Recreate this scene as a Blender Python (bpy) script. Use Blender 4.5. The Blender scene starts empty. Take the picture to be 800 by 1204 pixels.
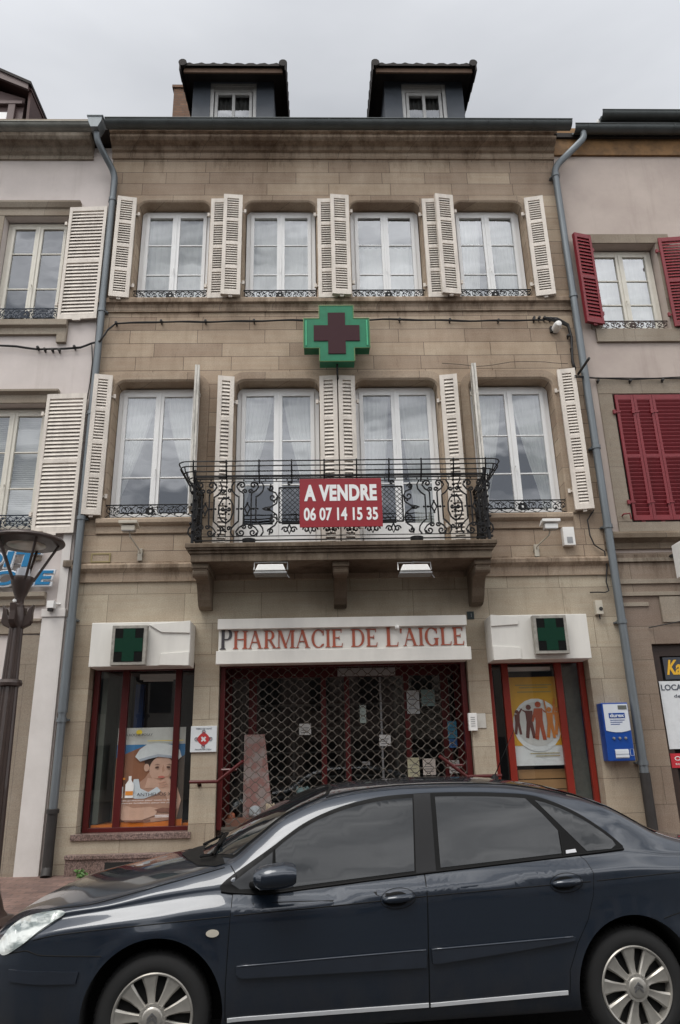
import bpy, bmesh, math, random
import numpy as np
from mathutils import Matrix, Vector
random.seed(7)
rad = math.radians
sc = bpy.context.scene
COL = sc.collection

# ------------------------------------------------------------------ camera, sky, sun, exposure
EYE = 1.6
# the camera's own axes (columns = right, up, back) in world X, Y, Z
RW = Matrix((( 0.9994778654464673,  0.01273196164541819, -0.029696694011842946),
             (-0.023990795059248837, -0.3232271810121739, -0.9460172467811295),
             (-0.021643433992750555, 0.9462357457883226, -0.322752963049789)))
cam = bpy.data.cameras.new('camera'); camo = bpy.data.objects.new('camera', cam); COL.objects.link(camo)
cam.sensor_fit = 'VERTICAL'; cam.sensor_height = 36; cam.sensor_width = 24
cam.lens = 850 / 1204 * 36; cam.clip_start = 0.05; cam.clip_end = 3000
camo.matrix_world = Matrix.Translation((0, 0, EYE)) @ RW.to_4x4()
sc.camera = camo

w = bpy.data.worlds.new('World'); sc.world = w; w.use_nodes = True
nt = w.node_tree; N = nt.nodes; L = nt.links; N.clear()
out = N.new('ShaderNodeOutputWorld'); bg = N.new('ShaderNodeBackground'); bg.inputs[1].default_value = 0.1
sky = N.new('ShaderNodeTexSky'); sky.sky_type = 'NISHITA'; sky.sun_disc = False
SUN_EL, SUN_AZ = 63, 216
sky.sun_elevation = rad(SUN_EL); sky.sun_rotation = rad(SUN_AZ); sky.dust_density = 3
tc = N.new('ShaderNodeTexCoord'); mp = N.new('ShaderNodeMapping'); mp.inputs['Scale'].default_value = (1.2, 1.2, 4.0)
n1 = N.new('ShaderNodeTexNoise'); n1.inputs['Scale'].default_value = 1.3; n1.inputs['Detail'].default_value = 5; n1.inputs['Roughness'].default_value = .5
cr = N.new('ShaderNodeValToRGB')
cr.color_ramp.elements[0].position = .3; cr.color_ramp.elements[0].color = (.66, .685, .73, 1)
cr.color_ramp.elements[1].position = .7; cr.color_ramp.elements[1].color = (1.0, 1.02, 1.06, 1)
L.new(tc.outputs['Generated'], mp.inputs[0]); L.new(mp.outputs[0], n1.inputs['Vector']); L.new(n1.outputs[0], cr.inputs[0])
cr2 = N.new('ShaderNodeValToRGB'); cr2.color_ramp.elements[0].position = .40; cr2.color_ramp.elements[0].color = (.20, .21, .23, 1)
cr2.color_ramp.elements[1].position = .62; cr2.color_ramp.elements[1].color = (1.2, 1.2, 1.21, 1)
n2 = N.new('ShaderNodeTexNoise'); n2.inputs['Scale'].default_value = 1.9; n2.inputs['Detail'].default_value = 6; n2.inputs['Roughness'].default_value = .55
mp2 = N.new('ShaderNodeMapping'); mp2.inputs['Scale'].default_value = (.8, 1, 4.2); L.new(tc.outputs['Generated'], mp2.inputs[0]); L.new(mp2.outputs[0], n2.inputs['Vector']); L.new(n2.outputs[0], cr2.inputs[0])
# cloud cover is brighter towards the sun, behind the camera
sep = N.new('ShaderNodeSeparateXYZ'); L.new(tc.outputs['Generated'], sep.inputs[0])
mr = N.new('ShaderNodeMapRange'); mr.inputs['From Min'].default_value = .75; mr.inputs['From Max'].default_value = -.6
mr.inputs['To Min'].default_value = 4.5; mr.inputs['To Max'].default_value = 17.0; L.new(sep.outputs['Y'], mr.inputs['Value'])
sca = N.new('ShaderNodeVectorMath'); sca.operation = 'SCALE'; mrb = N.new('ShaderNodeMapRange'); mrb.inputs['From Min'].default_value = .15; mrb.inputs['From Max'].default_value = -.25; L.new(sep.outputs['Y'], mrb.inputs['Value'])
mcl = N.new('ShaderNodeMix'); mcl.data_type = 'RGBA'; L.new(mrb.outputs[0], mcl.inputs[0]); L.new(cr.outputs[0], mcl.inputs[6]); L.new(cr2.outputs[0], mcl.inputs[7])
L.new(mcl.outputs[2], sca.inputs[0]); L.new(mr.outputs[0], sca.inputs['Scale'])
mx = N.new('ShaderNodeMix'); mx.data_type = 'RGBA'; mx.inputs[0].default_value = .93
L.new(sky.outputs[0], mx.inputs[6]); L.new(sca.outputs[0], mx.inputs[7]); L.new(mx.outputs[2], bg.inputs[0]); L.new(bg.outputs[0], out.inputs[0])

sl = bpy.data.lights.new('sun', 'SUN'); so = bpy.data.objects.new('sun', sl); COL.objects.link(so)
sl.energy = 1.5; sl.angle = rad(33); sl.color = (1, .97, .92)
az = rad(SUN_AZ)
sd = Vector((math.sin(az) * math.cos(rad(SUN_EL)), math.cos(az) * math.cos(rad(SUN_EL)), math.sin(rad(SUN_EL))))
so.rotation_euler = sd.to_track_quat('Z', 'Y').to_euler()
sc.view_settings.view_transform = 'Standard'; sc.view_settings.look = 'None'
sc.view_settings.gamma = 1; sc.view_settings.exposure = 0.50
sc.render.resolution_x = 680; sc.render.resolution_y = 1024

def at(px, py, Y):
    """point of the vertical plane Y seen at a measured photo position"""
    d = RW @ Vector((px - 400, 602 - py, -850)); t = Y / d.y
    return (d.x * t, EYE + d.z * t)

# ------------------------------------------------------------------ mesh builder
W = {}
def root(name, loc, rz=0, local=False):
    o = bpy.data.objects.new(name, None); COL.objects.link(o); o.empty_display_size = .2
    o.location = loc; o.rotation_euler = (0, 0, rz)
    W[o] = Matrix.Identity(4) if local else Matrix.Translation(loc) @ Matrix.Rotation(rz, 4, 'Z')
    return o
def tag(o, label=None, cat=None, group=None, kind=None):
    if label: o['label'] = label
    if cat: o['category'] = cat
    if group: o['group'] = group
    if kind: o['kind'] = kind
    return o
def copy_tree(o, parent=None):
    c = o.copy(); COL.objects.link(c)
    if parent: c.parent = parent
    for ch in list(o.children): copy_tree(ch, c)
    return c

class MB:
    def __init__(s): s.v = []; s.f = []; s.mi = []; s.m = 0
    def add(s, vs, fs):
        b = len(s.v); s.v += [tuple(p) for p in vs]
        for f in fs: s.f.append([i + b for i in f]); s.mi.append(s.m)
        return s
    def box(s, x0, x1, y0, y1, z0, z1):
        if x0 > x1: x0, x1 = x1, x0
        if y0 > y1: y0, y1 = y1, y0
        if z0 > z1: z0, z1 = z1, z0
        v = [(x, y, z) for x in (x0, x1) for y in (y0, y1) for z in (z0, z1)]
        return s.add(v, [(0, 1, 3, 2), (4, 6, 7, 5), (0, 4, 5, 1), (2, 3, 7, 6), (0, 2, 6, 4), (1, 5, 7, 3)])
    def obox(s, c, sx, sy, sz, M):
        v = [M @ Vector((x * sx / 2, y * sy / 2, z * sz / 2)) + Vector(c) for x in (-1, 1) for y in (-1, 1) for z in (-1, 1)]
        return s.add(v, [(0, 1, 3, 2), (4, 6, 7, 5), (0, 4, 5, 1), (2, 3, 7, 6), (0, 2, 6, 4), (1, 5, 7, 3)])
    def prism(s, poly, a, b, ax='y'):
        """polygon (2-D) extruded between a and b; ax = y: poly is (x,z); x: (y,z); z: (x,y)"""
        n = len(poly)
        f = {'y': lambda p, t: (p[0], t, p[1]), 'x': lambda p, t: (t, p[0], p[1]), 'z': lambda p, t: (p[0], p[1], t)}[ax]
        v = [f(p, a) for p in poly] + [f(p, b) for p in poly]
        fs = [tuple(range(n)), tuple(range(2 * n - 1, n - 1, -1))] + [(i, i + n, (i + 1) % n + n, (i + 1) % n) for i in range(n)]
        return s.add(v, fs)
    def tube(s, pts, r, n=6, closed=False, cap=True):
        P = [Vector(p) for p in pts]; m = len(P)
        if m < 2: return s
        rr = r if isinstance(r, (list, tuple)) else [r] * m
        vs = []; prev = None
        for i in range(m):
            if closed: t = P[(i + 1) % m] - P[i - 1]
            else: t = P[min(i + 1, m - 1)] - P[max(i - 1, 0)]
            if t.length < 1e-9: t = Vector((0, 0, 1))
            t.normalize()
            if prev is None:
                a = Vector((0, 1, 0)) if abs(t.y) < .9 else Vector((1, 0, 0))
                u = t.cross(a).normalized()
            else:
                u = prev - t * prev.dot(t)
                u = u.normalized() if u.length > 1e-6 else t.orthogonal().normalized()
            prev = u; q = t.cross(u)
            for k in range(n):
                A = 2 * math.pi * k / n + math.pi / n
                vs.append(P[i] + (u * math.cos(A) + q * math.sin(A)) * rr[i])
        fs = []
        for i in range(m if closed else m - 1):
            j = (i + 1) % m
            for k in range(n): fs.append((i * n + k, i * n + (k + 1) % n, j * n + (k + 1) % n, j * n + k))
        if cap and not closed: fs += [tuple(range(n - 1, -1, -1)), tuple((m - 1) * n + k for k in range(n))]
        return s.add(vs, fs)
    def lathe(s, prof, c, n=24, ax='z', a0=0, a1=2 * math.pi):
        """prof: (radius, height) pairs turned about axis through c"""
        full = abs(a1 - a0 - 2 * math.pi) < 1e-6; m = n if full else n + 1
        vs = []
        for r, h in prof:
            for k in range(m):
                A = a0 + (a1 - a0) * k / n
                x, y = r * math.cos(A), r * math.sin(A)
                vs.append({'z': (c[0] + x, c[1] + y, c[2] + h), 'y': (c[0] + x, c[1] + h, c[2] + y), 'x': (c[0] + h, c[1] + x, c[2] + y)}[ax])
        fs = []
        for i in range(len(prof) - 1):
            for k in range(n):
                k2 = (k + 1) % m
                fs.append((i * m + k, i * m + k2, (i + 1) * m + k2, (i + 1) * m + k))
        return s.add(vs, fs)
    def disc(s, cx, cz, r, y0, y1, n=20, rz=None):
        return s.prism([(cx + r * math.cos(2 * math.pi * k / n), cz + (rz or r) * math.sin(2 * math.pi * k / n)) for k in range(n)], y0, y1)
    def build(s, name, mats, parent=None, smooth=False, bevel=0, origin=None, auto=None, nosolid=False, normals=None):
        if not isinstance(mats, (list, tuple)): mats = [mats]
        v = np.array(s.v, dtype=float)
        mn, mxx = v.min(0), v.max(0)
        c = origin if origin is not None else ((mn[0] + mxx[0]) / 2, (mn[1] + mxx[1]) / 2, mn[2] if parent is None else (mn[2] + mxx[2]) / 2)
        c = Vector([float(q) for q in c])
        me = bpy.data.meshes.new(name); me.from_pydata((v - np.array(c)).tolist(), [], s.f)
        for m in mats: me.materials.append(m)
        me.polygons.foreach_set('material_index', s.mi)
        if not nosolid:
            bm = bmesh.new(); bm.from_mesh(me); bmesh.ops.recalc_face_normals(bm, faces=bm.faces); bm.to_mesh(me); bm.free()
        if smooth:
            me.polygons.foreach_set('use_smooth', [True] * len(me.polygons))
            if auto: me.set_sharp_from_angle(angle=rad(auto))
        me.update()
        if normals: me.normals_split_custom_set_from_vertices(normals)
        o = bpy.data.objects.new(name, me); COL.objects.link(o); o.location = c
        W[o] = Matrix.Translation(c)
        if parent: o.parent = parent; o.matrix_parent_inverse = W[parent].inverted()
        if bevel:
            b = o.modifiers.new('b', 'BEVEL'); b.width = bevel; b.segments = 2; b.limit_method = 'ANGLE'; b.angle_limit = rad(40)
        return o

# ------------------------------------------------------------------ materials
def newmat(name):
    m = bpy.data.materials.new(name); m.use_nodes = True
    nt = m.node_tree; b = nt.nodes['Principled BSDF']; return m, nt, b
def mixc(nt, fac, a, b, blend='MIX'):
    n = nt.nodes.new('ShaderNodeMix'); n.data_type = 'RGBA'; n.blend_type = blend
    if isinstance(fac, (int, float)): n.inputs[0].default_value = fac
    else: nt.links.new(fac, n.inputs[0])
    for k, q in ((6, a), (7, b)):
        if isinstance(q, tuple): n.inputs[k].default_value = q if len(q) == 4 else q + (1,)
        else: nt.links.new(q, n.inputs[k])
    return n.outputs[2]
def noise(nt, vec, scale, detail=4, rough=.6, sc3=None):
    if sc3:
        mp = nt.nodes.new('ShaderNodeMapping'); mp.inputs['Scale'].default_value = sc3; nt.links.new(vec, mp.inputs[0]); vec = mp.outputs[0]
    n = nt.nodes.new('ShaderNodeTexNoise'); n.inputs['Scale'].default_value = scale; n.inputs['Detail'].default_value = detail; n.inputs['Roughness'].default_value = rough
    nt.links.new(vec, n.inputs['Vector']); return n.outputs[0]
def ramp(nt, v, p0, p1, c0=(0, 0, 0, 1), c1=(1, 1, 1, 1)):
    r = nt.nodes.new('ShaderNodeValToRGB'); r.color_ramp.elements[0].position = p0; r.color_ramp.elements[1].position = p1
    r.color_ramp.elements[0].color = c0; r.color_ramp.elements[1].color = c1; nt.links.new(v, r.inputs[0]); return r.outputs[0]
def bump(nt, b, h, strength=.3, dist=.01):
    n = nt.nodes.new('ShaderNodeBump'); n.inputs['Strength'].default_value = strength; n.inputs['Distance'].default_value = dist
    nt.links.new(h, n.inputs['Height']); nt.links.new(n.outputs[0], b.inputs['Normal'])
def pos(nt): return nt.nodes.new('ShaderNodeNewGeometry').outputs['Position']
def objc(nt): return nt.nodes.new('ShaderNodeTexCoord').outputs['Object']
def plain(name, col, rough=.6, metal=0, var=.18, scale=6, bmp=.0, coat=0, spec=.5, world=False, streak=False, dirt=(0.06, .05, .04)):
    m, nt, b = newmat(name); v = pos(nt) if world else objc(nt)
    n = noise(nt, v, scale, 5, .65, (1, 1, .25) if streak else None)
    f = ramp(nt, n, .42, .75)
    c = tuple(col); d = tuple(col[i] * (1 - var) * .75 + dirt[i] * .25 * var for i in range(3))
    m1 = nt.nodes.new('ShaderNodeMath'); m1.operation = 'MULTIPLY'; nt.links.new(f, m1.inputs[0]); m1.inputs[1].default_value = min(1, var * 3)
    nt.links.new(mixc(nt, m1.outputs[0], c, d), b.inputs['Base Color'])
    b.inputs['Roughness'].default_value = rough; b.inputs['Metallic'].default_value = metal
    b.inputs['Specular IOR Level'].default_value = spec
    b.inputs['Coat Weight'].default_value = coat; b.inputs['Coat Roughness'].default_value = .05
    if bmp: bump(nt, b, noise(nt, v, scale * 12, 4), bmp, .004)
    return m
def srgb(r, g, b):
    f = lambda c: ((c / 255 + .055) / 1.055) ** 2.4 if c > 10 else c / 255 / 12.92
    return (f(r), f(g), f(b))

def ashlar(name, c1, c2, mortar, roww, rowh, zoff, msize=.006, stain=.5, bumpk=.5, xoff=0):
    m, nt, b = newmat(name); P = pos(nt)
    sx = nt.nodes.new('ShaderNodeSeparateXYZ'); nt.links.new(P, sx.inputs[0])
    ad = nt.nodes.new('ShaderNodeMath'); ad.operation = 'ADD'; nt.links.new(sx.outputs['X'], ad.inputs[0]); nt.links.new(sx.outputs['Y'], ad.inputs[1])
    cb = nt.nodes.new('ShaderNodeCombineXYZ'); nt.links.new(ad.outputs[0], cb.inputs[0]); nt.links.new(sx.outputs['Z'], cb.inputs[1])
    mp = nt.nodes.new('ShaderNodeMapping'); mp.inputs['Location'].default_value = (xoff, zoff, 0); nt.links.new(cb.outputs[0], mp.inputs[0])
    # joints wander a little so no line is ruler-straight
    wn = nt.nodes.new('ShaderNodeTexNoise'); wn.inputs['Scale'].default_value = 1.2; nt.links.new(P, wn.inputs['Vector'])
    ws = nt.nodes.new('ShaderNodeVectorMath'); ws.operation = 'SCALE'; ws.inputs['Scale'].default_value = .012; nt.links.new(wn.outputs['Color'], ws.inputs[0])
    wa = nt.nodes.new('ShaderNodeVectorMath'); wa.operation = 'ADD'; nt.links.new(mp.outputs[0], wa.inputs[0]); nt.links.new(ws.outputs[0], wa.inputs[1])
    br = nt.nodes.new('ShaderNodeTexBrick'); br.inputs['Scale'].default_value = 1; br.inputs['Brick Width'].default_value = roww; br.inputs['Row Height'].default_value = rowh
    br.inputs['Mortar Size'].default_value = msize; br.inputs['Mortar Smooth'].default_value = .2; br.inputs['Bias'].default_value = 0; br.offset = .37; br.squash = .7; br.squash_frequency = 3
    br.inputs['Color1'].default_value = c1 + (1,); br.inputs['Color2'].default_value = c2 + (1,); br.inputs['Mortar'].default_value = mortar + (1,)
    nt.links.new(wa.outputs[0], br.inputs['Vector'])
    c = br.outputs['Color']
    big = ramp(nt, noise(nt, P, .9, 6, .65, (1, 1, .55)), .38, .68)
    fm = nt.nodes.new('ShaderNodeMath'); fm.operation = 'MULTIPLY'; nt.links.new(big, fm.inputs[0]); fm.inputs[1].default_value = stain
    c = mixc(nt, fm.outputs[0], c, (.55, .50, .46), 'MULTIPLY')
    band = ramp(nt, noise(nt, P, 3.5, 5, .6, (.35, .35, 5)), .40, .70)
    f2 = nt.nodes.new('ShaderNodeMath'); f2.operation = 'MULTIPLY'; nt.links.new(band, f2.inputs[0]); f2.inputs[1].default_value = .35
    c = mixc(nt, f2.outputs[0], c, (.84, .72, .66), 'MULTIPLY')
    st = ramp(nt, noise(nt, P, 3, 6, .7, (2.2, 2.2, .16)), .55, .80)
    f3 = nt.nodes.new('ShaderNodeMath'); f3.operation = 'MULTIPLY'; nt.links.new(st, f3.inputs[0]); f3.inputs[1].default_value = .45 * stain
    c = mixc(nt, f3.outputs[0], c, (.42, .38, .35), 'MULTIPLY')
    sp = ramp(nt, noise(nt, P, 14, 6, .75), .62, .70); f5 = nt.nodes.new('ShaderNodeMath'); f5.operation = 'MULTIPLY'; nt.links.new(sp, f5.inputs[0]); f5.inputs[1].default_value = .35 * stain
    c = mixc(nt, f5.outputs[0], c, (.60, .52, .46), 'MULTIPLY')
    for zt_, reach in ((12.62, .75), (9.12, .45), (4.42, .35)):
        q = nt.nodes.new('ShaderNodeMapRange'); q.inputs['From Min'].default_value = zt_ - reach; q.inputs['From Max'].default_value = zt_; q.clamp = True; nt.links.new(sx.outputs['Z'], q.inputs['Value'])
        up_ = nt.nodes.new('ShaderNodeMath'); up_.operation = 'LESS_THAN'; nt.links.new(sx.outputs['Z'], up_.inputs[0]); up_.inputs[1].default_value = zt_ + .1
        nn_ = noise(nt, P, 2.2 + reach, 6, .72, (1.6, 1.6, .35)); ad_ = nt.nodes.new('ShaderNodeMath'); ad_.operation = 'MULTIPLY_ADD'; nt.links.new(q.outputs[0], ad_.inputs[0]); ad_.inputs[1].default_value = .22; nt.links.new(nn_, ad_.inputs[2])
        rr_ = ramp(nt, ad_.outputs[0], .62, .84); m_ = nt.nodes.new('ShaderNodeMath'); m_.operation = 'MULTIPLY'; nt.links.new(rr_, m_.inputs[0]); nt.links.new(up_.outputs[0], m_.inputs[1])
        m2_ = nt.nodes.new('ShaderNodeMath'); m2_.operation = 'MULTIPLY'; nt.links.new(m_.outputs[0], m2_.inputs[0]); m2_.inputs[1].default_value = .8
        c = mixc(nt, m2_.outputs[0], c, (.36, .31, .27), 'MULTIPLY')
    gr = noise(nt, P, 60, 4, .7)
    c = mixc(nt, .18, c, ramp(nt, gr, .3, .7), 'OVERLAY')
    nt.links.new(c, b.inputs['Base Color']); b.inputs['Roughness'].default_value = .88; b.inputs['Specular IOR Level'].default_value = .25
    sub = nt.nodes.new('ShaderNodeMath'); sub.operation = 'MULTIPLY_ADD'; nt.links.new(br.outputs['Fac'], sub.inputs[0]); sub.inputs[1].default_value = -1.2
    nt.links.new(gr, sub.inputs[2]); bump(nt, b, sub.outputs[0], bumpk, .008)
    return m

def plaster(name, col, col2, stain=.4):
    m, nt, b = newmat(name); P = pos(nt)
    c = mixc(nt, ramp(nt, noise(nt, P, 1.1, 6, .65), .35, .7), col, col2)
    st = ramp(nt, noise(nt, P, 2.5, 6, .7, (2.2, 2.2, .14)), .55, .82)
    f3 = nt.nodes.new('ShaderNodeMath'); f3.operation = 'MULTIPLY'; nt.links.new(st, f3.inputs[0]); f3.inputs[1].default_value = stain
    c = mixc(nt, f3.outputs[0], c, (.6, .56, .52), 'MULTIPLY')
    nt.links.new(c, b.inputs['Base Color']); b.inputs['Roughness'].default_value = .93; b.inputs['Specular IOR Level'].default_value = .2
    bump(nt, b, noise(nt, P, 55, 5, .7), .35, .006)
    return m

def glassmat(name, tint, refl=.12, rough=.01, trans=1.0, wav=0):
    m, nt, b = newmat(name); nt.nodes.remove(b)
    o = nt.nodes['Material Output']; tr = nt.nodes.new('ShaderNodeBsdfTransparent'); tr.inputs[0].default_value = tint + (1,)
    gl = nt.nodes.new('ShaderNodeBsdfGlossy'); gl.inputs['Roughness'].default_value = rough; gl.inputs[0].default_value = (.95, .97, 1, 1)
    ge = nt.nodes.new('ShaderNodeNewGeometry'); dt = nt.nodes.new('ShaderNodeVectorMath'); dt.operation = 'DOT_PRODUCT'
    nt.links.new(ge.outputs['Incoming'], dt.inputs[0]); nt.links.new(ge.outputs['Normal'], dt.inputs[1])
    def mth(op, a, b_=None):                       # the same reflectance from either face of the pane
        q = nt.nodes.new('ShaderNodeMath'); q.operation = op
        for k, z in ((0, a), (1, b_)):
            if z is None: continue
            if isinstance(z, (int, float)): q.inputs[k].default_value = z
            else: nt.links.new(z, q.inputs[k])
        return q.outputs[0]
    sch = mth('POWER', mth('SUBTRACT', 1.0, mth('ABSOLUTE', dt.outputs['Value'])), 5.0)
    ma = nt.nodes.new('ShaderNodeMath'); ma.operation = 'MULTIPLY_ADD'; ma.inputs[1].default_value = .85; ma.inputs[2].default_value = .075 + refl; ma.use_clamp = True
    nt.links.new(sch, ma.inputs[0])
    if wav:
        bn = nt.nodes.new('ShaderNodeBump'); bn.inputs['Strength'].default_value = wav; bn.inputs['Distance'].default_value = .02
        nt.links.new(noise(nt, objc(nt), 1.2, 2), bn.inputs['Height']); nt.links.new(bn.outputs[0], gl.inputs['Normal'])
    ms = nt.nodes.new('ShaderNodeMixShader'); nt.links.new(ma.outputs[0], ms.inputs[0]); nt.links.new(tr.outputs[0], ms.inputs[1]); nt.links.new(gl.outputs[0], ms.inputs[2])
    nt.links.new(ms.outputs[0], o.inputs[0]); return m

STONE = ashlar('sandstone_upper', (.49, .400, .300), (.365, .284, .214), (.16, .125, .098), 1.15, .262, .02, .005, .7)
STONE_G = ashlar('sandstone_ground_floor', (.50, .445, .345), (.40, .345, .265), (.24, .20, .15), 1.15, .46, .12, .0045, .6, .35)
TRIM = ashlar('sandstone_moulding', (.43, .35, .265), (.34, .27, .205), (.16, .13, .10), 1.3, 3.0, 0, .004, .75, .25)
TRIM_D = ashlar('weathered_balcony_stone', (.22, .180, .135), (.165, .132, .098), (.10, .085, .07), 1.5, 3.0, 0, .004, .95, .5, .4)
STONE_R = ashlar('neighbour_pier_stone', (.30, .245, .19), (.235, .185, .15), (.16, .13, .10), 1.0, .5, .1, .005, .6)
TRIM_L = ashlar('left_neighbour_stone_trim', (.33, .29, .235), (.28, .24, .19), (.2, .17, .14), 1.4, 3, 0, .004, .6, .25)
PINKW = plaster('pale_pink_render', (.62, .56, .53), (.52, .47, .44), .35)
WHITEP = plaster('white_painted_render', (.66, .63, .60), (.55, .52, .49), .35)
PINKR = plaster('dusty_pink_render', (.48, .41, .365), (.40, .335, .30), .4)
SHUT = plain('cream_shutter_paint', (.67, .61, .54), .6, var=.22, scale=7, streak=True, world=True)
SHUT_W = plain('peeling_cream_paint', (.66, .63, .57), .75, var=.5, scale=16, streak=True)
PVC = plain('white_window_frame_paint', (.80, .80, .79), .35, var=.05, scale=3)
CREAMF = plain('cream_window_frame_paint', (.66, .63, .55), .45, var=.1)
REDS = plain('deep_red_shutter_paint', (.20, .015, .022), .5, var=.2, scale=4, streak=True)
REDF = plain('oxblood_frame_paint', (.085, .008, .008), .35, var=.15, scale=4)
REDB = plain('scarlet_frame_paint', (.24, .022, .012), .35, var=.12)
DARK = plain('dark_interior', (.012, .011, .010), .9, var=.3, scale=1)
IRON = plain('black_wrought_iron', (.007, .007, .008), .5, var=.3, scale=20, spec=.25)
IRONB = plain('blue_black_iron', (.009, .018, .035), .5, var=.3, scale=20, spec=.3)
ZINC = plain('zinc_grey_pipe', (.165, .185, .198), .5, .45, .22, 3, streak=True, world=True)
ZINC_D = plain('dark_zinc_gutter', (.085, .095, .095), .5, .5, .25, 3, world=True)
ZINC_L = plain('pale_zinc_gutter', (.20, .20, .18), .5, .5, .3, 3, world=True)
CAST = plain('cast_iron_pipe_shoe', (.035, .032, .03), .6, .3, .3, 8)
SLATE = plain('grey_dormer_cladding', (.045, .055, .07), .6, var=.2, scale=4)
TILE = plain('dark_roof_tile', (.025, .020, .018), .85, var=.4, scale=8, bmp=.4)
WOODBR = plain('brown_fascia_wood', (.13, .075, .045), .7, var=.3, scale=7)
BROWNP = plain('brown_dormer_paint', (.115, .075, .07), .6, var=.15)
ORWOOD = plain('bare_orange_eaves_board', (.24, .13, .05), .75, var=.5, scale=5, world=True)
CURT = plain('white_net_curtain', (.56, .56, .53), .9, var=.1, scale=3)
GLASS = glassmat('window_glass', (.78, .80, .79), .17, wav=.25)
SHOPG = glassmat('shop_window_glass', (.93, .95, .94), .02)
WHITEBOX = plain('white_sign_casing', (.70, .68, .63), .45, var=.12, scale=3, streak=True)
LAMPW = plain('white_lamp_casing', (.78, .77, .74), .4, var=.08)
BEIGEP = plain('beige_plastic', (.50, .46, .38), .5, var=.12)
CABLE = plain('black_cable', (.014, .013, .013), .6)
GREY = plain('grey_metal', (.32, .32, .32), .4, .6, .15)

def granite(name, c):
    m, nt, b = newmat(name); P = pos(nt)
    v = nt.nodes.new('ShaderNodeTexVoronoi'); v.inputs['Scale'].default_value = 70; nt.links.new(P, v.inputs['Vector'])
    k = mixc(nt, ramp(nt, v.outputs['Color'], .2, .8), tuple(x * .5 for x in c), tuple(min(1, x * 1.7) for x in c))
    k = mixc(nt, ramp(nt, noise(nt, P, 1.5, 5), .4, .7), k, (.7, .66, .62), 'MULTIPLY')
    nt.links.new(k, b.inputs['Base Color']); b.inputs['Roughness'].default_value = .45; return m
GRAN = granite('pink_grey_granite', (.17, .12, .105))

def pavers():
    m, nt, b = newmat('reddish_paving'); P = pos(nt)
    br = nt.nodes.new('ShaderNodeTexBrick'); br.inputs['Scale'].default_value = 1; br.inputs['Brick Width'].default_value = .22; br.inputs['Row Height'].default_value = .11
    br.inputs['Mortar Size'].default_value = .006; br.inputs['Color1'].default_value = (.25, .155, .125, 1); br.inputs['Color2'].default_value = (.165, .105, .09, 1); br.inputs['Mortar'].default_value = (.10, .08, .07, 1)
    nt.links.new(P, br.inputs['Vector'])
    c = mixc(nt, ramp(nt, noise(nt, P, 2.2, 6, .7), .38, .68), br.outputs['Color'], (.62, .60, .58), 'MULTIPLY')
    c = mixc(nt, ramp(nt, noise(nt, P, 9, 5, .7), .66, .74), c, (.33, .28, .25))
    nt.links.new(c, b.inputs['Base Color']); b.inputs['Roughness'].default_value = .85
    sub = nt.nodes.new('ShaderNodeMath'); sub.operation = 'MULTIPLY_ADD'; nt.links.new(br.outputs['Fac'], sub.inputs[0]); sub.inputs[1].default_value = -1
    nt.links.new(noise(nt, P, 40, 4), sub.inputs[2]); bump(nt, b, sub.outputs[0], .5, .008); return m
PAVE = pavers()
ASPH = plain('asphalt', (.045, .045, .046), .85, var=.3, scale=30, bmp=.6, world=True)
KERBM = plain('granite_kerb', (.25, .24, .23), .8, var=.25, scale=20, bmp=.3, world=True)

# ------------------------------------------------------------------ setting: ground
g = MB().add([(-400, -400, -.01), (400, -400, -.01), (400, 400, -.01), (-400, 400, -.01)], [(0, 1, 2, 3)]).build('ground', plain('far_ground', (.10, .10, .09), .9, world=True, scale=.2), nosolid=True); tag(g, kind='structure')
g = MB().add([(-60, -9, -.004), (60, -9, -.004), (60, 6.95, -.004), (-60, 6.95, -.004)], [(0, 1, 2, 3)]).build('road', ASPH, nosolid=True); tag(g, kind='structure')
YK = 7.1
g = MB().prism([(YK, -.02), (YK, .132), (10.85, .205), (10.85, -.02)], -60, 60, 'x').build('pavement', PAVE); tag(g, kind='structure')
kb = MB(); x = -40
while x < 40:
    kb.box(x, x + .99, YK - .15, YK, -.03, .135); x += 1.0
g = kb.build('kerb', KERBM, bevel=.012); tag(g, kind='structure')

YF = 10.8                                     # facade plane
# ------------------------------------------------------------------ generic architecture
def wall_holes(mb, x0, x1, z0, z1, y0, y1, holes):
    xs = sorted({x0, x1} | {a for h in holes for a in h[:2] if x0 < a < x1})
    zs = sorted({z0, z1} | {a for h in holes for a in h[2:4] if z0 < a < z1})
    def inside(x, z): return any(h[0] < x < h[1] and h[2] < z < h[3] for h in holes)
    nx, nz = len(xs) - 1, len(zs) - 1
    full = [[not inside((xs[i] + xs[i + 1]) / 2, (zs[j] + zs[j + 1]) / 2) for j in range(nz)] for i in range(nx)]
    for i in range(nx):
        for j in range(nz):
            if not full[i][j]: continue
            a, b, c, d = xs[i], xs[i + 1], zs[j], zs[j + 1]
            mb.add([(a, y0, c), (b, y0, c), (b, y0, d), (a, y0, d)], [(0, 1, 2, 3)])
            mb.add([(a, y1, c), (b, y1, c), (b, y1, d), (a, y1, d)], [(3, 2, 1, 0)])
            if i == 0 or not full[i - 1][j]: mb.add([(a, y0, c), (a, y0, d), (a, y1, d), (a, y1, c)], [(0, 1, 2, 3)])
            if i == nx - 1 or not full[i + 1][j]: mb.add([(b, y0, c), (b, y1, c), (b, y1, d), (b, y0, d)], [(0, 1, 2, 3)])
            if j == 0 or not full[i][j - 1]: mb.add([(a, y0, c), (a, y1, c), (b, y1, c), (b, y0, c)], [(0, 1, 2, 3)])
            if j == nz - 1 or not full[i][j + 1]: mb.add([(a, y0, d), (b, y0, d), (b, y1, d), (a, y1, d)], [(0, 1, 2, 3)])
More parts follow.
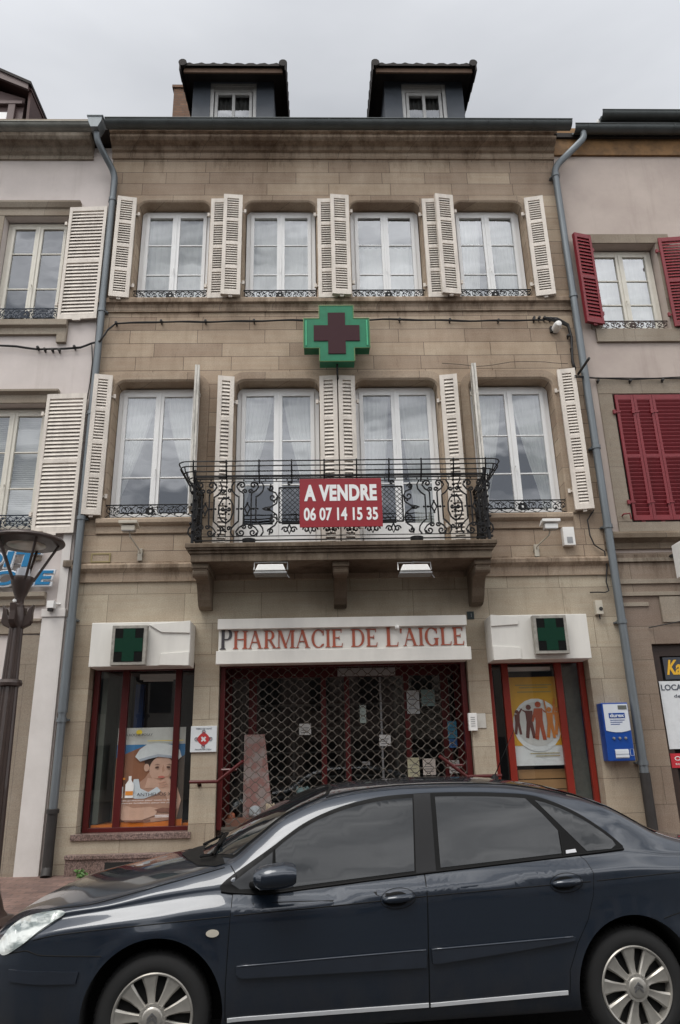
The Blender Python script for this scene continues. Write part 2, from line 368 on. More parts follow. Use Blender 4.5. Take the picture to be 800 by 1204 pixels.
def corner_fill(mb, x, z, r, s, y0, y1):
    """rounds the upper corner of an opening (s=+1 right corner, -1 left)"""
    pts = [(x, z)]
    for k in range(9):
        a = math.pi / 2 * k / 8
        pts.append((x - s * r + s * r * math.sin(a), z - r + r * math.cos(a)))
    mb.prism(pts, y0, y1)
def surround(mb, x0, x1, z0, z1, r, wd, p, feet=True):
    """raised moulded band round a round-cornered opening"""
    def path(o):
        pts = [(x0 - o, z0)]
        for k in range(9):
            a = math.pi / 2 * k / 8; R = r + o
            pts.append((x0 + r - R * math.cos(a), z1 - r + R * math.sin(a)))
        for k in range(9):
            a = math.pi / 2 * k / 8; R = r + o
            pts.append((x1 - r + R * math.sin(a), z1 - r + R * math.cos(a)))
        pts.append((x1 + o, z0)); return pts
    A, B, C = path(.004), path(.03), path(wd); n = len(A)
    vs = [(a[0], YF - .001, a[1]) for a in A] + [(a[0], YF - p, a[1]) for a in B] + [(a[0], YF - p, a[1]) for a in C] + [(a[0], YF + .01, a[1]) for a in path(wd + .012)]
    fs = [(q * n + i, q * n + i + 1, (q + 1) * n + i + 1, (q + 1) * n + i) for q in range(3) for i in range(n - 1)]
    mb.add(vs, fs)
def spiral(cx, cz, r, a0, turns, n=14, rin=.2):
    return [(cx + r * (1 - (1 - rin) * t / n) * math.cos(a0 + turns * 2 * math.pi * t / n), cz + r * (1 - (1 - rin) * t / n) * math.sin(a0 + turns * 2 * math.pi * t / n)) for t in range(n + 1)]
def window_rail(x0, x1, y, z0, h, mat, parent, r=.007):
    mb = MB(); T = lambda pts, rr=r: mb.tube([(a, y, b) for a, b in pts], rr, 4)
    T([(x0, z0), (x1, z0)], .009); T([(x0, z0 + h), (x1, z0 + h)], .012)
    n = 6; u = (x1 - x0) / n
    for i in range(n):
        c = x0 + (i + .5) * u; s = 1 if i < n / 2 else -1
        T(spiral(c - s * u * .22, z0 + h * .55, h * .34, 0 if s > 0 else math.pi, 1.3 * s))
        T(spiral(c + s * u * .25, z0 + h * .42, h * .27, math.pi if s > 0 else 0, -1.2 * s))
        T([(c - u * .5, z0 + h * .95), (c - u * .25, z0 + h * .75), (c, z0 + h * .9), (c + u * .25, z0 + h * .7), (c + u * .5, z0 + h * .95)])
        T([(c - u * .48, z0 + .01), (c - u * .15, z0 + h * .3), (c + u * .2, z0 + h * .12), (c + u * .48, z0 + h * .02)])
        for k in range(5):
            a = k * 1.25 + i; mb.disc(c + math.cos(a) * u * .3, z0 + h * (.5 + .28 * math.sin(a)), h * .075, y - .008, y + .006, 6)
    c = (x0 + x1) / 2
    for k in range(6):
        a = k * math.pi / 3; mb.disc(c + math.cos(a) * h * .22, z0 + h * (.5 + .22 * math.sin(a)), h * .13, y - .012, y + .008, 7)
    return mb.build('window_railing', mat, parent)
def curtain(x0, x1, z0, z1, y, parent, kind='full', amp=.018, mat=None):
    mb = MB()
    def sheet(f0, f1, zt=z1, zb=z0, nz=10, nw=7):
        nx = 34; vs = []
        for j in range(nz + 1):
            t = j / nz; z = zt + (zb - zt) * t; a, b = f0(t), f1(t)
            for i in range(nx + 1):
                s_ = i / nx; k = (b - a) / max(.01, abs(f1(0) - f0(0)))
                vs.append((a + (b - a) * s_, y + amp * math.sin(ph_ + s_ * nw * 2 * math.pi + (.8 + .4 * math.sin(ph_)) * math.sin(3 * s_) + .5 * t) * (1 + .4 * math.sin(9 * s_)), z))
        fs = [(j * (nx + 1) + i, j * (nx + 1) + i + 1, (j + 1) * (nx + 1) + i + 1, (j + 1) * (nx + 1) + i) for j in range(nz) for i in range(nx)]
        mb.add(vs, fs)
    m = (x0 + x1) / 2; w_ = x1 - x0; dr = .36
    if isinstance(kind, tuple): kind, dr = kind
    ph_ = random.random() * 6; 
    if kind == 'full': sheet(lambda t: x0, lambda t: x1, nw=11)
    elif kind == 'lower': sheet(lambda t: x0, lambda t: x1, zt=z0 + (z1 - z0) * .66, nw=11)
    else:
        sheet(lambda t: x0, lambda t: m - .02 - w_ * (.06 + dr * min(1, t * 1.1) ** 1.4), nw=7); sheet(lambda t: m + .02 + w_ * (.04 + dr * .9 * min(1, t * 1.15) ** 1.3), lambda t: x1, nw=7)
    return mb.build('curtain', mat or CURT, parent, smooth=True, nosolid=True)
def window(parent, cx, w_, z0, z1, y, fmat, bars, curt='full', rail=None, railh=.2, sill=True, bord=.075, stile=.085, centre=.13, panel=0, name='window', blind=False, raily=None):
    """two-leaf casement; bars: heights of glazing bars as fractions of the leaf"""
    x0, x1 = cx - w_ / 2, cx + w_ / 2
    mb = MB()
    d = .07
    mb.box(x0, x0 + bord, y, y + d, z0, z1); mb.box(x1 - bord, x1, y, y + d, z0, z1)
    mb.box(x0 + bord, x1 - bord, y + .002, y + d, z1 - bord, z1); mb.box(x0 + bord, x1 - bord, y + .002, y + d, z0, z0 + bord)
    glz = []
    for s in (0, 1):
        a = x0 + bord if s == 0 else cx + .005; b = cx - .005 if s == 0 else x1 - bord
        ya, yb = y - .022, y + .04; zb, zt = z0 + bord + .004, z1 - bord - .004; st = stile * .8
        ai = a + (st if s == 0 else centre / 2); bi = b - (centre / 2 if s == 0 else st)
        mb.box(a + .003, ai, ya, yb, zb, zt); mb.box(bi, b - .003, ya, yb, zb, zt)
        mb.box(ai, bi, ya + .002, yb, zt - st, zt); lo = zb + st + panel; mb.box(ai, bi, ya + .002, yb, zb, lo)
        if panel: mb.box(ai + .03, bi - .03, ya - .006, ya + .002, zb + .06, lo - .05)
        for f in bars:
            zz = lo + (zt - st - lo) * f; mb.box(ai, bi, y - .006, y + .03, zz - .012, zz + .012)
        glz.append((ai, bi, lo, zt - st))
    mb.box(cx - .018, cx + .018, y - .038, y - .024, z0 + bord + .01, z1 - bord - .01)
    mb.box(cx - .008, cx + .008, y - .075, y - .038, z0 + (z1 - z0) * .37, z0 + (z1 - z0) * .37 + .02); mb.box(cx - .009, cx + .009, y - .078, y - .066, z0 + (z1 - z0) * .33, z0 + (z1 - z0) * .37 + .02)
    if sill: mb.box(x0 - .0, x1 + .0, y - .09, y - .002, z0 - .03, z0 + .035)
    wd = mb.build(name, fmat, parent, bevel=.004)
    for (a, b, c, d_) in glz:
        tl = random.uniform(-.004, .004); t2 = random.uniform(-.003, .003)
        MB().add([(a, y + .012, c), (b, y + .012 + tl, c), (b, y + .012 + tl + t2, d_), (a, y + .012 + t2, d_)], [(0, 1, 2, 3)]).build('pane', GLASS, wd, nosolid=True)
    if blind:
        mb = MB(); zz = z0 + .1
        while zz < z1 - .1: mb.box(x0 + .06, x1 - .06, y + .09, y + .12, zz, zz + .028); zz += .036
        mb.build('blind', CURT, wd)
    elif curt: curtain(x0 + .05, x1 - .05, z0 + .08 + panel, z1 - .05, y + .13, wd, curt)
    if rail: window_rail(x0 - .01, x1 + .01, raily or y - .13, z0 + .03, railh, rail, wd)
    return wd

def shutter(parent, hx, hz, w_, h, ang, side, mat, groups=4, nsl=9, y=None, double=True, rail=.055, stile=.05, mirror=False, name='shutter', mid=None, slw=.034):
    """leaf hinged at (hx, y); closed leaf lies along +x*side; ang = opening in degrees (180 = flat on the wall)"""
    y = YF - .02 if y is None else y
    A = rad(ang); dx, dy = math.cos(A) * side, -math.sin(A)
    nx, ny = -dy * side, dx * side          # leaf normal
    mb = MB()
    def place(a0, a1, b0, b1, z0, z1, tilt=0):
        vs = []
        for a in (a0, a1):
            for q, b in enumerate((b0, b1)):
                for z in (z0, z1):
                    zz = z + (tilt if q else -tilt)
                    vs.append((hx + dx * a + nx * b, y + dy * a + ny * b, hz + zz))
        mb.add(vs, [(0, 1, 3, 2), (4, 6, 7, 5), (0, 4, 5, 1), (2, 3, 7, 6), (0, 2, 6, 4), (1, 5, 7, 3)])
    def panel(b0, th, dirn):
        place(0, stile, b0, b0 + th, 0, h); place(w_ - stile, w_, b0, b0 + th, 0, h)
        gh = (h - rail * (groups + 1) - .06) / groups; z = 0
        for g_ in range(groups + 1):
            rh = rail + (.03 if g_ in (0, groups) else 0)
            place(stile, w_ - stile, b0 + .002, b0 + th - .002, z, z + rh); z += rh
            if g_ < groups:
                for k in range(nsl):
                    zc = z + gh * (k + .5) / nsl
                    place(stile + .001, w_ - stile - .001, b0 + .004, b0 + th - .004, zc - .005, zc + .005, -dirn * gh / nsl * .40)
                z += gh
    panel(0, .034, 1)
    if double:
        panel(.040, .034, 1)
        for zz in (h * .12, h * .5, h * .88): place(-.006, .03, .034, .040, zz, zz + .08)
    for zz in (h * .13, h * .85): place(-.05, .06, -.008, 0, zz, zz + .03); place(-.07, -.03, -.02, .02, zz - .02, zz + .05)
    place(w_ * .4, w_ * .6, .02, .05, -.035, 0)
    return mb.build(name, mat, parent, bevel=.0015 if not double else 0)

def text_geo(s, size=1, offset=0, extrude=.5, spacing=1):
    cu = bpy.data.curves.new('t', 'FONT'); cu.body = s; cu.size = size; cu.offset = offset; cu.extrude = 0; cu.space_character = spacing; cu.resolution_u = 4
    ob = bpy.data.objects.new('t', cu); COL.objects.link(ob); bpy.context.view_layer.update()
    me = bpy.data.meshes.new_from_object(ob.evaluated_get(bpy.context.evaluated_depsgraph_get()))
    vs = [tuple(v.co) for v in me.vertices]; fs = [tuple(p.vertices) for p in me.polygons]
    bpy.data.objects.remove(ob); bpy.data.curves.remove(cu); bpy.data.meshes.remove(me)
    return vs, fs
def put_text(mb, s, x0, x1, z0, z1, y, th=.01, offset=0, shear=0, spacing=1, xf=None):
    """raised lettering filling the box x0..x1, z0..z1, its face at y and th deep"""
    vs, fs = text_geo(s, 1, offset, spacing=spacing)
    a = min(v[0] for v in vs); b = max(v[0] for v in vs); c = min(v[1] for v in vs); d = max(v[1] for v in vs)
    n = len(vs); F = xf or (lambda x, yy, z: (x, yy, z))
    P = [(x0 + (v[0] - a) / (b - a) * (x1 - x0) + shear * (v[1] - c) / (d - c), z0 + (v[1] - c) / (d - c) * (z1 - z0)) for v in vs]
    allv = [F(p[0], y, p[1]) for p in P] + [F(p[0], y + th, p[1]) for p in P]
    from collections import Counter
    ec = Counter(); 
    for f in fs:
        for i in range(len(f)): ec[tuple(sorted((f[i], f[(i + 1) % len(f)])))] += 1
    side = [(e[0], e[1], e[1] + n, e[0] + n) for e, k in ec.items() if k == 1]
    mb.add(allv, [tuple(f) for f in fs] + [tuple(i + n for i in reversed(f)) for f in fs] + side)

def gutter(x0, x1, y, z, r, mat, parent, step=.42, name='gutter'):
    mb = MB()
    prof = [(y + r * math.cos(a), z + r * math.sin(a)) for a in [math.pi + math.pi * k / 10 for k in range(11)]]
    inner = [(y + (r - .008) * math.cos(a), z + (r - .008) * math.sin(a)) for a in [2 * math.pi - math.pi * k / 10 for k in range(11)]]
    mb.prism(prof + inner, x0, x1, 'x')
    mb.tube([(x0, y - r, z), (x1, y - r, z)], .014, 8)
    x = x0 + .25
    while x < x1:
        mb.prism([(y + (r + .006) * math.cos(a), z + (r + .006) * math.sin(a)) for a in [math.pi + math.pi * k / 10 for k in range(11)]] + inner, x, x + .025, 'x'); x += step
    return mb.build(name, mat, parent, smooth=True, auto=35)
def moulding(parent, name, x0, x1, prof, mat, bevel=.004):
    """prof: (projection, z) outline in front of the facade plane"""
    pts = [(YF - p, z) for p, z in prof]
    return MB().prism(pts, x0, x1, 'x').build(name, mat, parent, bevel=bevel)

# ================================================================== MAIN HOUSE
HX0, HX1 = -3.76, 4.56
house = root('town_house', (.4, YF, .2))
tag(house, 'weathered sandstone three-storey house with cream shutters, iron balcony and pharmacy on the ground floor', 'house')
C2 = [-2.56, -.63, 1.295, 3.2]; C1 = [-2.65, -.66, 1.325, 3.27]
Z2a, Z2b = 9.24, 11.34; Z1a, Z1b, Z1d = 5.22, 7.63, 4.56
w2, w1 = 1.30, 1.40
h2 = [(c - w2 / 2, c + w2 / 2, Z2a, Z2b) for c in C2]
h1 = [(c - w1 / 2, c + w1 / 2, Z1d if i in (1, 2) else Z1a, Z1b) for i, c in enumerate(C1)]
mb = MB(); wall_holes(mb, HX0, HX1, 4.4, 12.42, YF, YF + .36, h2 + h1)
for h in h2 + h1:
    for s, x in ((-1, h[0]), (1, h[1])): corner_fill(mb, x, h[3], .17, s, YF + .001, YF + .3)
mb.build('upper_wall', STONE, house)
gh = [(-3.36, -1.84, .66, 2.98), (-1.48, 2.17, .3, 3.0), (2.48, 3.98, .66, 2.98)]
mb = MB(); wall_holes(mb, HX0, HX1, -.05, 4.4, YF, YF + .36, gh)
mb.build('ground_floor_wall', STONE_G, house)
mb = MB()
for h in h2: surround(mb, h[0], h[1], h[2], h[3], .17, .14, .018)
for i, h in enumerate(h1): surround(mb, h[0], h[1], h[2], h[3], .17, .16, .022)
mb.build('window_surrounds', TRIM, house, smooth=True, auto=30)
# hood mouldings hinted above the first floor
# string courses, sills
moulding(house, 'sill_course', HX0 + .01, HX1 - .02, [(0, 8.97), (.035, 8.97), (.035, 9.05), (.055, 9.10), (.10, 9.125), (.10, 9.20), (.07, 9.235), (0, 9.235)], TRIM)
moulding(house, 'string_course', HX0 + .01, HX1 - .04, [(0, 4.20), (.03, 4.20), (.03, 4.34), (.05, 4.36), (.09, 4.40), (.09, 4.455), (.05, 4.49), (0, 4.50)], TRIM)
for a, b in ((-3.45, -1.93), (2.58, 4.02)):
    moulding(house, 'window_sill', a, b, [(0, 4.97), (.03, 4.97), (.03, 5.08), (.06, 5.10), (.09, 5.13), (.09, 5.19), (.06, 5.215), (0, 5.215)], TRIM)
moulding(house, 'cornice', HX0 - .02, HX1 + .02, [(0, 12.33), (.03, 12.33), (.05, 12.37), (.05, 12.45), (.10, 12.47), (.13, 12.53), (.22, 12.57), (.27, 12.62), (.27, 12.67), (.33, 12.68), (.40, 12.74), (.43, 12.76), (.43, 12.87), (0, 12.87)], TRIM, .003)
gz, gy = at(400, 147, YF - .55)[1], YF - .55
gutter(at(125, 147, gy)[0], at(671, 147, gy)[0], gy, at(400, 145, gy)[1], .115, ZINC_D, house)
# interior so that the windows look into rooms
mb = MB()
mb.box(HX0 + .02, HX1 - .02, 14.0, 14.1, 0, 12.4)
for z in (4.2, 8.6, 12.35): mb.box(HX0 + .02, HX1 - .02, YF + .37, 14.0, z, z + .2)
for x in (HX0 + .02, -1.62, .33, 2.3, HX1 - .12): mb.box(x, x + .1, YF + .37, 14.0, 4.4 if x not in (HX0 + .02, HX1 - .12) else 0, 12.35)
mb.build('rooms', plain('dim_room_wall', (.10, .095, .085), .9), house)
# roof
mb = MB(); mb.prism([(YF - .35, 12.88), (YF + .4, 12.88 + .5), (YF + 4.2, 12.88 + 3.6), (YF + 4.2, 12.8), (YF - .35, 12.8)], HX0, HX1, 'x')
mb.build('roof', TILE, house)
# windows
for i, c in enumerate(C2):
    window(house, c, w2 - .03, Z2a, Z2b - .02, YF + .24, PVC, (.30, .66), ('full', 'full', 'lower', ('drawn', .1))[i], IRON, .19, raily=YF + .06)
for i, c in enumerate(C1):
    if i in (0, 3): window(house, c, w1 - .02, Z1a, Z1b - .02, YF + .24, PVC, (.30, .63), ('drawn', .44) if i == 0 else ('drawn', .30), IRON, .21, stile=.09, raily=YF + .05)
    else: window(house, c, w1 - .02, Z1d, Z1b - .02, YF + .24, PVC, (.30, .64), ('drawn', (0, .40, .16)[i]), None, sill=False, stile=.09, panel=.45, name='balcony_door')
# shutters, second floor: folded leaves turned back against the wall
h_s = 2.13; zb = 9.20
def sh2(c, left, ang, dy=0, dz=0, w_=.335):
    x = c - w2 / 2 - .03 if left else c + w2 / 2 + .03
    return shutter(house, x, zb + dz, w_, h_s, ang, 1 if left else -1, SHUT, 4, 9, y=YF - .05 - dy, stile=.065)
sh2(C2[0], True, 170); sh2(C2[0], False, 178, -.02)
sh2(C2[1], True, 175, .07); sh2(C2[1], False, 178, -.02)
sh2(C2[2], True, 175, .07); sh2(C2[2], False, 178, -.02)
sh2(C2[3], True, 172, .07); sh2(C2[3], False, 168)
h_s1 = 2.44
def sh1(x, left, ang, z=5.25, h=2.44, mat=SHUT, w_=.30, dy=0):
    return shutter(house, x, z, w_, h, ang, 1 if left else -1, mat, 4, 10, y=YF - .04 - dy, stile=.07)
sh1(C1[0] - .74, True, 168, w_=.29); sh1(C1[0] + .70, False, 98, mat=SHUT_W, w_=.36, z=5.27)
sh1(C1[1] - .72, True, 170, 4.62, 3.03, w_=.27); sh1(C1[1] + .71, False, 174, 4.62, 3.03, w_=.29)
sh1(C1[2] - .70, True, 174, 4.62, 3.03, w_=.28); sh1(C1[2] + .74, False, 170, 4.62, 3.03, w_=.29)
sh1(C1[3] - .68, True, 98, mat=SHUT_W, w_=.36, z=5.27); sh1(C1[3] + .80, False, 168, w_=.29, z=5.24, h=2.50)

# balcony
BY = 9.9; BX0, BX1 = -1.90, 2.56
def slab(mb, o, z0, z1): mb.box(BX0 + o, BX1 - o, BY + o, YF - .001, z0, z1)
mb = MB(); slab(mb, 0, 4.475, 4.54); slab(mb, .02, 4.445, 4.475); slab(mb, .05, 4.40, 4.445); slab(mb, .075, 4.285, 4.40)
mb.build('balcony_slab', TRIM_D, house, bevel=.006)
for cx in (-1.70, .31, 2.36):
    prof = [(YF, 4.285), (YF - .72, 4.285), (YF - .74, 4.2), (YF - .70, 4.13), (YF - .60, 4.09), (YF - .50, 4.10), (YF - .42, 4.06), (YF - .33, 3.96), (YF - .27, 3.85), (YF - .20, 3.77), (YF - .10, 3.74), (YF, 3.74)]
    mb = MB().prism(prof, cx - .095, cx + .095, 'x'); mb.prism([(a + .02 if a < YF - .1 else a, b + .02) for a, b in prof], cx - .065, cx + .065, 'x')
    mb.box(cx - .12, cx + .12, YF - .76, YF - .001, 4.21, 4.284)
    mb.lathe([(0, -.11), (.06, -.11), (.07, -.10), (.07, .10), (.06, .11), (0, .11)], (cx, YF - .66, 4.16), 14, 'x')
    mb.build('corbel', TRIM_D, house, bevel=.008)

def balcony_railing():
    mb = MB(); Z0 = 4.55; Hh = 1.03; ZT = Z0 + Hh
    def run(A, B, lattice):
        d = (Vector(B) - Vector(A)); Ln = d.length; d.normalize()
        def P(s, z): return (A[0] + d.x * s, A[1] + d.y * s, Z0 + z)
        def T(pts, r=.014): mb.tube([P(a, b) for a, b in pts], r, 4)
        T([(0, .04), (Ln, .04)], .012); T([(0, .10), (Ln, .10)], .008); T([(0, Hh), (Ln, Hh)], .018); T([(0, Hh - .04), (Ln, Hh - .04)], .012); T([(0, Hh - .09), (Ln, Hh - .09)], .007)
        def leaf(s, z, r=.018):
            q = P(s, z); mb.lathe([(0, -r), (r * .8, -r * .4), (r, 0), (r * .8, r * .4), (0, r)], q, 6, 'z')
        def lyre(c, wd=.24):
            for s in (-1, 1):
                T([(c + s * .055, .30), (c + s * .055, .74)]); T([(c + s * .125, .36), (c + s * .125, .66)])
                # upper heart
                T([(c + s * .125, .64), (c + s * .125, .70), (c + s * .18, .74), (c + s * .225, .80), (c + s * .235, .87), (c + s * .20, .935)])
                T([(c + s * .055, .72), (c + s * .06, .76), (c + s * .12, .80), (c + s * .16, .86), (c + s * .14, .92)])
                T(spiral(c + s * .085, .885, .055, 0 if s > 0 else math.pi, 1.25 * s)); T(spiral(c + s * .04, .79, .035, math.pi if s < 0 else 0, 1.1 * s, 9))
                T([(c + s * .125, .38), (c + s * .125, .33), (c + s * .18, .28), (c + s * .225, .22), (c + s * .235, .16), (c + s * .20, .105)])
                T([(c + s * .055, .31), (c + s * .06, .27), (c + s * .12, .23), (c + s * .16, .17), (c + s * .14, .11)])
                T(spiral(c + s * .085, .155, .055, 0 if s > 0 else math.pi, -1.25 * s)); T(spiral(c + s * .04, .25, .035, 0 if s > 0 else math.pi, -1.1 * s, 9))
                T([(c, .60), (c + s * .04, .52), (c, .44)]); leaf(c + s * .09, .52, .022); leaf(c + s * .15, .52, .018)
                leaf(c + s * .055, .52, .02)
            leaf(c, .61); leaf(c, .43)
        def stem(c):
            T([(c, .10), (c, .93)], .009)
            for s in (-1, 1):
                T([(c, .30), (c + s * .07, .36), (c + s * .105, .46), (c + s * .10, .58), (c + s * .06, .66), (c, .70)])
                T(spiral(c + s * .04, .52, .035, math.pi if s > 0 else 0, 1.1 * s, 9)); T(spiral(c + s * .05, .80, .035, 0, 1.2 * s, 9)); T(spiral(c + s * .05, .22, .035, 0, 1.2 * s, 9))
                leaf(c + s * .045, .44); leaf(c + s * .05, .60); leaf(c + s * .05, .50, .022); leaf(c + s * .035, .70); leaf(c + s * .04, .33)
            for z in (.18, .36, .47, .56, .68, .86): leaf(c, z, .024)
        def cscroll(c, s):
            T([(c, .90), (c - s * .02, .80), (c + s * .07, .76), (c + s * .10, .70)]); T(spiral(c + s * .03, .69, .06, 0 if s > 0 else math.pi, -1.1 * s)); T(spiral(c + s * .03, .34, .06, 0 if s > 0 else math.pi, 1.1 * s))
            T([(c + s * .10, .70), (c + s * .085, .60), (c, .54), (c - s * .08, .53), (c - s * .12, .515), (c - s * .08, .50), (c, .49), (c + s * .085, .42), (c + s * .10, .34)])
            T([(c + s * .10, .33), (c + s * .06, .26), (c, .22), (c - s * .02, .12)]); T(spiral(c + s * .0, .84, .045, math.pi, 1.2 * s)); T(spiral(c, .17, .045, math.pi, -1.2 * s))
            leaf(c - s * .03, .515, .03); leaf(c + s * .05, .62); leaf(c + s * .05, .42)
        def latt(a, b):
            T([(a, .30), (b, .30)]); T([(a, .84), (b, .84)]); T([(a, .30), (a, .84)]); T([(b, .30), (b, .84)])
            st = .075; hh = .54; n = int((b - a) / st) + 8
            for i in range(-8, n):
                for s in (1, -1):
                    x0 = a + i * st; pts = []
                    xa, za, xb, zb_ = (x0, .30, x0 + hh, .84) if s > 0 else (x0, .84, x0 + hh, .30)
                    if xb <= a or xa >= b: continue
                    k = (zb_ - za) / (xb - xa)
                    if xa < a: za += k * (a - xa); xa = a
                    if xb > b: zb_ -= k * (xb - b); xb = b
                    T([(xa, za), (xb, zb_)], .0055)
            n = max(2, int((b - a) / .30))
            for i in range(n):
                x = a + (b - a) * (i + .5) / n
                T(spiral(x - .06, .19, .05, math.pi, -1.2)); T(spiral(x + .06, .19, .05, 0, 1.2)); T([(x, .27), (x + .03, .20), (x, .13), (x - .03, .20), (x, .27)])
                T(spiral(x, .90, .035, 0, 1.0))
        if lattice:
            H = Ln / 2
            for s in (-1, 1):
                c = Ln / 2
                lyre(c + s * (H - .13)) if False else None
                for q in (-1, 1):
                    pass
                lyre(c + s * (H - .17)); stem(c + s * (H - .47)); lyre(c + s * (H - .78)); cscroll(c + s * (H - 1.12), -s)
                T([(c + s * (H - .02), .04), (c + s * (H - .02), Hh)], .012)
            latt(c - (H - 1.24), c + (H - 1.24))
        else:
            lyre(Ln * .27, .2); stem(Ln * .52); lyre(Ln * .76, .2)
        for k in range(int(Ln / .16)):
            q = P(k * .16 + .08, Hh - .065); leaf(k * .16 + .08, Hh - .065, .014)
    x0, x1, yf = BX0 + .085, BX1 - .085, BY + .07
    run((x0, yf), (x1, yf), True); run((x0, yf), (x0, YF - .02), False); run((x1, yf), (x1, YF - .02), False)
    # corner posts with leafy casting
    for x in (x0, x1):
        mb.tube([(x, yf, Z0 - .01), (x, yf, ZT + .1)], .022, 6)
        for k in range(16):
            a = k * 2.4; mb.lathe([(0, -.03), (.022, 0), (0, .03)], (x + .035 * math.cos(a), yf + .035 * math.sin(a), Z0 + .06 + k * .06), 5, 'z')
    # flower rail bowed outwards along the top
    def ring(o, z, r=.010, rc=.14):
        X0, X1, Yf = x0 - o * 1.35, x1 + o * 1.35, yf - o; pts = [(X0 + .02, YF - .1, z)]
        for k in range(7):
            a = math.pi / 2 * k / 6; pts.append((X0 + rc - rc * math.cos(a), Yf + rc - rc * math.sin(a), z))
        for k in range(7):
            a = math.pi / 2 * k / 6; pts.append((X1 - rc + rc * math.sin(a), Yf + rc - rc * math.cos(a), z))
        pts.append((X1 - .02, YF - .1, z)); mb.tube(pts, r, 5)
    for o, z in ((.17, ZT + .17), (.155, ZT + .10), (.12, ZT + .03), (.07, ZT - .04)): ring(o, z)
    n = 9
    for i in range(n + 1):
        x = x0 + (x1 - x0) * i / n
        mb.tube([(x, yf - .17, ZT + .19), (x, yf - .155, ZT + .10), (x, yf - .12, ZT + .02), (x, yf - .06, ZT - .06), (x, yf - .01, ZT - .12)], .012, 5)
    for x, s in ((x0, -1), (x1, 1)):
        for j in range(4):
            y = yf + .05 + j * .2
            mb.tube([(x + s * .17, y, ZT + .18), (x + s * .15, y, ZT + .1), (x + s * .11, y, ZT), (x + s * .06, y, ZT - .08), (x + s * .01, y, ZT - .14)], .011, 5)
    return mb.build('balcony_railing', IRON, house)
balcony_railing()

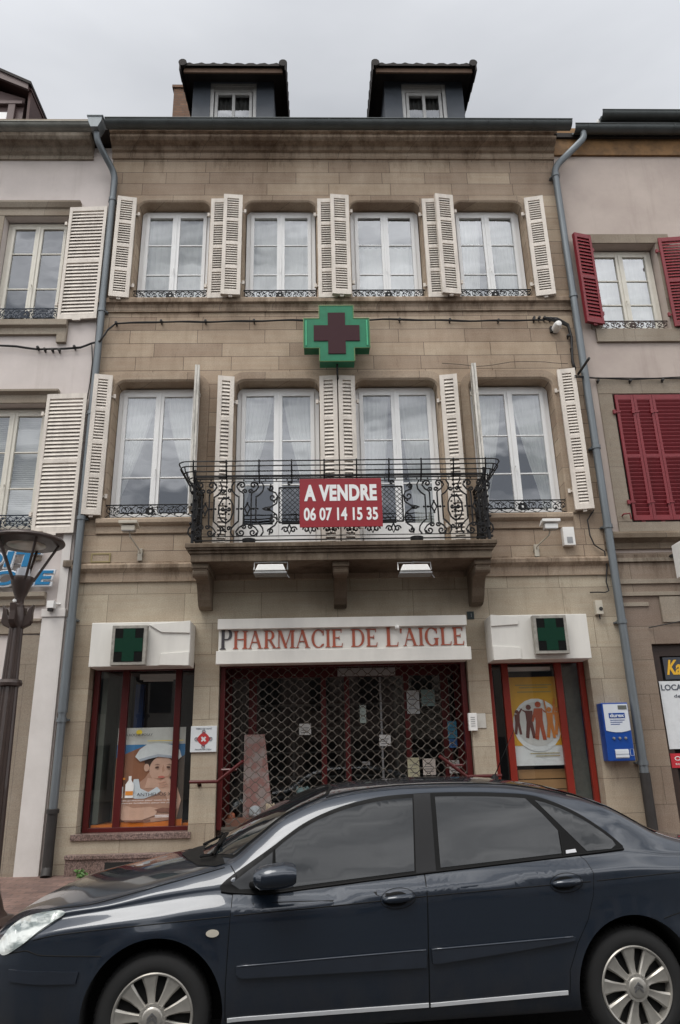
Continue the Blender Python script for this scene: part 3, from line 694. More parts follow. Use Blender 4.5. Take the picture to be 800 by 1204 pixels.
# dormers
def dormer(px0, px1, front_y=11.05):
    Yw = front_y + .42
    X0, zt = at(px0, 76, front_y); X1, _ = at(px1, 76, front_y)
    a0, _ = at(px0 + 13.5, 120, Yw); a1, _ = at(px1 - 13, 120, Yw)
    zs = at(400, 92, Yw)[1]; zb = 13.2
    mb = MB()
    p = .36
    mb.box(a0, a0 + p, Yw, Yw + 2.6, zb, zs); mb.box(a1 - p, a1, Yw, Yw + 2.6, zb, zs); mb.box(a0 + p, a1 - p, Yw + .003, Yw + .1, zs - .13, zs)
    mb.box(a0 + p, a1 - p, Yw + .003, Yw + .1, zb, zb + .4)
    d = mb.build('dormer', SLATE, house, bevel=.006)
    # shed roof with verge tiles
    r = MB(); n = 8; y1 = Yw + 2.6; zf = zt; slope = .16
    r.m = 1; r.box(X0 + .05, X1 - .05, front_y + .06, front_y + .10, zf - .13, zf - .01)            # brown fascia
    r.m = 0
    r.add([(X0 + .03, front_y + .05, zf - .02), (X1 - .03, front_y + .05, zf - .02), (X1 - .03, y1, zf - .02 + slope * (y1 - front_y)), (X0 + .03, y1, zf - .02 + slope * (y1 - front_y)),
           (X0 + .03, front_y + .05, zf + .03), (X1 - .03, front_y + .05, zf + .03), (X1 - .03, y1, zf + .05 + slope * (y1 - front_y)), (X0 + .03, y1, zf + .05 + slope * (y1 - front_y))],
          [(0, 1, 2, 3), (4, 5, 6, 7), (0, 4, 5, 1), (3, 2, 6, 7), (0, 3, 7, 4), (1, 2, 6, 5)])
    wv = [(X0 + .04 + (X1 - X0 - .08) * i / 64, .045 + .017 * math.sin(i / 64 * n * 2 * math.pi - 1.2) + .006 * math.sin(i * 1.7)) for i in range(65)]      # waves of the pantiles
    K = len(wv); rise = slope * (y1 - front_y)
    r.add([(x, front_y, zf + dz) for x, dz in wv] + [(x, y1, zf + dz + rise) for x, dz in wv] + [(x, front_y, zf - .02) for x, dz in wv] + [(x, y1, zf - .02 + rise) for x, dz in wv],
          [(i, i + 1, K + i + 1, K + i) for i in range(K - 1)] + [(i, 2 * K + i, 2 * K + i + 1, i + 1) for i in range(K - 1)])
    for i in ():
        r.tube([(x, front_y, zf - .05), (x, y1, zf - .02 + slope * (y1 - front_y))], .105, 14)
    for x in (X0 + .035, X1 - .035):                                                                # verge tiles stepping back
        k = 0; yy = front_y - .03
        while yy < y1 - .2:
            z_ = zf + slope * (yy - front_y); r.tube([(x, yy, z_ + .045), (x, yy + .34, z_ + .055)], [.085, .066], 10)
            sx = .05 if x > (X0 + X1) / 2 else -.05
            r.box(x + sx - .012, x + sx + .012, yy, yy + .30, z_ - .16, z_ + .04); yy += .27
    r.build('dormer_roof', [TILE, WOODBR], d, smooth=True, auto=40)
    # window
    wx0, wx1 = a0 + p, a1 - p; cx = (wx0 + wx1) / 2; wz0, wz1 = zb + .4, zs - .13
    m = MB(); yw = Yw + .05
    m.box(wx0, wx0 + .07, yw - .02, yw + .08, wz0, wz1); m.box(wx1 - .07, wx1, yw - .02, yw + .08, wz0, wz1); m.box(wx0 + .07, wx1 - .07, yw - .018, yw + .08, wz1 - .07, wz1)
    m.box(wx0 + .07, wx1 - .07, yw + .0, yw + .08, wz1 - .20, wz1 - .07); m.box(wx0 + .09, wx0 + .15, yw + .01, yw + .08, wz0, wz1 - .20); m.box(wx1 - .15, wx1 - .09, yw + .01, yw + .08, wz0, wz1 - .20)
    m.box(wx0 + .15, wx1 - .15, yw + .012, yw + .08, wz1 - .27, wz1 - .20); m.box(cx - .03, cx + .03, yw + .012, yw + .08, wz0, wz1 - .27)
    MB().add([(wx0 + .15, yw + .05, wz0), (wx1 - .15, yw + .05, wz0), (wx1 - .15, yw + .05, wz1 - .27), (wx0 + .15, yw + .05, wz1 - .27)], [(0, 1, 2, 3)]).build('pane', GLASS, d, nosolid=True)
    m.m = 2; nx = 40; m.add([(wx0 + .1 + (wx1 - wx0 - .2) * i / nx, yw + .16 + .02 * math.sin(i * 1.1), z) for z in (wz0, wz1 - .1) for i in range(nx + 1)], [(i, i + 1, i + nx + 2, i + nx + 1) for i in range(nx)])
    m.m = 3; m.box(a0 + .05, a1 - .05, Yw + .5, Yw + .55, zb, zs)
    m.build('window', [plain('shaded_window_paint', (.42, .42, .41), .5), GLASS, plain('grey_curtain', (.16, .16, .16), .9), DARK], d, nosolid=False)  # white frame paint greyed: shade of the dormer roof put into its colour
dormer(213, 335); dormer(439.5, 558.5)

# pipes
def downpipe(parent, pts, r, mats, collars=()):
    mb = MB()
    P = [Vector(p) for p in pts]; sm = [P[0]]
    for i in range(1, len(P) - 1):
        a = P[i] + (P[i - 1] - P[i]).normalized() * min(.16, (P[i - 1] - P[i]).length * .4); b = P[i] + (P[i + 1] - P[i]).normalized() * min(.16, (P[i + 1] - P[i]).length * .4)
        for k in range(5):
            t = k / 4; sm.append(a * (1 - t) ** 2 + P[i] * 2 * t * (1 - t) + b * t * t)
    sm.append(P[-1]); mb.tube(sm, r, 14)
    xb, yb = P[-1].x, P[-1].y
    for z in collars:
        # interpolate x along last leg
        k = (z - P[-1].z) / (P[-2].z - P[-1].z); xx = P[-1].x + (P[-2].x - P[-1].x) * k
        mb.lathe([(r, -.03), (r + .012, -.03), (r + .012, .03), (r, .03)], (xx, yb, z), 14); mb.box(xx - r - .03, xx + r + .03, yb + r * .5, YF, z - .012, z + .012)
    return mb, xb, yb
yp = YF - .10
xl, xr = -3.66, 4.53
hop = at(114, 150, YF - .5)
mb, xb, yb = downpipe(house, [(hop[0], YF - .5, hop[1] - .05), (hop[0] + .03, YF - .48, hop[1] - .30), (xl - .01, yp, at(141, 205, yp)[1]), (xl, yp, .95)], .058, ZINC, (11.3, 8.95, 7.0, 5.2, 3.62, 2.2))
mb.tube([(xl, yp, 3.62), (xl, yp, 2.3)], .068, 14)
mb.build('downpipe', ZINC, house, smooth=True, auto=40)
mb = MB(); mb.tube([(xl, yp, .2), (xl, yp, 1.02)], .068, 12); mb.lathe([(.068, 0), (.085, 0), (.085, .05), (.068, .06)], (xl, yp, .98), 12); mb.tube([(xl, yp, .30), (xl + .01, yp - .06, .2)], .07, 10)
mb.build('downpipe_shoe', CAST, house, smooth=True, auto=40)
hx, hz = hop
mb = MB(); mb.prism([(hx - .13, hz + .13), (hx + .13, hz + .13), (hx + .12, hz + .02), (hx + .065, hz - .12), (hx - .065, hz - .12), (hx - .12, hz + .02)], YF - .64, YF - .40)
mb.box(hx - .145, hx + .145, YF - .655, YF - .385, hz + .12, hz + .145); mb.build('rain_head', ZINC, house, bevel=.004)

# chimney behind the left dormer
c0 = at(204, 118, 13.2); c1 = at(236, 118, 13.2)
mb = MB(); zt = at(218, 101, 13.2)[1]; mb.box(c0[0], c1[0], 13.2, 13.9, 13, zt); mb.box(c0[0] - .04, c1[0] + .04, 13.16, 13.94, zt - .08, zt); mb.tube([((c0[0] + c1[0]) / 2 + .05, 13.5, zt), ((c0[0] + c1[0]) / 2 + .05, 13.5, zt + .2)], .12, 10)
mb.build('chimney', ashlar('chimney_brick', (.22, .13, .085), (.16, .095, .065), (.14, .11, .09), .22, .075, 0, .008, .5), house, bevel=.005)

# ------------------------------------------------------------------ ground floor shopfront (parts of the house)
def shop_window(x0, x1, z0, z1, posts, fm, name='shop_window'):
    y = YF + .20
    mb = MB(); t = .075
    mb.box(x0, x0 + t, y, y + .08, z0, z1); mb.box(x1 - t, x1, y, y + .08, z0, z1); mb.box(x0 + t, x1 - t, y + .002, y + .08, z0, z0 + .06); mb.box(x0 + t, x1 - t, y + .002, y + .08, z1 - .07, z1)
    for a, b in posts: mb.box(a, b, y + .004, y + .075, z0 + .06, z1 - .07)
    o = mb.build(name, fm, house, bevel=.005)
    MB().add([(x0 + t, y + .04, z0 + .06), (x1 - t, y + .04, z0 + .06), (x1 - t, y + .04, z1 - .07), (x0 + t, y + .04, z1 - .07)], [(0, 1, 2, 3)]).build('pane', SHOPG, o, nosolid=True)
    return o
shop_window(-3.34, -1.80, .70, 2.97, [(-2.93, -2.83), (-2.15, -2.06)], REDF)
shop_window(2.50, 3.97, .70, 2.97, [(2.72, 2.82), (3.53, 3.63)], REDB)
# granite plinths and steps under the windows
mb = MB()
mb.box(-3.42, -1.80, YF - .03, YF + .34, .62, .70)
mb.box(-3.37, -1.83, YF + .02, YF + .3, .47, .62); mb.box(-3.44, -1.74, YF - .14, YF + .02, .40, .455); mb.box(-3.43, -1.75, YF - .12, YF + .02, .1, .40)
mb.build('granite_plinth', GRAN, house, bevel=.006)
mb = MB(); mb.box(2.48, 3.99, YF - .03, YF + .34, .62, .70); mb.box(2.5, 3.97, YF + .02, YF + .3, .2, .62)
mb.build('granite_plinth', GRAN, house, bevel=.006)
mb = MB(); mb.box(-1.46, 2.15, YF - .30, YF + .5, .15, .34); mb.box(-1.47, 2.16, YF + .0, YF + .5, .34, .52); mb.box(-1.475, 2.165, YF + .2, YF + .6, .52, .70); mb.build('entrance_steps', GRAN, house, bevel=.008)
vent = MB(); vent.box(-2.9, -2.35, YF - .128, YF - .11, .22, .36)
vent.build('cellar_vent', DARK, house)

# entrance: frame and roller grille
mb = MB(); y = YF + .12
for a, b in ((-1.47, -1.40), (2.08, 2.155)): mb.box(a, b, y - .03, y + .09, .70, 2.98)
mb.box(-1.40, 2.08, y - .028, y + .09, 2.9, 2.98)
mb.build('entrance_frame', REDF, house, bevel=.005)
mb = MB(); y = YF + .10; nx = 19; wd = 3.46 / nx; rh = .067; nz = 33
for j in range(nz):
    z = .74 + j * rh; s = 1 if j % 2 else -1; pts = []
    for i in range(nx * 8 + 1):
        ph = i / 8 * 2 * math.pi; v_ = math.cos(ph); v_ = math.copysign(abs(v_) ** .8, v_)
        pts.append((-1.395 + i / 8 * wd, y + .006 * math.sin(ph), z + s * v_ * rh * .5))
    mb.tube(pts, .0058, 4)
mb.box(-1.40, 2.08, y - .012, y + .012, .70, .74); mb.box(-1.40, 2.08, y - .012, y + .012, .52, .56); mb.box(-1.40, 2.08, y - .004, y + .004, .56, .70)
mb.build('roller_grille', plain('galvanised_grille', (.135, .12, .10), .55, .4, .3, 4), house)

# shop front behind the grille and shop interior
y = YF + .62
mb = MB(); 
for a, b in ((-1.46, -1.36), (-1.10, -.98), (.0, .08), (.36, .44), (1.28, 1.36), (1.85, 1.97), (2.06, 2.16)): mb.box(a, b, y, y + .06, .72, 3.0)
mb.box(-1.36, 2.06, y + .002, y + .05, 2.80, 3.0); mb.box(-1.36, 2.06, y + .002, y + .05, .72, .80)
sf = mb.build('shop_door_frame', REDF, house, bevel=.004)
MB().add([(-1.36, y + .03, .8), (2.06, y + .03, .8), (2.06, y + .03, 2.8), (-1.36, y + .03, 2.8)], [(0, 1, 2, 3)]).build('pane', SHOPG, sf, nosolid=True)
mb = MB(); mb.box(.90, .93, y - .012, y + .0, .85, 2.78); mb.box(.60, .72, y - .03, y - .002, 1.5, 1.55)
mb.build('sliding_door_edge', GREY, sf)
mb = MB(); mb.box(-3.7, 4.5, YF + .37, 13.98, .55, .66); mb.build('shop_floor', plain('shop_floor_tiles', (.12, .11, .10), .4), house)
mb = MB()
mb.box(-1.66, -1.56, YF + .37, 12.2, .66, 4.2); mb.box(2.26, 2.36, YF + .37, 12.2, .66, 4.2)
mb.box(-3.7, -1.66, YF + .95, YF + 1.0, .66, 4.2); mb.box(2.36, 4.5, YF + .95, YF + 1.0, .66, 4.2)
mb.build('display_partition', plain('grey_display_partition', (.045, .045, .05), .8), house)
mb = MB()
for x in np.arange(-1.4, 2.2, .9):
    mb.box(x, x + .03, 13.2, 13.6, .66, 2.7)
    for z in (.9, 1.3, 1.7, 2.1, 2.5): mb.box(x + .03, x + .9, 13.25, 13.6, z, z + .025)
mb.build('shop_shelving', plain('pale_shelving', (.22, .22, .21), .6), house)

# ================================================================== loose things on the facade
def part_box(name, mat, parent, *b, bevel=.004): return MB().box(*b).build(name, mat, parent, bevel=bevel)

# big green cross
GREENP = plain('green_sign_plastic', (.008, .17, .08), .4, var=.2, scale=8, coat=.1, spec=.3)
GREENL = plain('bright_green_edge_tube', (.05, .42, .20), .3, var=.1)
def ledmat(name, c, bgc, sc_=90):
    m, nt, b = newmat(name); v = nt.nodes.new('ShaderNodeTexVoronoi'); v.inputs['Scale'].default_value = sc_; v.inputs['Randomness'].default_value = 0
    nt.links.new(objc(nt), v.inputs['Vector']); f = ramp(nt, v.outputs['Distance'], .25, .45, (1, 1, 1, 1), (0, 0, 0, 1))
    nt.links.new(mixc(nt, f, bgc, c), b.inputs['Base Color']); b.inputs['Roughness'].default_value = .6; b.inputs['Specular IOR Level'].default_value = .12; return m
def crosspoly(cx, cz, R, a, Rz=None, az=None):
    Rz = Rz or R; az = az or a
    return [(cx - a, cz + Rz), (cx + a, cz + Rz), (cx + a, cz + az), (cx + R, cz + az), (cx + R, cz - az), (cx + a, cz - az), (cx + a, cz - Rz), (cx - a, cz - Rz), (cx - a, cz - az), (cx - R, cz - az), (cx - R, cz + az), (cx - a, cz + az)]
yc = YF - .42
p0 = at(357.5, 393, yc); p1 = at(434.5, 392, yc); q0 = at(396, 359.5, yc); q1 = at(396, 424.5, yc)
cx, cz, R_ = (p0[0] + p1[0]) / 2, (q0[1] + q1[1]) / 2, (p1[0] - p0[0]) / 2; Rz = (q0[1] - q1[1]) / 2
gc = root('pharmacy_cross', (cx, YF, cz - Rz)); tag(gc, 'large green pharmacy cross with dark red centre, mounted on the stone between the upper floors', 'cross sign')
MB().prism(crosspoly(cx, cz, R_, R_ * .525, Rz, Rz * .53), yc, yc + .22).build('casing', GREENP, gc, bevel=.006)
mb = MB(); P = crosspoly(cx, cz, R_ + .004, R_ * .53, Rz + .004, Rz * .535)
for i in range(12): a, b = P[i], P[(i + 1) % 12]; mb.tube([(a[0], yc, a[1]), (b[0], yc, b[1])], .009, 5)
mb.build('edge_trim', plain('greenish_brass_trim', (.12, .20, .08), .4, .3), gc)
for s in (-1, 1): MB().tube([(cx + s * R_ * .93, yc - .006, cz - Rz * .45), (cx + s * R_ * .93, yc - .006, cz + Rz * .45)], .011, 6).build('neon_tube', GREENL, gc)
MB().prism(crosspoly(cx, cz - .005, R_ * .70, R_ * .265, Rz * .74, Rz * .28), yc - .014, yc - .001).build('display', ledmat('dark_red_display', (.075, .015, .024), (.05, .022, .026)), gc)
mb = MB(); mb.tube([(cx, yc + .1, cz - Rz), (cx, yc + .12, cz - Rz - .14), (cx + .02, YF, cz - Rz - .2)], .018, 6); mb.box(cx - .1, cx + .1, yc + .22, YF, cz - .1, cz + .1); mb.box(cx - .06, cx + .02, YF - .1, YF, cz - Rz - .22, cz - Rz - .14)
mb.build('bracket', IRON, gc)

# shop sign
yb = YF - .34; ya = YF - .27
def quad_prism(mb, corners, y0, y1): mb.prism(corners, y0, y1)
X0, X1 = at(255.5, 755, yb)[0], at(550.5, 750, yb)[0]
zt0, zt1 = at(400, 725.5, yb)[1], at(400, 737.5, yb)[1]; zb0, zb1 = at(400, 763, yb)[1], at(400, 778.5, yb)[1]
sg = root('shop_sign', (.34, YF, zb1)); tag(sg, 'long white fascia sign reading PHARMACIE DE L\'AIGLE above the grilled entrance', 'sign')
mb = MB(); mb.box(X0 + .01, X1 - .01, ya, YF, zb1 + .01, zt0 - .01)
mb.build('sign_box', WHITEBOX, sg, bevel=.004)
MB().box(X0, X1 + .0, yb, ya, zt1, zt0).build('top_band', WHITEBOX, sg, bevel=.006)
MB().box(X0 - .01, X1 + .03, yb - .01, ya, zb1, zb0).build('bottom_band', WHITEBOX, sg, bevel=.006)

def serif(ch):
    """Roman capital as polygons, height 1; returns polygons, advance"""
    S, t, sf, st = .15, .055, .07, .045; P = []
    def R(x0, x1, z0, z1): P.append([(x0, z0), (x1, z0), (x1, z1), (x0, z1)])
    def stem(x, z0=0, z1=1, wd=S, top=True, bot=True):
        R(x, x + wd, z0, z1)
        if top: P.append([(x - sf, z1), (x - sf, z1 - st * .7), (x, z1 - st * 1.6), (x + wd, z1 - st * 1.6), (x + wd + sf, z1 - st * .7), (x + wd + sf, z1)])
        if bot: P.append([(x - sf, z0), (x + wd + sf, z0), (x + wd + sf, z0 + st * .7), (x + wd, z0 + st * 1.6), (x, z0 + st * 1.6), (x - sf, z0 + st * .7)])
    def arc(cx, cz, a, b, th, tv, a0, a1, n=16):
        for k in range(n):
            A, B = rad(a0 + (a1 - a0) * k / n), rad(a0 + (a1 - a0) * (k + 1) / n)
            P.append([(cx + a * math.cos(A), cz + b * math.sin(A)), (cx + a * math.cos(B), cz + b * math.sin(B)), (cx + (a - th) * math.cos(B), cz + (b - tv) * math.sin(B)), (cx + (a - th) * math.cos(A), cz + (b - tv) * math.sin(A))])
    def diag(x0, z0, x1, z1, wd): P.append([(x0, z0), (x0 + wd, z0), (x1 + wd, z1), (x1, z1)])
    def foot(x, wd, z=0, up=1): P.append([(x - sf, z), (x + wd + sf, z), (x + wd + sf, z + up * st * .7), (x - sf, z + up * st * .7)])
    if ch == 'I': stem(sf); return P, S + 2 * sf
    if ch == 'H': stem(sf); stem(.52 + sf); R(sf + S, .52 + sf, .5, .5 + t); return P, .52 + S + 2 * sf
    if ch in 'PR':
        stem(sf); x = sf + S; R(x, x + .12, 1 - t, 1); R(x, x + .12, .46, .46 + t); arc(x + .12, .73, .25, .27, S, t, -90, 90)
        if ch == 'R': diag(x + .33, 0, x + .05, .47, S); foot(x + .33, S)
        return P, .60 + (.1 if ch == 'R' else 0)
    if ch == 'A': diag(.05, 0, .33, 1, t); diag(.58, 0, .28, 1, S); R(.16, .55, .33, .33 + t); foot(.05, t); foot(.58, S); return P, .80
    if ch == 'M': stem(sf, wd=t); diag(.42, 0, .08, 1, S); diag(.42, 0, .74, 1, t); stem(.78, wd=S); return P, 1.0
    if ch in 'CG':
        arc(.42, .5, .40, .52, S, t, 40, 320, 24); R(.66, .72, .68, .98)
        if ch == 'G': stem(.60, 0.0, .42, bot=False); return P, .84
        R(.68, .72, .12, .22); return P, .76
    if ch == 'D': stem(sf); R(sf + S, .36, 1 - t, 1); R(sf + S, .36, 0, t); arc(.36, .5, .40, .5, S, t, -90, 90, 20); return P, .80
    if ch in 'EL':
        stem(sf, top=(ch == 'L')); R(sf + S, .60, 0, t); P.append([(.55, 0), (.60, 0), (.63, .22), (.60, .22)])
        if ch == 'E': R(0, .57, 1 - t, 1); R(sf + S, .44, .5, .5 + t); R(.53, .57, .80, 1); R(.42, .45, .42, .64)
        return P, .66
    if ch == "'": P.append([(.02, .98), (.14, .98), (.10, .72), (.05, .72)]); return P, .16
    return [], .34
def serif_line(mb, s, x0, x1, z0, z1, y, big=(), tail=None, pick=None):
    adv = 0; pl = []
    for i, ch in enumerate(s):
        P, a = serif(ch); k = 1.14 if i in big else 1
        pl.append((i, P, adv, k)); adv += a * k + .05
    sx = (x1 - x0) / adv; sz = z1 - z0; q = 0
    for i, P, a, k in pl:
        if pick and not pick(i): continue
        for pg in P:
            q += 1; yy = y - .00006 * (q % 60) - .012
            mb.prism([(x0 + (a + p[0] * k) * sx, z0 + (p[1] * k - (k - 1) * .12) * sz) for p in pg], yy, y + .002)
TXT = "PHARMACIE DE L'AIGLE"
REDL = plain('faded_red_letters', (.36, .075, .035), .5, var=.45, scale=7, dirt=(.9, .5, .4))
lx0, lx1 = at(259, 755, ya)[0], at(547, 748, ya)[0]; lz0, lz1 = zb0 + .035, zt1 - .02
mb = MB(); serif_line(mb, TXT, lx0, lx1, lz0, lz1, ya, (0, 13), pick=lambda i: i > 0); mb.build('red_lettering', REDL, sg)
mb = MB(); serif_line(mb, TXT, lx0, lx1, lz0, lz1, ya, (0, 13), pick=lambda i: i == 0); mb.build('grey_initial_letter', plain('dark_grey_letter', (.05, .045, .05), .5), sg)
cmx = at(467, 737, yb)[0]
mb = MB(); mb.lathe([(0, -.03), (.028, -.03), (.034, 0), (.028, .03), (0, .03)], (cmx, yb - .02, zt1 - .02), 10, 'y'); mb.build('small_dome_lamp', LAMPW, sg, smooth=True)

# side light boxes
def lightbox(x0p, x1p, yt, yb_, label, ledbox, foldside):
    y0 = YF - .40
    xa, zb_ = at(x0p, yb_, y0); xb_, _ = at(x1p, yb_, y0); zt_ = at((x0p + x1p) / 2, yt, y0)[1]; zb_ = at((x0p + x1p) / 2, yb_, y0)[1]
    r = root('light_box', ((xa + xb_) / 2, YF, zb_)); tag(r, label, 'sign box', 'light boxes over the shop windows')
    MB().box(xa, xb_, y0, YF, zb_, zt_).build('casing', WHITEBOX, r, bevel=.008)
    a, b = (xb_ - .62 + .02, xb_ - .005) if foldside > 0 else (xa + .005, xa + .60)
    mb = MB(); h = zt_ - zb_
    mb.prism([(a if foldside > 0 else b - .2, zt_ - .04), (b, zt_ + .006), (b, zt_ - .17), (b - .4 * foldside if foldside > 0 else a, zt_ - .155)] if foldside > 0 else [(a, zt_ + .006), (b - .2, zt_ - .03), (b - .2, zt_ - .14), (a, zt_ - .16)], y0 - .022, y0 - .001)
    mb.build('fold_panel', WHITEBOX, r, bevel=.003); mb = MB()
    mb.prism([(b - .4, zb_ + .17), (b, zb_ + .19), (b, zb_ - .004), (b - .42, zb_ + .01)] if foldside > 0 else [(a, zb_ + .20), (b - .2, zb_ + .17), (b - .2, zb_ + .01), (a, zb_ - .004)], y0 - .020, y0 - .001)
    mb.build('fold_panel', WHITEBOX, r, bevel=.003)
    # display
    lx0, lx1, lt, lb = ledbox; yl = y0 - .13
    A, zz0 = at(lx0, lb, yl); B, _ = at(lx1, lb, yl); zz1 = at((lx0 + lx1) / 2, lt, yl)[1]; zz0 = at((lx0 + lx1) / 2, lb, yl)[1]
    r2 = root('display_box', ((A + B) / 2, y0, zz0))
    MB().box(A, B, yl, y0 - .024, zz0, zz1).build('casing', plain('worn_silver_casing', (.36, .34, .30), .5, .3, .35, 9), r2, bevel=.006)
    t = .045; MB().box(A + t, B - t, yl - .004, yl - .0015, zz0 + t, zz1 - t).build('screen', ledmat('black_screen', (.006, .007, .006), (.003, .003, .003)), r2)
    cx_, cz_ = (A + B) / 2, (zz0 + zz1) / 2; hw_ = (B - A) / 2 - t; hh = (zz1 - zz0) / 2 - t
    MB().prism(crosspoly(cx_, cz_, hw_ * .98, hw_ * .42, hh * .98, hh * .40), yl - .008, yl - .0045).build('cross_display', ledmat('dark_green_display', (.004, .05, .028), (.004, .022, .012)), r2)
    return r, r2
_, d1 = lightbox(104, 222.5, 731.5, 783.3, 'white light box above the left shop window with the child poster', (129, 170.5, 735, 782), 1)
tag(d1, 'silver display box with dark green cross on the left white light box', 'display', 'small cross displays')
_, d2 = lightbox(580.5, 696.5, 722.5, 775, 'white light box above the right shop window with the yellow poster', (631, 671, 723, 768.5), -1)
tag(d2, 'silver display box with dark green cross on the right white light box', 'display', 'small cross displays')

# FOR SALE board on the balcony
yv = BY - .005
X0, X1 = at(352.5, 592, yv)[0], at(449.5, 592, yv)[0]; Z1, Z0 = at(400, 562.5, yv)[1], at(400, 619.5, yv)[1]
fs_ = root('for_sale_board', ((X0 + X1) / 2, yv, Z0)); tag(fs_, 'red board with white letters A VENDRE and a phone number tied to the balcony railing', 'sign')
MB().box(X0, X1, yv, yv + .012, Z0, Z1).build('board', plain('red_board', (.27, .008, .016), .35, var=.08, scale=3), fs_, bevel=.002)
mb = MB(); h = Z1 - Z0; w_ = X1 - X0
put_text(mb, 'A VENDRE', X0 + w_ * .055, X1 - w_ * .06, Z0 + h * .53, Z0 + h * .87, yv - .004, .003, .05, spacing=1.08)
put_text(mb, '06 07 14 15 35', X0 + w_ * .05, X1 - w_ * .055, Z0 + h * .13, Z0 + h * .40, yv - .004, .003, .028)
mb.build('lettering', plain('white_vinyl', (.80, .80, .79), .4, var=.04), fs_)
for k, px in enumerate((293, 490)):
    a = at(px, 628, BY + .25); mb = MB(); mb.lathe([(.085, 0), (.10, .11), (.092, .11), (.08, .01), (0, .01)], (a[0], BY + .25, 4.545), 12)
    o = mb.build('plant_pot', IRON, smooth=True); tag(o, 'empty black pot on the balcony floor, ' + ('left of the red board' if k == 0 else 'right of the red board'), 'pot', 'pots on the balcony')

# floodlights under the balcony
for px, lab in ((318, 'white floodlight under the left half of the balcony'), (489, 'white floodlight under the right half of the balcony')):
    yq = YF - .95; a = at(px, 668, yq); r = root('floodlight', (a[0], YF, a[1])); tag(r, lab, 'floodlight', 'white floodlights under the balcony')
    X, Zc = a; hw_ = .215
    mb = MB(); mb.add([(X - hw_, yq, Zc - .03), (X + hw_, yq, Zc - .03), (X + hw_, yq + .22, Zc - .05), (X - hw_, yq + .22, Zc - .05), (X - hw_ + .04, yq + .01, Zc + .06), (X + hw_ - .04, yq + .01, Zc + .06), (X + hw_ - .04, yq + .15, Zc + .07), (X - hw_ + .04, yq + .15, Zc + .07)],
                      [(0, 1, 2, 3), (4, 5, 6, 7), (0, 1, 5, 4), (2, 3, 7, 6), (0, 3, 7, 4), (1, 2, 6, 5)]); mb.build('housing', LAMPW, r, bevel=.008)
    mb = MB(); mb.box(X - hw_ - .015, X + hw_ + .015, yq - .01, yq + .23, Zc - .075, Zc - .052); mb.build('glass_frame', GREY, r, bevel=.004)
    mb = MB(); mb.tube([(X - hw_ - .02, yq + .1, Zc), (X - hw_ - .02, yq + .15, Zc + .12), (X, yq + .2, Zc + .14), (X + hw_ + .02, yq + .15, Zc + .12), (X + hw_ + .02, yq + .1, Zc)], .01, 5); mb.tube([(X, yq + .2, Zc + .14), (X, YF - .5, Zc + .2), (X, YF - .3, 4.29)], .02, 6)
    mb.tube([(X + hw_, yq + .05, Zc - .06), (X + hw_ + .05, yq + .05, Zc - .13)], .006, 4)
    mb.build('bracket', GREY, r)
# wall floodlights on arms
for k, (px, py, ax, ay, lab) in enumerate(((151, 614, 165, 652, 'small beige floodlight on a bent arm left of the balcony'), (648, 612, 631, 647, 'small white floodlight on a bent arm right of the balcony'))):
    yq = YF - .38; a = at(px, py, yq); b = at(ax, ay, YF - .03); r = root('wall_floodlight', (b[0], YF, b[1])); tag(r, lab, 'floodlight', 'floodlights on arms')
    mb = MB()
    X, Zc = a
    mb.add([(X - .14, yq - .03, Zc - .02), (X + .14, yq - .03, Zc - .02), (X + .14, yq + .17, Zc - .05), (X - .14, yq + .17, Zc - .05), (X - .14, yq - .03, Zc + .025), (X + .14, yq - .03, Zc + .025), (X + .11, yq + .15, Zc + .05), (X - .11, yq + .15, Zc + .05)],
           [(0, 1, 2, 3), (4, 5, 6, 7), (0, 1, 5, 4), (2, 3, 7, 6), (0, 3, 7, 4), (1, 2, 6, 5)])
    mb.box(X - .10, X + .10, yq + .0, yq + .12, Zc - .12, Zc - .045)
    mb.build('housing', BEIGEP if k == 0 else LAMPW, r, bevel=.005)
    mb = MB(); mb.box(X - .09, X + .09, yq - .004, yq + .11, Zc - .13, Zc - .121); mb.build('glass', GREY, r)
    mb = MB(); mb.tube([(X, yq + .08, Zc - .1), (X + (.02 if k == 0 else -.02), yq + .1, Zc - .2), (b[0], YF - .08, b[1] + .05), (b[0], YF - .03, b[1])], .012, 6); mb.lathe([(.05, -.03), (.05, 0), (0, -.035)], (b[0], YF, b[1]), 10, 'y'); mb.box(b[0] - .035, b[0] + .035, YF - .05, YF, b[1] - .1, b[1] + .09)
    mb.build('arm', BEIGEP, r)
# alarm box, vent plate, number plate, sensor
a, b = at(661, 620, YF - .08), at(677, 641, YF - .08)
r = root('alarm_box', ((a[0] + b[0]) / 2, YF, b[1])); tag(r, 'white alarm box on the stone right of the balcony', 'alarm box')
part_box('casing', LAMPW, r, a[0], b[0], YF - .10, YF, b[1], a[1]); part_box('grille', GREY, r, a[0] + .05, b[0] - .04, YF - .104, YF - .101, b[1] + .03, b[1] + .13, bevel=0)
a, b = at(108, 651, YF), at(130, 660, YF)
mb = MB(); X0, Z1 = a; X1, Z0 = b
for q in ((X0, X1, Z1 - .02, Z1), (X0, X1, Z0 - .02, Z0), (X0, X0 + .02, Z0, Z1 - .02), (X1 - .02, X1, Z0, Z1 - .02)): mb.box(q[0], q[1], YF - .02, YF, q[2], q[3])
r = root('vent_plate', ((X0 + X1) / 2, YF, Z0)); tag(r, 'small vent plate with a yellowish rim left of the balcony', 'vent')
mb.build('rim', plain('brass_rim', (.33, .27, .13), .5, .3), r); part_box('plate', TRIM, r, X0 + .02, X1 - .02, YF - .012, YF, Z0, Z1 - .02, bevel=0)
a, b = at(549, 719, YF - .01), at(558, 728, YF - .01)
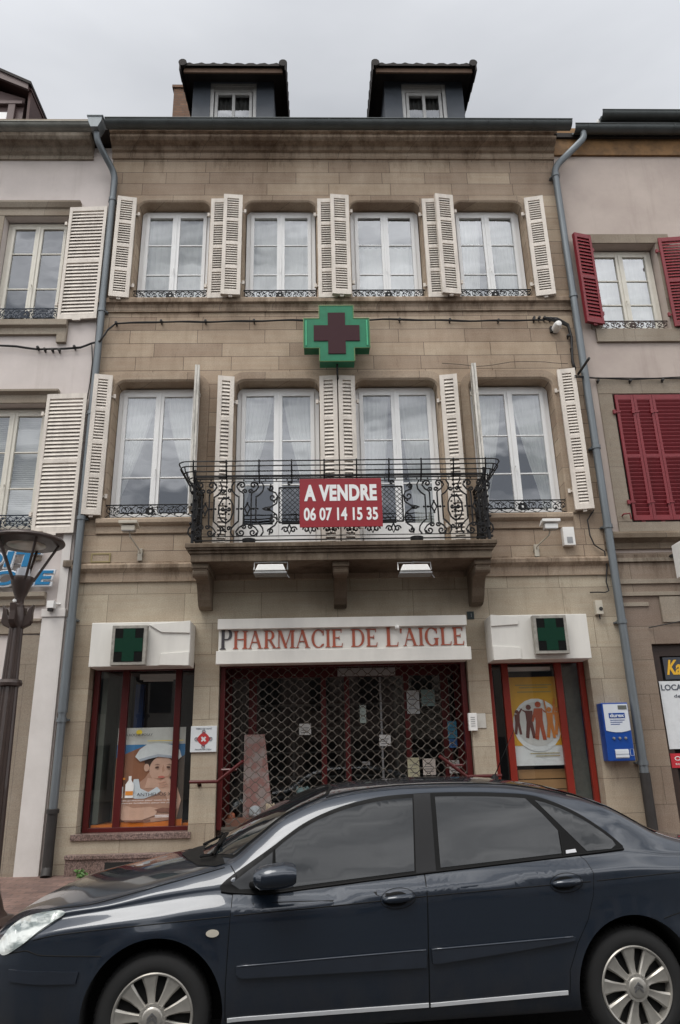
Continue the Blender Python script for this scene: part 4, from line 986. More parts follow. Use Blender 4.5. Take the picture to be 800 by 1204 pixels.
r = root('house_number_plate', ((a[0] + b[0]) / 2, YF, b[1])); tag(r, 'small dark house number plate above the right end of the shop sign', 'number plate')
part_box('plate', plain('dark_enamel', (.02, .03, .03), .3), r, a[0], b[0], YF - .015, YF, b[1], a[1]); mb = MB(); put_text(mb, '8', a[0] + .06, b[0] - .04, b[1] + .03, a[1] - .03, YF - .019, .003, .02); mb.build('digit', plain('grey_digit', (.35, .36, .36), .5), r)
a, b = at(699.5, 706, YF - .08), at(710, 722, YF - .08)
r = root('door_sensor', ((a[0] + b[0]) / 2, YF, b[1])); tag(r, 'small beige sensor box with round eye beside the right downpipe', 'sensor')
part_box('casing', BEIGEP, r, a[0], b[0], YF - .09, YF, b[1], a[1]); mb = MB(); mb.disc((a[0] + b[0]) / 2 + .02, b[1] + .08, .03, YF - .096, YF - .09, 12); mb.build('eye', CAST, r); mb = MB(); mb.tube([((a[0] + b[0]) / 2, YF - .05, b[1]), ((a[0] + b[0]) / 2, YF - .05, b[1] - .07)], .01, 5); mb.build('cable_tail', CAST, r)

# cables
def cable(pts, r, label, name='cable', jitter=.01, clips=(), extra=0):
    P = [Vector(p) for p in pts]; sm = []
    for i in range(len(P) - 1):
        n = max(2, int((P[i + 1] - P[i]).length / .12))
        for k in range(n):
            t = k / n; q = P[i].lerp(P[i + 1], t); sm.append(q)
    sm.append(P[-1])
    mb = MB()
    for e in range(1 + extra):
        ph = random.random() * 6
        mb.tube([q + Vector((0, -.008 * e, jitter * math.sin(i * .9 + ph) + .012 * e)) for i, q in enumerate(sm)], r, 5)
    o = root(name, tuple(P[0])); tag(o, label, 'cable')
    mb.build('wire', CABLE, o, smooth=True)
    if clips:
        mb = MB()
        for c in clips:
            mb.lathe([(0, -.03), (.024, -.025), (.024, .025), (0, .03)], (c[0], c[1] - .01, c[2]), 8, 'y'); mb.box(c[0] - .008, c[0] + .008, c[1], c[1] + .05, c[2] - .035, c[2] + .02)
        mb.build('clip', CAST, o)
    return o
yc_ = YF - .05
A = lambda px, py, y=yc_: (lambda q: (q[0], y, q[1]))(at(px, py, y))
main = [A(118, 402, YF - .16), A(127, 388, YF - .1), A(136, 381), A(190, 379), A(240, 379), A(300, 378), A(345, 377), A(400, 378), A(450, 376), A(510, 377), A(560, 378), A(620, 377), A(640, 377)]
cable(main, .011, 'bundled black cable crossing the stone facade behind the green cross', extra=1, jitter=.006, clips=[A(137, 380), A(190, 378), A(242, 378), A(299, 377.5), A(470, 376), A(529, 376.5), A(586, 377), A(628, 376)])
cable([A(-30, 406), A(20, 408), A(45, 411), A(75, 411), A(95, 409), A(108, 404), A(118, 402, YF - .16)], .012, 'bundled black cable with knots on the pale pink wall of the left house', extra=1, jitter=.006, clips=[A(45, 409), A(53, 411), A(62, 411.5), A(70, 412), A(88, 408)])
cable([A(108, 404), A(109, 425), A(106, 450), A(103, 470)], .010, 'short black cable dropping beside the left downpipe')
cable([A(640, 375), A(655, 377), A(668, 384), A(672, 398), A(673, 425), A(676, 436)], .022, 'thick black cable bend beside the upper right downpipe', extra=2, jitter=.012, clips=[A(628, 374), A(634, 374), A(640, 374), A(647, 375), A(653, 376), A(668, 395), A(672, 410)])
cable([A(676, 443, YF - .2), A(700, 445), A(740, 446), A(790, 445), A(840, 444)], .011, 'black cable running along the dusty pink wall of the right house', extra=1, jitter=.006, clips=[A(703, 448), A(741, 448), A(779, 447)])
cable([A(520, 427), A(560, 431), A(600, 426), A(640, 425), A(668, 428)], .005, 'thin grey wire sagging over the stone right of the green cross')
cable([A(676, 438), A(684, 500), A(689, 560), A(698, 600), A(691, 612), A(694, 630), A(699, 640), A(711, 648), A(714, 668), A(713, 684), A(716, 694), A(712, 697), A(694, 697)], .011, 'grey cable conduit beside the right downpipe with a crank above the vending machine')
a = A(655, 384, YF - .12); r = root('junction_lamp', (a[0], YF, a[2])); tag(r, 'small white round junction box under the cable knot', 'junction box')
MB().lathe([(0, -.12), (.05, -.11), (.07, -.05), (.07, .1), (0, .1)], a, 12, 'y').build('cap', LAMPW, r, smooth=True, auto=40); MB().box(a[0] - .09, a[0] + .02, YF - .05, YF, a[2] - .05, a[2] + .06).build('back_plate', CAST, r)
mb = MB(); mb.tube([A(680, 440, YF - .1), A(693, 421, YF - .55)], .022, 6); o = mb.build('wall_spike', CAST); tag(o, 'short rusty iron spike jutting from the right downpipe', 'spike')

# plaque, intercom, vending machine
a, b = at(225, 854, YF - .02), at(254.5, 884, YF - .02)
r = root('wall_plaque', ((a[0] + b[0]) / 2, YF, b[1])); tag(r, 'square white plaque with a red diamond emblem between the child poster and the entrance', 'plaque')
X0, X1, Z0, Z1 = a[0], b[0], b[1], a[1]
part_box('panel', plain('white_plaque', (.66, .69, .70), .3, var=.05), r, X0, X1, YF - .03, YF, Z0, Z1)
mb = MB(); cx, cz = (X0 + X1) / 2, (Z0 + Z1) / 2
for k in range(4):
    a_ = k * math.pi / 2; dx, dz = math.cos(a_), math.sin(a_)
    mb.prism([(cx + dx * .02, cz + dz * .02), (cx + dx * .06 - dz * .045, cz + dz * .06 + dx * .045), (cx + dx * .105, cz + dz * .105), (cx + dx * .06 + dz * .045, cz + dz * .06 - dx * .045)], YF - .0345, YF - .031)
for k in range(4):
    a_ = k * math.pi / 2 + math.pi / 4; dx, dz = math.cos(a_) * .06, math.sin(a_) * .06; mb.prism([(cx + dx - .025, cz + dz), (cx + dx, cz + dz + .025), (cx + dx + .025, cz + dz), (cx + dx, cz + dz - .025)], YF - .034, YF - .031)
mb.build('emblem', plain('emblem_red', (.45, .03, .03), .5), r)
mb = MB()
for k in range(4):
    a_ = k * math.pi / 2; mb.lathe([(.018, 0), (.026, 0), (.026, .003), (.018, .003)], (cx + math.cos(a_) * .10, YF - .038, cz + math.sin(a_) * .10), 12, 'y')
put_text(mb, 'TIERS PAYANT', X0 + .07, X1 - .07, Z1 - .05, Z1 - .025, YF - .033, .002); put_text(mb, 'PHARMACIEN', X0 + .07, X1 - .07, Z0 + .025, Z0 + .045, YF - .033, .002)
mb.build('small_print', plain('print_grey', (.10, .12, .15), .6), r)
a, b = at(550.5, 838.5, YF - .06), at(562, 859, YF - .06); c_, d_ = at(562.5, 839, YF), at(572, 856, YF)
r = root('intercom', ((a[0] + b[0]) / 2, YF, b[1])); tag(r, 'white intercom box on the pier right of the entrance grille', 'intercom')
part_box('casing', LAMPW, r, a[0], b[0], YF - .07, YF, b[1], a[1]); part_box('back_plate', plain('beige_plate', (.55, .53, .48), .5), r, b[0] + .005, d_[0], YF - .015, YF, d_[1], c_[1])
mb = MB(); [mb.box(a[0] + .03, b[0] - .03, YF - .0735, YF - .071, b[1] + .06 + k * .03, b[1] + .068 + k * .03) for k in range(5)]; mb.build('slots', GREY, r)

yv = YF - .20
a, b = at(712.5, 826.5, yv), at(746, 895, yv)
X0, X1 = at(711.5, 861, yv)[0], at(743, 861, yv)[0]; Z1, Z0 = at(728, 826, yv)[1], at(728, 895, yv)[1]
r = root('vending_machine', ((X0 + X1) / 2, YF, Z0)); tag(r, 'blue and white wall vending machine between the right shop window and the downpipe', 'vending machine')
BLUE = plain('glossy_blue', (.008, .055, .27), .3, var=.06); WHT = plain('machine_white', (.60, .64, .68), .3, var=.05)
part_box('casing', BLUE, r, X0, X1, yv, YF, Z0, Z1, bevel=.012)
w_, h = X1 - X0, Z1 - Z0
pts = [(X0 + .02, Z1 - .02), (X1 - .012, Z1 - .02), (X1 - .012, Z0 + h * .52)] + [(X1 - .012 - (w_ - .032) * t, Z0 + h * (.52 - .035 * math.sin(math.pi * t))) for t in (.2, .4, .6, .8)] + [(X0 + .02, Z0 + h * .52)]
MB().prism(pts, yv - .006, yv - .001).build('front_panel', WHT, r)
mb = MB(); mb.box(X0 + w_ * .22, X0 + w_ * .82, yv - .010, yv - .0065, Z0 + h * .73, Z0 + h * .82)
for k in range(3): mb.box(X0 + w_ * .25, X0 + w_ * (.8 - .1 * k), yv - .009, yv - .0065, Z0 + h * (.69 - .035 * k), Z0 + h * (.70 - .035 * k))
put_text(mb, 'durex', 0, 0 + h * .40, 0, .07, 0, .003, .03, xf=lambda x, yy, z: (X0 - .004 + yy, YF - .13 - z + .07, Z0 + h * .42 + x))
mb.build('blue_print', BLUE, r)
mb = MB(); put_text(mb, 'durex', X0 + w_ * .26, X0 + w_ * .79, Z0 + h * .745, Z0 + h * .81, yv - .014, .003, .03)
mb.box(X0 + w_ * .28, X0 + w_ * .78, yv - .014, yv - .001, Z0 + h * .12, Z0 + h * .18); mb.box(X0 + w_ * .28, X0 + w_ * .78, yv - .014, yv - .001, Z0 + h * .065, Z0 + h * .10); mb.box(X0 + w_ * .28, X0 + w_ * .78, yv - .004, yv - .001, Z0 + h * .05, Z0 + h * .20)
for q in ((X0 + w_ * .84, X0 + w_ * .97),): mb.tube([(q[0], yv - .004, Z0 + h * .09), (q[1], yv - .004, Z0 + h * .09), (q[1], yv - .004, Z0 + h * .20), (q[0], yv - .004, Z0 + h * .20), (q[0], yv - .004, Z0 + h * .09)], .003, 4)
mb.build('white_fittings', WHT, r)
mb = MB(); mb.box(X0 + w_ * .60, X0 + w_ * .93, yv - .010, yv - .0065, Z0 + h * .88, Z0 + h * .95); mb.build('display', plain('grey_lcd', (.12, .13, .12), .3), r)
for k in range(3):
    mb = MB(); mb.lathe([(0, -.02), (.016, -.018), (.02, 0), (.02, .005)], (X0 + w_ * (.3 + .22 * k), yv - .003, Z0 + h * .385), 12, 'y'); mb.build('button', GREY, r, smooth=True, auto=40)

# handrails beside the entrance
for k, (pts, lab) in enumerate((([A(223, 919.5, YF - .12), A(256, 919, YF - .14), A(286, 895, YF - .3)], 'red handrail left of the grilled entrance'), ([A(517, 889, YF - .3), A(549, 913, YF - .14), A(590, 912, YF - .12)], 'red handrail right of the grilled entrance'))):
    r = root('handrail', tuple(pts[1])); tag(r, lab, 'handrail', 'handrails at the entrance')
    MB().tube(pts, .024, 10).build('rail', REDF, r, smooth=True, auto=40)
    mb = MB()
    s = 1 if k == 0 else -1
    for q, dz in ((pts[0] if k == 0 else pts[2], 0),): mb.tube([(q[0] + .12 * s, q[1], q[2] - .01), (q[0] + .12 * s, YF, q[2] - .04)], .012, 6); mb.lathe([(.03, 0), (.03, .02), (0, .02)], (q[0] + .12 * s, YF - .02, q[2] - .04), 8, 'y')
    q = pts[1]; mb.tube([(q[0] + .05 * s, q[1], q[2] + .15), (q[0] + .26 * s, q[1], q[2] + .15)], .018, 6); mb.tube([(q[0] + .04 * s, YF + .02, q[2] + .15), (q[0] + .05 * s, q[1], q[2] + .15)], .018, 6)
    mb.build('bracket', REDF, r)

# ------------------------------------------------------------------ posters and displays behind glass
def flat(mb, pts, y, th=.0012): mb.prism(pts, y - th, y)
def ell(cx, cz, a, b, n=20, a0=0, a1=360, rot=0):
    R_ = rad(rot); o = []
    for k in range(n + (0 if a1 - a0 == 360 else 1)):
        t = rad(a0 + (a1 - a0) * k / n); x, z = a * math.cos(t), b * math.sin(t); o.append((cx + x * math.cos(R_) - z * math.sin(R_), cz + x * math.sin(R_) + z * math.cos(R_)))
    return o
yp_ = YF + .275
X0, X1 = at(136.5, 900, yp_)[0], at(217, 900, yp_)[0]; Z1, Z0 = at(180, 855.5, yp_)[1], at(170, 976, yp_)[1]
r = root('child_poster', ((X0 + X1) / 2, yp_, Z0)); tag(r, 'sun cream poster of a child in a white hat behind the left shop window', 'poster')
PW, PH = X1 - X0, Z1 - Z0; U = lambda u, v: (X0 + u * PW, Z0 + v * PH)
def pp(name, mat, polys, lay):
    mb = MB()
    for i, pg in enumerate(polys): flat(mb, [U(*p) for p in pg], yp_ - .003 * lay - .0002 * i)
    return mb.build(name, mat, r)
E_ = lambda u, v, a, b, rot=0, n=22: ell(u, v, a, b, n, rot=rot)
pm = lambda n, c: plain(n, tuple(min(.85, q * 1.25) for q in c), .45, var=.12, scale=9)
MB().box(X0, X1, yp_ + .002, yp_ + .02, Z0, Z1).build('paper', pm('poster_white', (.62, .62, .58)), r)
pp('sky_print', pm('poster_blue', (.05, .20, .42)), [[(0, .60), (1, .60), (1, .83), (0, .83)]], 1)
pp('sand_print', pm('poster_terracotta', (.28, .12, .065)), [[(0, .06), (1, .06), (1, .62), (.86, .80), (.6, .83), (.42, .82), (.2, .76), (.0, .70)]], 2)
pp('shade_print', pm('poster_shade', (.10, .075, .06)), [[(.70, .10), (1, .10), (1, .72), (.86, .66), (.76, .5)]], 3)
pp('orange_cloth_print', pm('poster_orange', (.60, .16, .015)), [[(0, 0), (1, 0), (1, .10), (.6, .07), (.3, .09), (0, .07)]], 3)
SK = pm('poster_skin', (.46, .265, .19)); SKL = pm('poster_skin_light', (.58, .37, .28)); SKD = pm('poster_skin_deep', (.24, .11, .075))
pp('body_print', SK, [[(.12, .12), (.05, .22), (.10, .34), (.26, .40), (.44, .50), (.50, .56), (.76, .56), (.86, .40), (.96, .22), (.92, .10), (.5, .07), (.2, .08)]], 4)
pp('hair_print', pm('poster_hair', (.045, .025, .018)), [E_(.55, .66, .13, .06)], 5)
pp('face_print', SKL, [E_(.67, .585, .175, .125, 4), E_(.455, .60, .04, .038), [(.48, .50), (.66, .48), (.68, .40), (.44, .40)]], 6)
pp('cheek_shade_print', SK, [[(.55, .50), (.70, .46), (.83, .52), (.84, .60), (.78, .52), (.66, .49)], [(.68, .585), (.70, .63), (.72, .57), (.69, .545)]], 6.6)
pp('vest_print', pm('poster_vest', (.60, .64, .68)), [[(.28, .49), (.35, .49), (.38, .40), (.50, .36), (.62, .41), (.70, .38), (.62, .34), (.45, .30), (.30, .30), (.25, .36)]], 7)
pp('arm_print', SKL, [[(.10, .12), (.04, .20), (.10, .26), (.30, .21), (.55, .22), (.66, .20), (.62, .14), (.40, .09), (.2, .08)], [(.74, .44), (.66, .46), (.62, .42), (.68, .37), (.78, .30), (.84, .18), (.95, .20), (.98, .28), (.92, .40), (.84, .47)], E_(.73, .44, .09, .05, 20)], 8)
pp('arm_shade_print', SKD, [[(.60, .19), (.72, .21), (.86, .20), (.84, .17), (.70, .165)], [(.10, .10), (.30, .075), (.55, .085), (.56, .10), (.3, .095)]], 9)
pp('hat_print', pm('poster_hat', (.66, .68, .70)), [[(.28, .71), (.34, .78), (.44, .83), (.62, .845), (.82, .82), (.93, .77), (.96, .70), (.90, .665), (.80, .70), (.62, .715), (.48, .69), (.36, .66)]], 10)
pp('hat_shade_print', pm('poster_hat_shade', (.40, .43, .48)), [[(.34, .685), (.48, .71), (.62, .73), (.80, .715), (.92, .68), (.90, .665), (.80, .69), (.62, .705), (.48, .685), (.36, .66)]], 11)
pp('features_print', pm('poster_dark', (.07, .035, .025)), [E_(.61, .60, .028, .010, 5), E_(.775, .60, .028, .010, -5), [(.56, .622), (.62, .634), (.66, .622), (.62, .627)], [(.74, .622), (.79, .632), (.83, .618), (.79, .625)]], 12)
pp('lips_print', pm('poster_lips', (.38, .12, .09)), [E_(.68, .505, .05, .011)], 12)
pp('fingers_print', SK, [[(.64, .452), (.75, .47), (.755, .464), (.645, .446)], [(.65, .432), (.77, .448), (.775, .442), (.655, .426)], [(.66, .412), (.78, .425), (.785, .419), (.665, .406)]], 12)
pp('bottle_print', pm('poster_bottle', (.66, .66, .64)), [[(.17, .31), (.29, .31), (.29, .44), (.25, .48), (.25, .52), (.21, .52), (.21, .48), (.17, .44)], [(.05, .31), (.14, .31), (.14, .42), (.05, .42)]], 13)
pp('label_print', pm('poster_label', (.55, .20, .03)), [[(.175, .335), (.285, .335), (.285, .375), (.175, .375)], [(.06, .32), (.13, .32), (.13, .35), (.06, .35)], [(.03, .485), (.16, .485), (.16, .505), (.03, .505)]], 14)
pp('logo_print', pm('poster_yellow', (.65, .50, .04)), [E_(.32, .955, .045, .025), [(.45, .868), (.98, .868), (.98, .862), (.45, .862)]], 14)
mb = MB()
for s, u0, u1, v0, v1 in (('LA ROCHE-POSAY', .10, .52, .915, .94), ('ANTHELIOS XL', .34, .88, .325, .355)): put_text(mb, s, *(U(u0, v0)[0], U(u1, v1)[0], U(u0, v0)[1], U(u1, v1)[1]), yp_ - .046, .002)
mb.build('dark_lettering', pm('poster_ink', (.03, .03, .035)), r)
mb = MB()
for v in (.275, .25): put_text(mb, 'haute protection pour toute la famille' if v > .26 else 'textures fondantes pour les peaux', U(.08, v)[0], U(.92, v)[0], U(0, v)[1], U(0, v + .015)[1], yp_ - .046, .002)
for v in (.135, .12): mb.box(U(.62, v)[0], U(.88, v)[0], yp_ - .046, yp_ - .044, U(0, v)[1], U(0, v + .006)[1])
mb.build('white_lettering', pm('poster_white_ink', (.7, .7, .7)), r)
# display ledge with orange cloth
mb = MB(); mb.box(-3.25, -1.86, YF + .30, YF + .90, .70, .79); o = mb.build('orange_display_cloth', pm('orange_cloth', (.62, .17, .02))); tag(o, 'orange cloth laid on the ledge under the child poster', 'cloth')
mb = MB(); mb.box(-3.24, -3.16, YF + .3, YF + .9, .8, 2.9); mb.box(-3.22, -2.95, YF + .93, YF + .945, .8, 2.9); o = mb.build('display_screen_panel', plain('greenish_grey_panel', (.11, .12, .10), .6)); tag(o, 'narrow grey-green panel at the left edge of the left shop window', 'panel')
mb = MB(); mb.box(-2.85, -2.72, YF + .7, YF + .8, 1.7, 2.75); o = mb.build('blue_banner', pm('blue_banner', (.015, .05, .16))); tag(o, 'narrow dark blue banner hanging above the child poster', 'banner')

# right poster
yp_ = YF + .275
X0, X1 = at(603, 850, yp_)[0], at(660, 850, yp_)[0]; Z1, Z0 = at(627, 796, yp_)[1], at(635, 900, yp_)[1]
r = root('yellow_poster', ((X0 + X1) / 2, yp_, Z0)); tag(r, 'yellow poster with people silhouettes in a white circle behind the right shop window', 'poster')
PW, PH = X1 - X0, Z1 - Z0
MB().box(X0, X1, yp_ + .002, yp_ + .02, Z0, Z1).build('paper', pm('poster_paper', (.60, .62, .62)), r)
pp('yellow_print', pm('poster_ochre', (.55, .30, .02)), [[(0, .22), (1, .22), (1, 1), (0, 1)]], 1)
pp('circle_print', pm('poster_ring', (.60, .62, .62)), [E_(.5, .45, .52 * .96, .30)], 2)
pp('inner_circle_print', pm('poster_disc', (.50, .50, .48)), [E_(.5, .46, .44, .25)], 3)
def man(u, v, s, arms):
    o = [E_(u, v + .20 * s, .05 * s, .028 * s, n=10), [(u - .07 * s, v + .165 * s), (u + .07 * s, v + .165 * s), (u + .055 * s, v + .05 * s), (u + .09 * s, v - .12 * s), (u + .03 * s, v - .12 * s), (u, v), (u - .04 * s, v - .12 * s), (u - .10 * s, v - .11 * s), (u - .06 * s, v + .05 * s)]]
    for a, b, c in arms: o.append([(u + a * s, v + .165 * s), (u + b * s, v + c * s), (u + (b + .03) * s, v + (c - .01) * s), (u + (a + .03) * s, v + .13 * s)])
    return o
pp('dark_figures_print', pm('poster_maroon', (.10, .025, .02)), man(.35, .43, 1.1, [(-.07, -.2, .2), (.05, .14, .06)]) + man(.1, .44, .8, [(0, .12, .25)]), 4)
pp('red_figure_print', pm('poster_rust', (.33, .06, .02)), man(.55, .43, 1.25, [(-.07, -.13, .05), (.06, .14, .12)]), 5)
pp('orange_figures_print', pm('poster_amber', (.50, .16, .02)), man(.77, .42, 1.0, [(-.07, -.1, .32), (.06, .12, .33)]) + man(.93, .44, .9, [(-.05, -.08, .30)]), 6)
mb = MB()
for v, a, b in ((.90, .12, .88), (.87, .2, .8), (.82, .15, .85)): mb.box(U(a, v)[0], U(b, v)[0], yp_ - .012, yp_ - .01, U(0, v)[1], U(0, v + .012)[1])
for v, a, b in ((.13, .3, .9), (.10, .4, .9)): mb.box(U(a, v)[0], U(b, v)[0], yp_ - .012, yp_ - .01, U(0, v)[1], U(0, v + .008)[1])
mb.build('small_print', pm('poster_print', (.30, .24, .08)), r)
mb = MB()
for z in (.84, .98, 1.12, 1.26): mb.box(2.86, 3.68, YF + .34, YF + .37, z, z + .128)
mb.box(2.9, 2.95, YF + .37, YF + .40, .7, 1.3); mb.box(3.6, 3.65, YF + .37, YF + .40, .7, 1.3)
o = mb.build('slatted_planks', plain('pale_pine_planks', (.36, .20, .08), .6, var=.2, scale=4), bevel=.003); tag(o, 'four pale pine planks standing below the yellow poster', 'planks')
mb = MB(); mb.box(3.70, 3.93, YF + .4, YF + .42, .8, 2.9); o = mb.build('side_panel', plain('pale_green_grey_panel', (.15, .16, .14), .6, var=.3)); tag(o, 'narrow grey panel at the right edge of the right shop window', 'panel')
mb = MB(); mb.box(2.84, 3.5, YF + .33, YF + .40, 2.80, 2.86); o = mb.build('strip_light', LAMPW); tag(o, 'white strip light at the top of the right shop window', 'strip light')
mb = MB(); mb.box(-2.75, -2.2, YF + .5, YF + .56, 2.80, 2.88); mb.tube([(-2.7, YF + .53, 2.79), (-2.25, YF + .53, 2.79)], .02, 8); o = mb.build('strip_light', LAMPW); tag(o, 'white strip light at the top of the left shop window', 'strip light')

# things seen through the grille
yq = YF + .60
def sheet(px0, px1, py0, py1, col, label, name='paper_notice', y=yq, cat='notice', bars=3, mat=None):
    a, b = at(px0, py0, y), at(px1, py1, y); r = root(name, ((a[0] + b[0]) / 2, y, b[1])); tag(r, label, cat)
    MB().box(a[0], b[0], y - .004, y, b[1], a[1]).build('sheet', pm('notice_colour', col), r)
    if bars:
        mb = MB(); h = a[1] - b[1]
        for k in range(bars): mb.box(a[0] + .03, b[0] - .03 - .02 * (k % 2), y - .0065, y - .0045, b[1] + h * (.2 + .6 * k / bars), b[1] + h * (.2 + .6 * k / bars) + .008)
        mb.build('print', pm('notice_ink', (.08, .08, .09)), r)
    return r
sheet(352, 366, 851, 864, (.45, .45, .43), 'small white notice at the middle left behind the grille')
sheet(446, 460, 864, 877, (.52, .52, .50), 'small white notice on the sliding door, low and right of centre')
sheet(478, 494, 812, 839, (.38, .40, .40), 'tall pale notice high behind the grille, right of centre')
sheet(495, 512, 811, 830, (.16, .24, .23), 'greenish notice beside the tall pale notice behind the grille')
sheet(526, 538, 848, 868, (.06, .22, .33), 'blue sticker at the right edge behind the grille', 'sticker', cat='sticker')
sheet(528, 538, 869, 879, (.05, .14, .33), 'small dark blue sticker under the larger blue sticker', 'sticker', cat='sticker')
sheet(479, 494, 891, 913, (.42, .40, .27), 'cream card low behind the grille, left of the patterned card', 'card', cat='card')
sheet(497, 513, 892, 911, (.50, .45, .40), 'patterned white card low behind the grille', 'card', cat='card', bars=4)
sheet(528, 541, 894, 909, (.50, .48, .46), 'small white card near the right handrail behind the grille', 'card', cat='card')
sheet(423, 431, 829, 850, (.30, .36, .33), 'small pale green sticker on the door left of the sliding door edge', 'sticker', cat='sticker')
sheet(397, 465, 786, 794, (.35, .35, .34), 'white strip at the top of the sliding door behind the grille', 'door_header', cat='strip', bars=0)
a, b = at(288, 864, YF + .5), at(322, 968, YF + .5)
mb = MB(); mb.prism([(a[0], b[1]), (b[0], b[1]), (b[0] - .14, a[1]), (a[0], a[1])], YF + .45, YF + .48)
r = root('cardboard_display', ((a[0] + b[0]) / 2, YF + .47, b[1])); tag(r, 'tall pinkish cardboard display standing left behind the grille', 'display')
def blotch(name, cs, sc_):
    m, nt, b = newmat(name); n = noise(nt, objc(nt), sc_, 4, .6); rr = nt.nodes.new('ShaderNodeValToRGB'); el = rr.color_ramp.elements
    el[0].position = .35; el[0].color = cs[0] + (1,); el[1].position = .65; el[1].color = cs[-1] + (1,)
    for i, c in enumerate(cs[1:-1]): e = el.new(.35 + .3 * (i + 1) / (len(cs) - 1)); e.color = c + (1,)
    nt.links.new(n, rr.inputs[0]); nt.links.new(rr.outputs[0], b.inputs['Base Color']); b.inputs['Roughness'].default_value = .6; return m
mb.build('board', blotch('faded_pink_print', [(.30, .26, .24), (.36, .30, .28), (.32, .16, .14), (.34, .20, .18)], 5), r)
MB().box(a[0] + .1, a[0] + .12, YF + .48, YF + .60, b[1], b[1] + .9).build('stand', GREY, r)
for k, (px, py, rr_, col, lab) in enumerate(((300, 955, .09, (.40, .44, .46), 'white round toy low behind the grille beside the pink display'), (318, 951, .07, (.50, .42, .30), 'cream soft toy low behind the grille'), (333, 952, .08, (.50, .49, .46), 'white soft toy low behind the grille'), (344, 945, .06, (.25, .04, .22), 'purple ball low behind the grille'), (356, 934, .10, (.10, .15, .15), 'dark teal soft toy low behind the grille above the car roof'), (272, 960, .06, (.38, .13, .07), 'orange ball in the lower left corner behind the grille'))):
    q = at(px, py, YF + .42); mb = MB()
    mb.lathe([(0, -rr_)] + [(rr_ * math.sin(math.pi * j / 10) * (1 + .08 * math.sin(j * 2)), -rr_ * math.cos(math.pi * j / 10)) for j in range(1, 10)] + [(0, rr_)], (q[0], YF + .42, q[1]), 14)
    if k in (1, 2, 4):
        for s in (-1, 1): mb.lathe([(0, -rr_ * .35), (rr_ * .35, 0), (0, rr_ * .35)], (q[0] + s * rr_ * .7, YF + .42, q[1] + rr_ * .8), 8)
    o = mb.build('soft_toy' if k in (1, 2, 4) else 'toy_ball', blotch('toy_colour', [tuple(c * .7 for c in col), col, tuple(min(1, c * 1.3) for c in col)], 12), smooth=True); tag(o, lab, 'toy')
mb = MB(); mb.box(-1.36, -.4, YF + .22, YF + .60, .66, .83); o = mb.build('display_shelf', pm('terracotta_shelf', (.20, .10, .07))); tag(o, 'low reddish display shelf behind the grille', 'shelf')
mb = MB(); q0, q1 = at(311, 793, YF + 1.2), at(361, 799, YF + 1.2); mb.tube([(q0[0], YF + 1.2, q0[1]), (q1[0], YF + 1.2, q0[1])], .035, 10); mb.box(q0[0], q1[0], YF + 1.17, YF + 1.23, q0[1] + .03, q0[1] + .09); o = mb.build('strip_light', LAMPW); tag(o, 'white strip light on the ceiling behind the grille', 'strip light')

# ================================================================== LEFT NEIGHBOUR
ln = root('neighbour_house', (-7, YF, .2)); tag(ln, 'pale pink rendered house left of the pharmacy with cream louvred shutters and bank lettering', 'house')
LX0, LX1 = -12.0, -3.765
lh = [(-5.60, -4.44, 8.80, 11.02), (-5.62, -4.42, 5.02, 7.24), (-9.0, -4.72, .5, 3.35)]
mb = MB(); wall_holes(mb, LX0, LX1 - .003, -.05, 12.6, YF, YF + .36, lh); mb.build('wall', PINKW, ln)
moulding(ln, 'cornice', LX0, -4.13, [(0, 12.30), (.04, 12.30), (.04, 12.38), (.10, 12.42), (.16, 12.50), (.26, 12.54), (.30, 12.60), (.30, 12.68), (.40, 12.74), (.40, 12.88), (0, 12.88)], TRIM_L)
gyl = YF - .52; gutter(LX0, at(109, 150, gyl)[0], gyl, at(50, 148, gyl)[1], .10, ZINC_L, ln, .55)
MB().prism([(YF - .33, 12.85), (YF + 4, 15.9), (YF + 4, 12.7), (YF - .33, 12.7)], LX0, LX1 - .05, 'x').build('roof', TILE, ln)
for (z0, z1, zl, zs) in ((8.80, 11.02, 11.30, 8.52), (5.02, 7.24, 7.46, 4.72)):
    mb = MB()
    mb.prism([(YF, z1 - .002), (YF - .03, z1 - .002), (YF - .03, z1 + .14), (YF - .06, z1 + .16), (YF - .10, zl - .04), (YF - .10, zl), (YF, zl)], -6.0, -4.25, 'x')
    mb.box(-4.44, -4.28, YF - .025, YF + .001, z0 + .004, z1 - .004); mb.box(-5.76, -5.60, YF - .025, YF + .001, z0 + .004, z1 - .004)
    mb.build('window_surround', TRIM_L, ln, bevel=.004)
    mb = MB(); mb.prism([(YF, zs), (YF - .06, zs), (YF - .06, zs + .12), (YF - .12, zs + .15), (YF - .12, z0 - .02), (YF, z0 + .01)], -5.9, -4.24, 'x'); mb.box(-4.40, -4.24, YF - .07, YF, zs - .16, zs - .002); mb.box(-5.88, -5.72, YF - .07, YF, zs - .16, zs - .002)
    mb.build('window_sill', TRIM_L, ln, bevel=.004)
window(ln, -5.02, 1.14, 8.82, 11.0, YF + .17, CREAMF, (.33, .72), None, IRONB, .24, blind=False, stile=.07, sill=False)
window(ln, -5.02, 1.18, 5.04, 7.22, YF + .17, CREAMF, (.33, .66), None, IRONB, .24, blind=True, stile=.07, sill=False)
mb = MB(); mb.box(-9, LX1 - .05, 12.6, 12.7, 0, 12.4); mb.box(-9, LX1 - .05, YF + .37, 12.6, 8.2, 8.3); mb.box(-9, LX1 - .05, YF + .37, 12.6, 4.4, 4.5); mb.box(-4.0, -3.9, YF + .37, 12.6, 0, 12.3); mb.box(-9, LX1 - .05, YF + .37, 12.6, 12.3, 12.4); mb.build('rooms', DARK, ln)
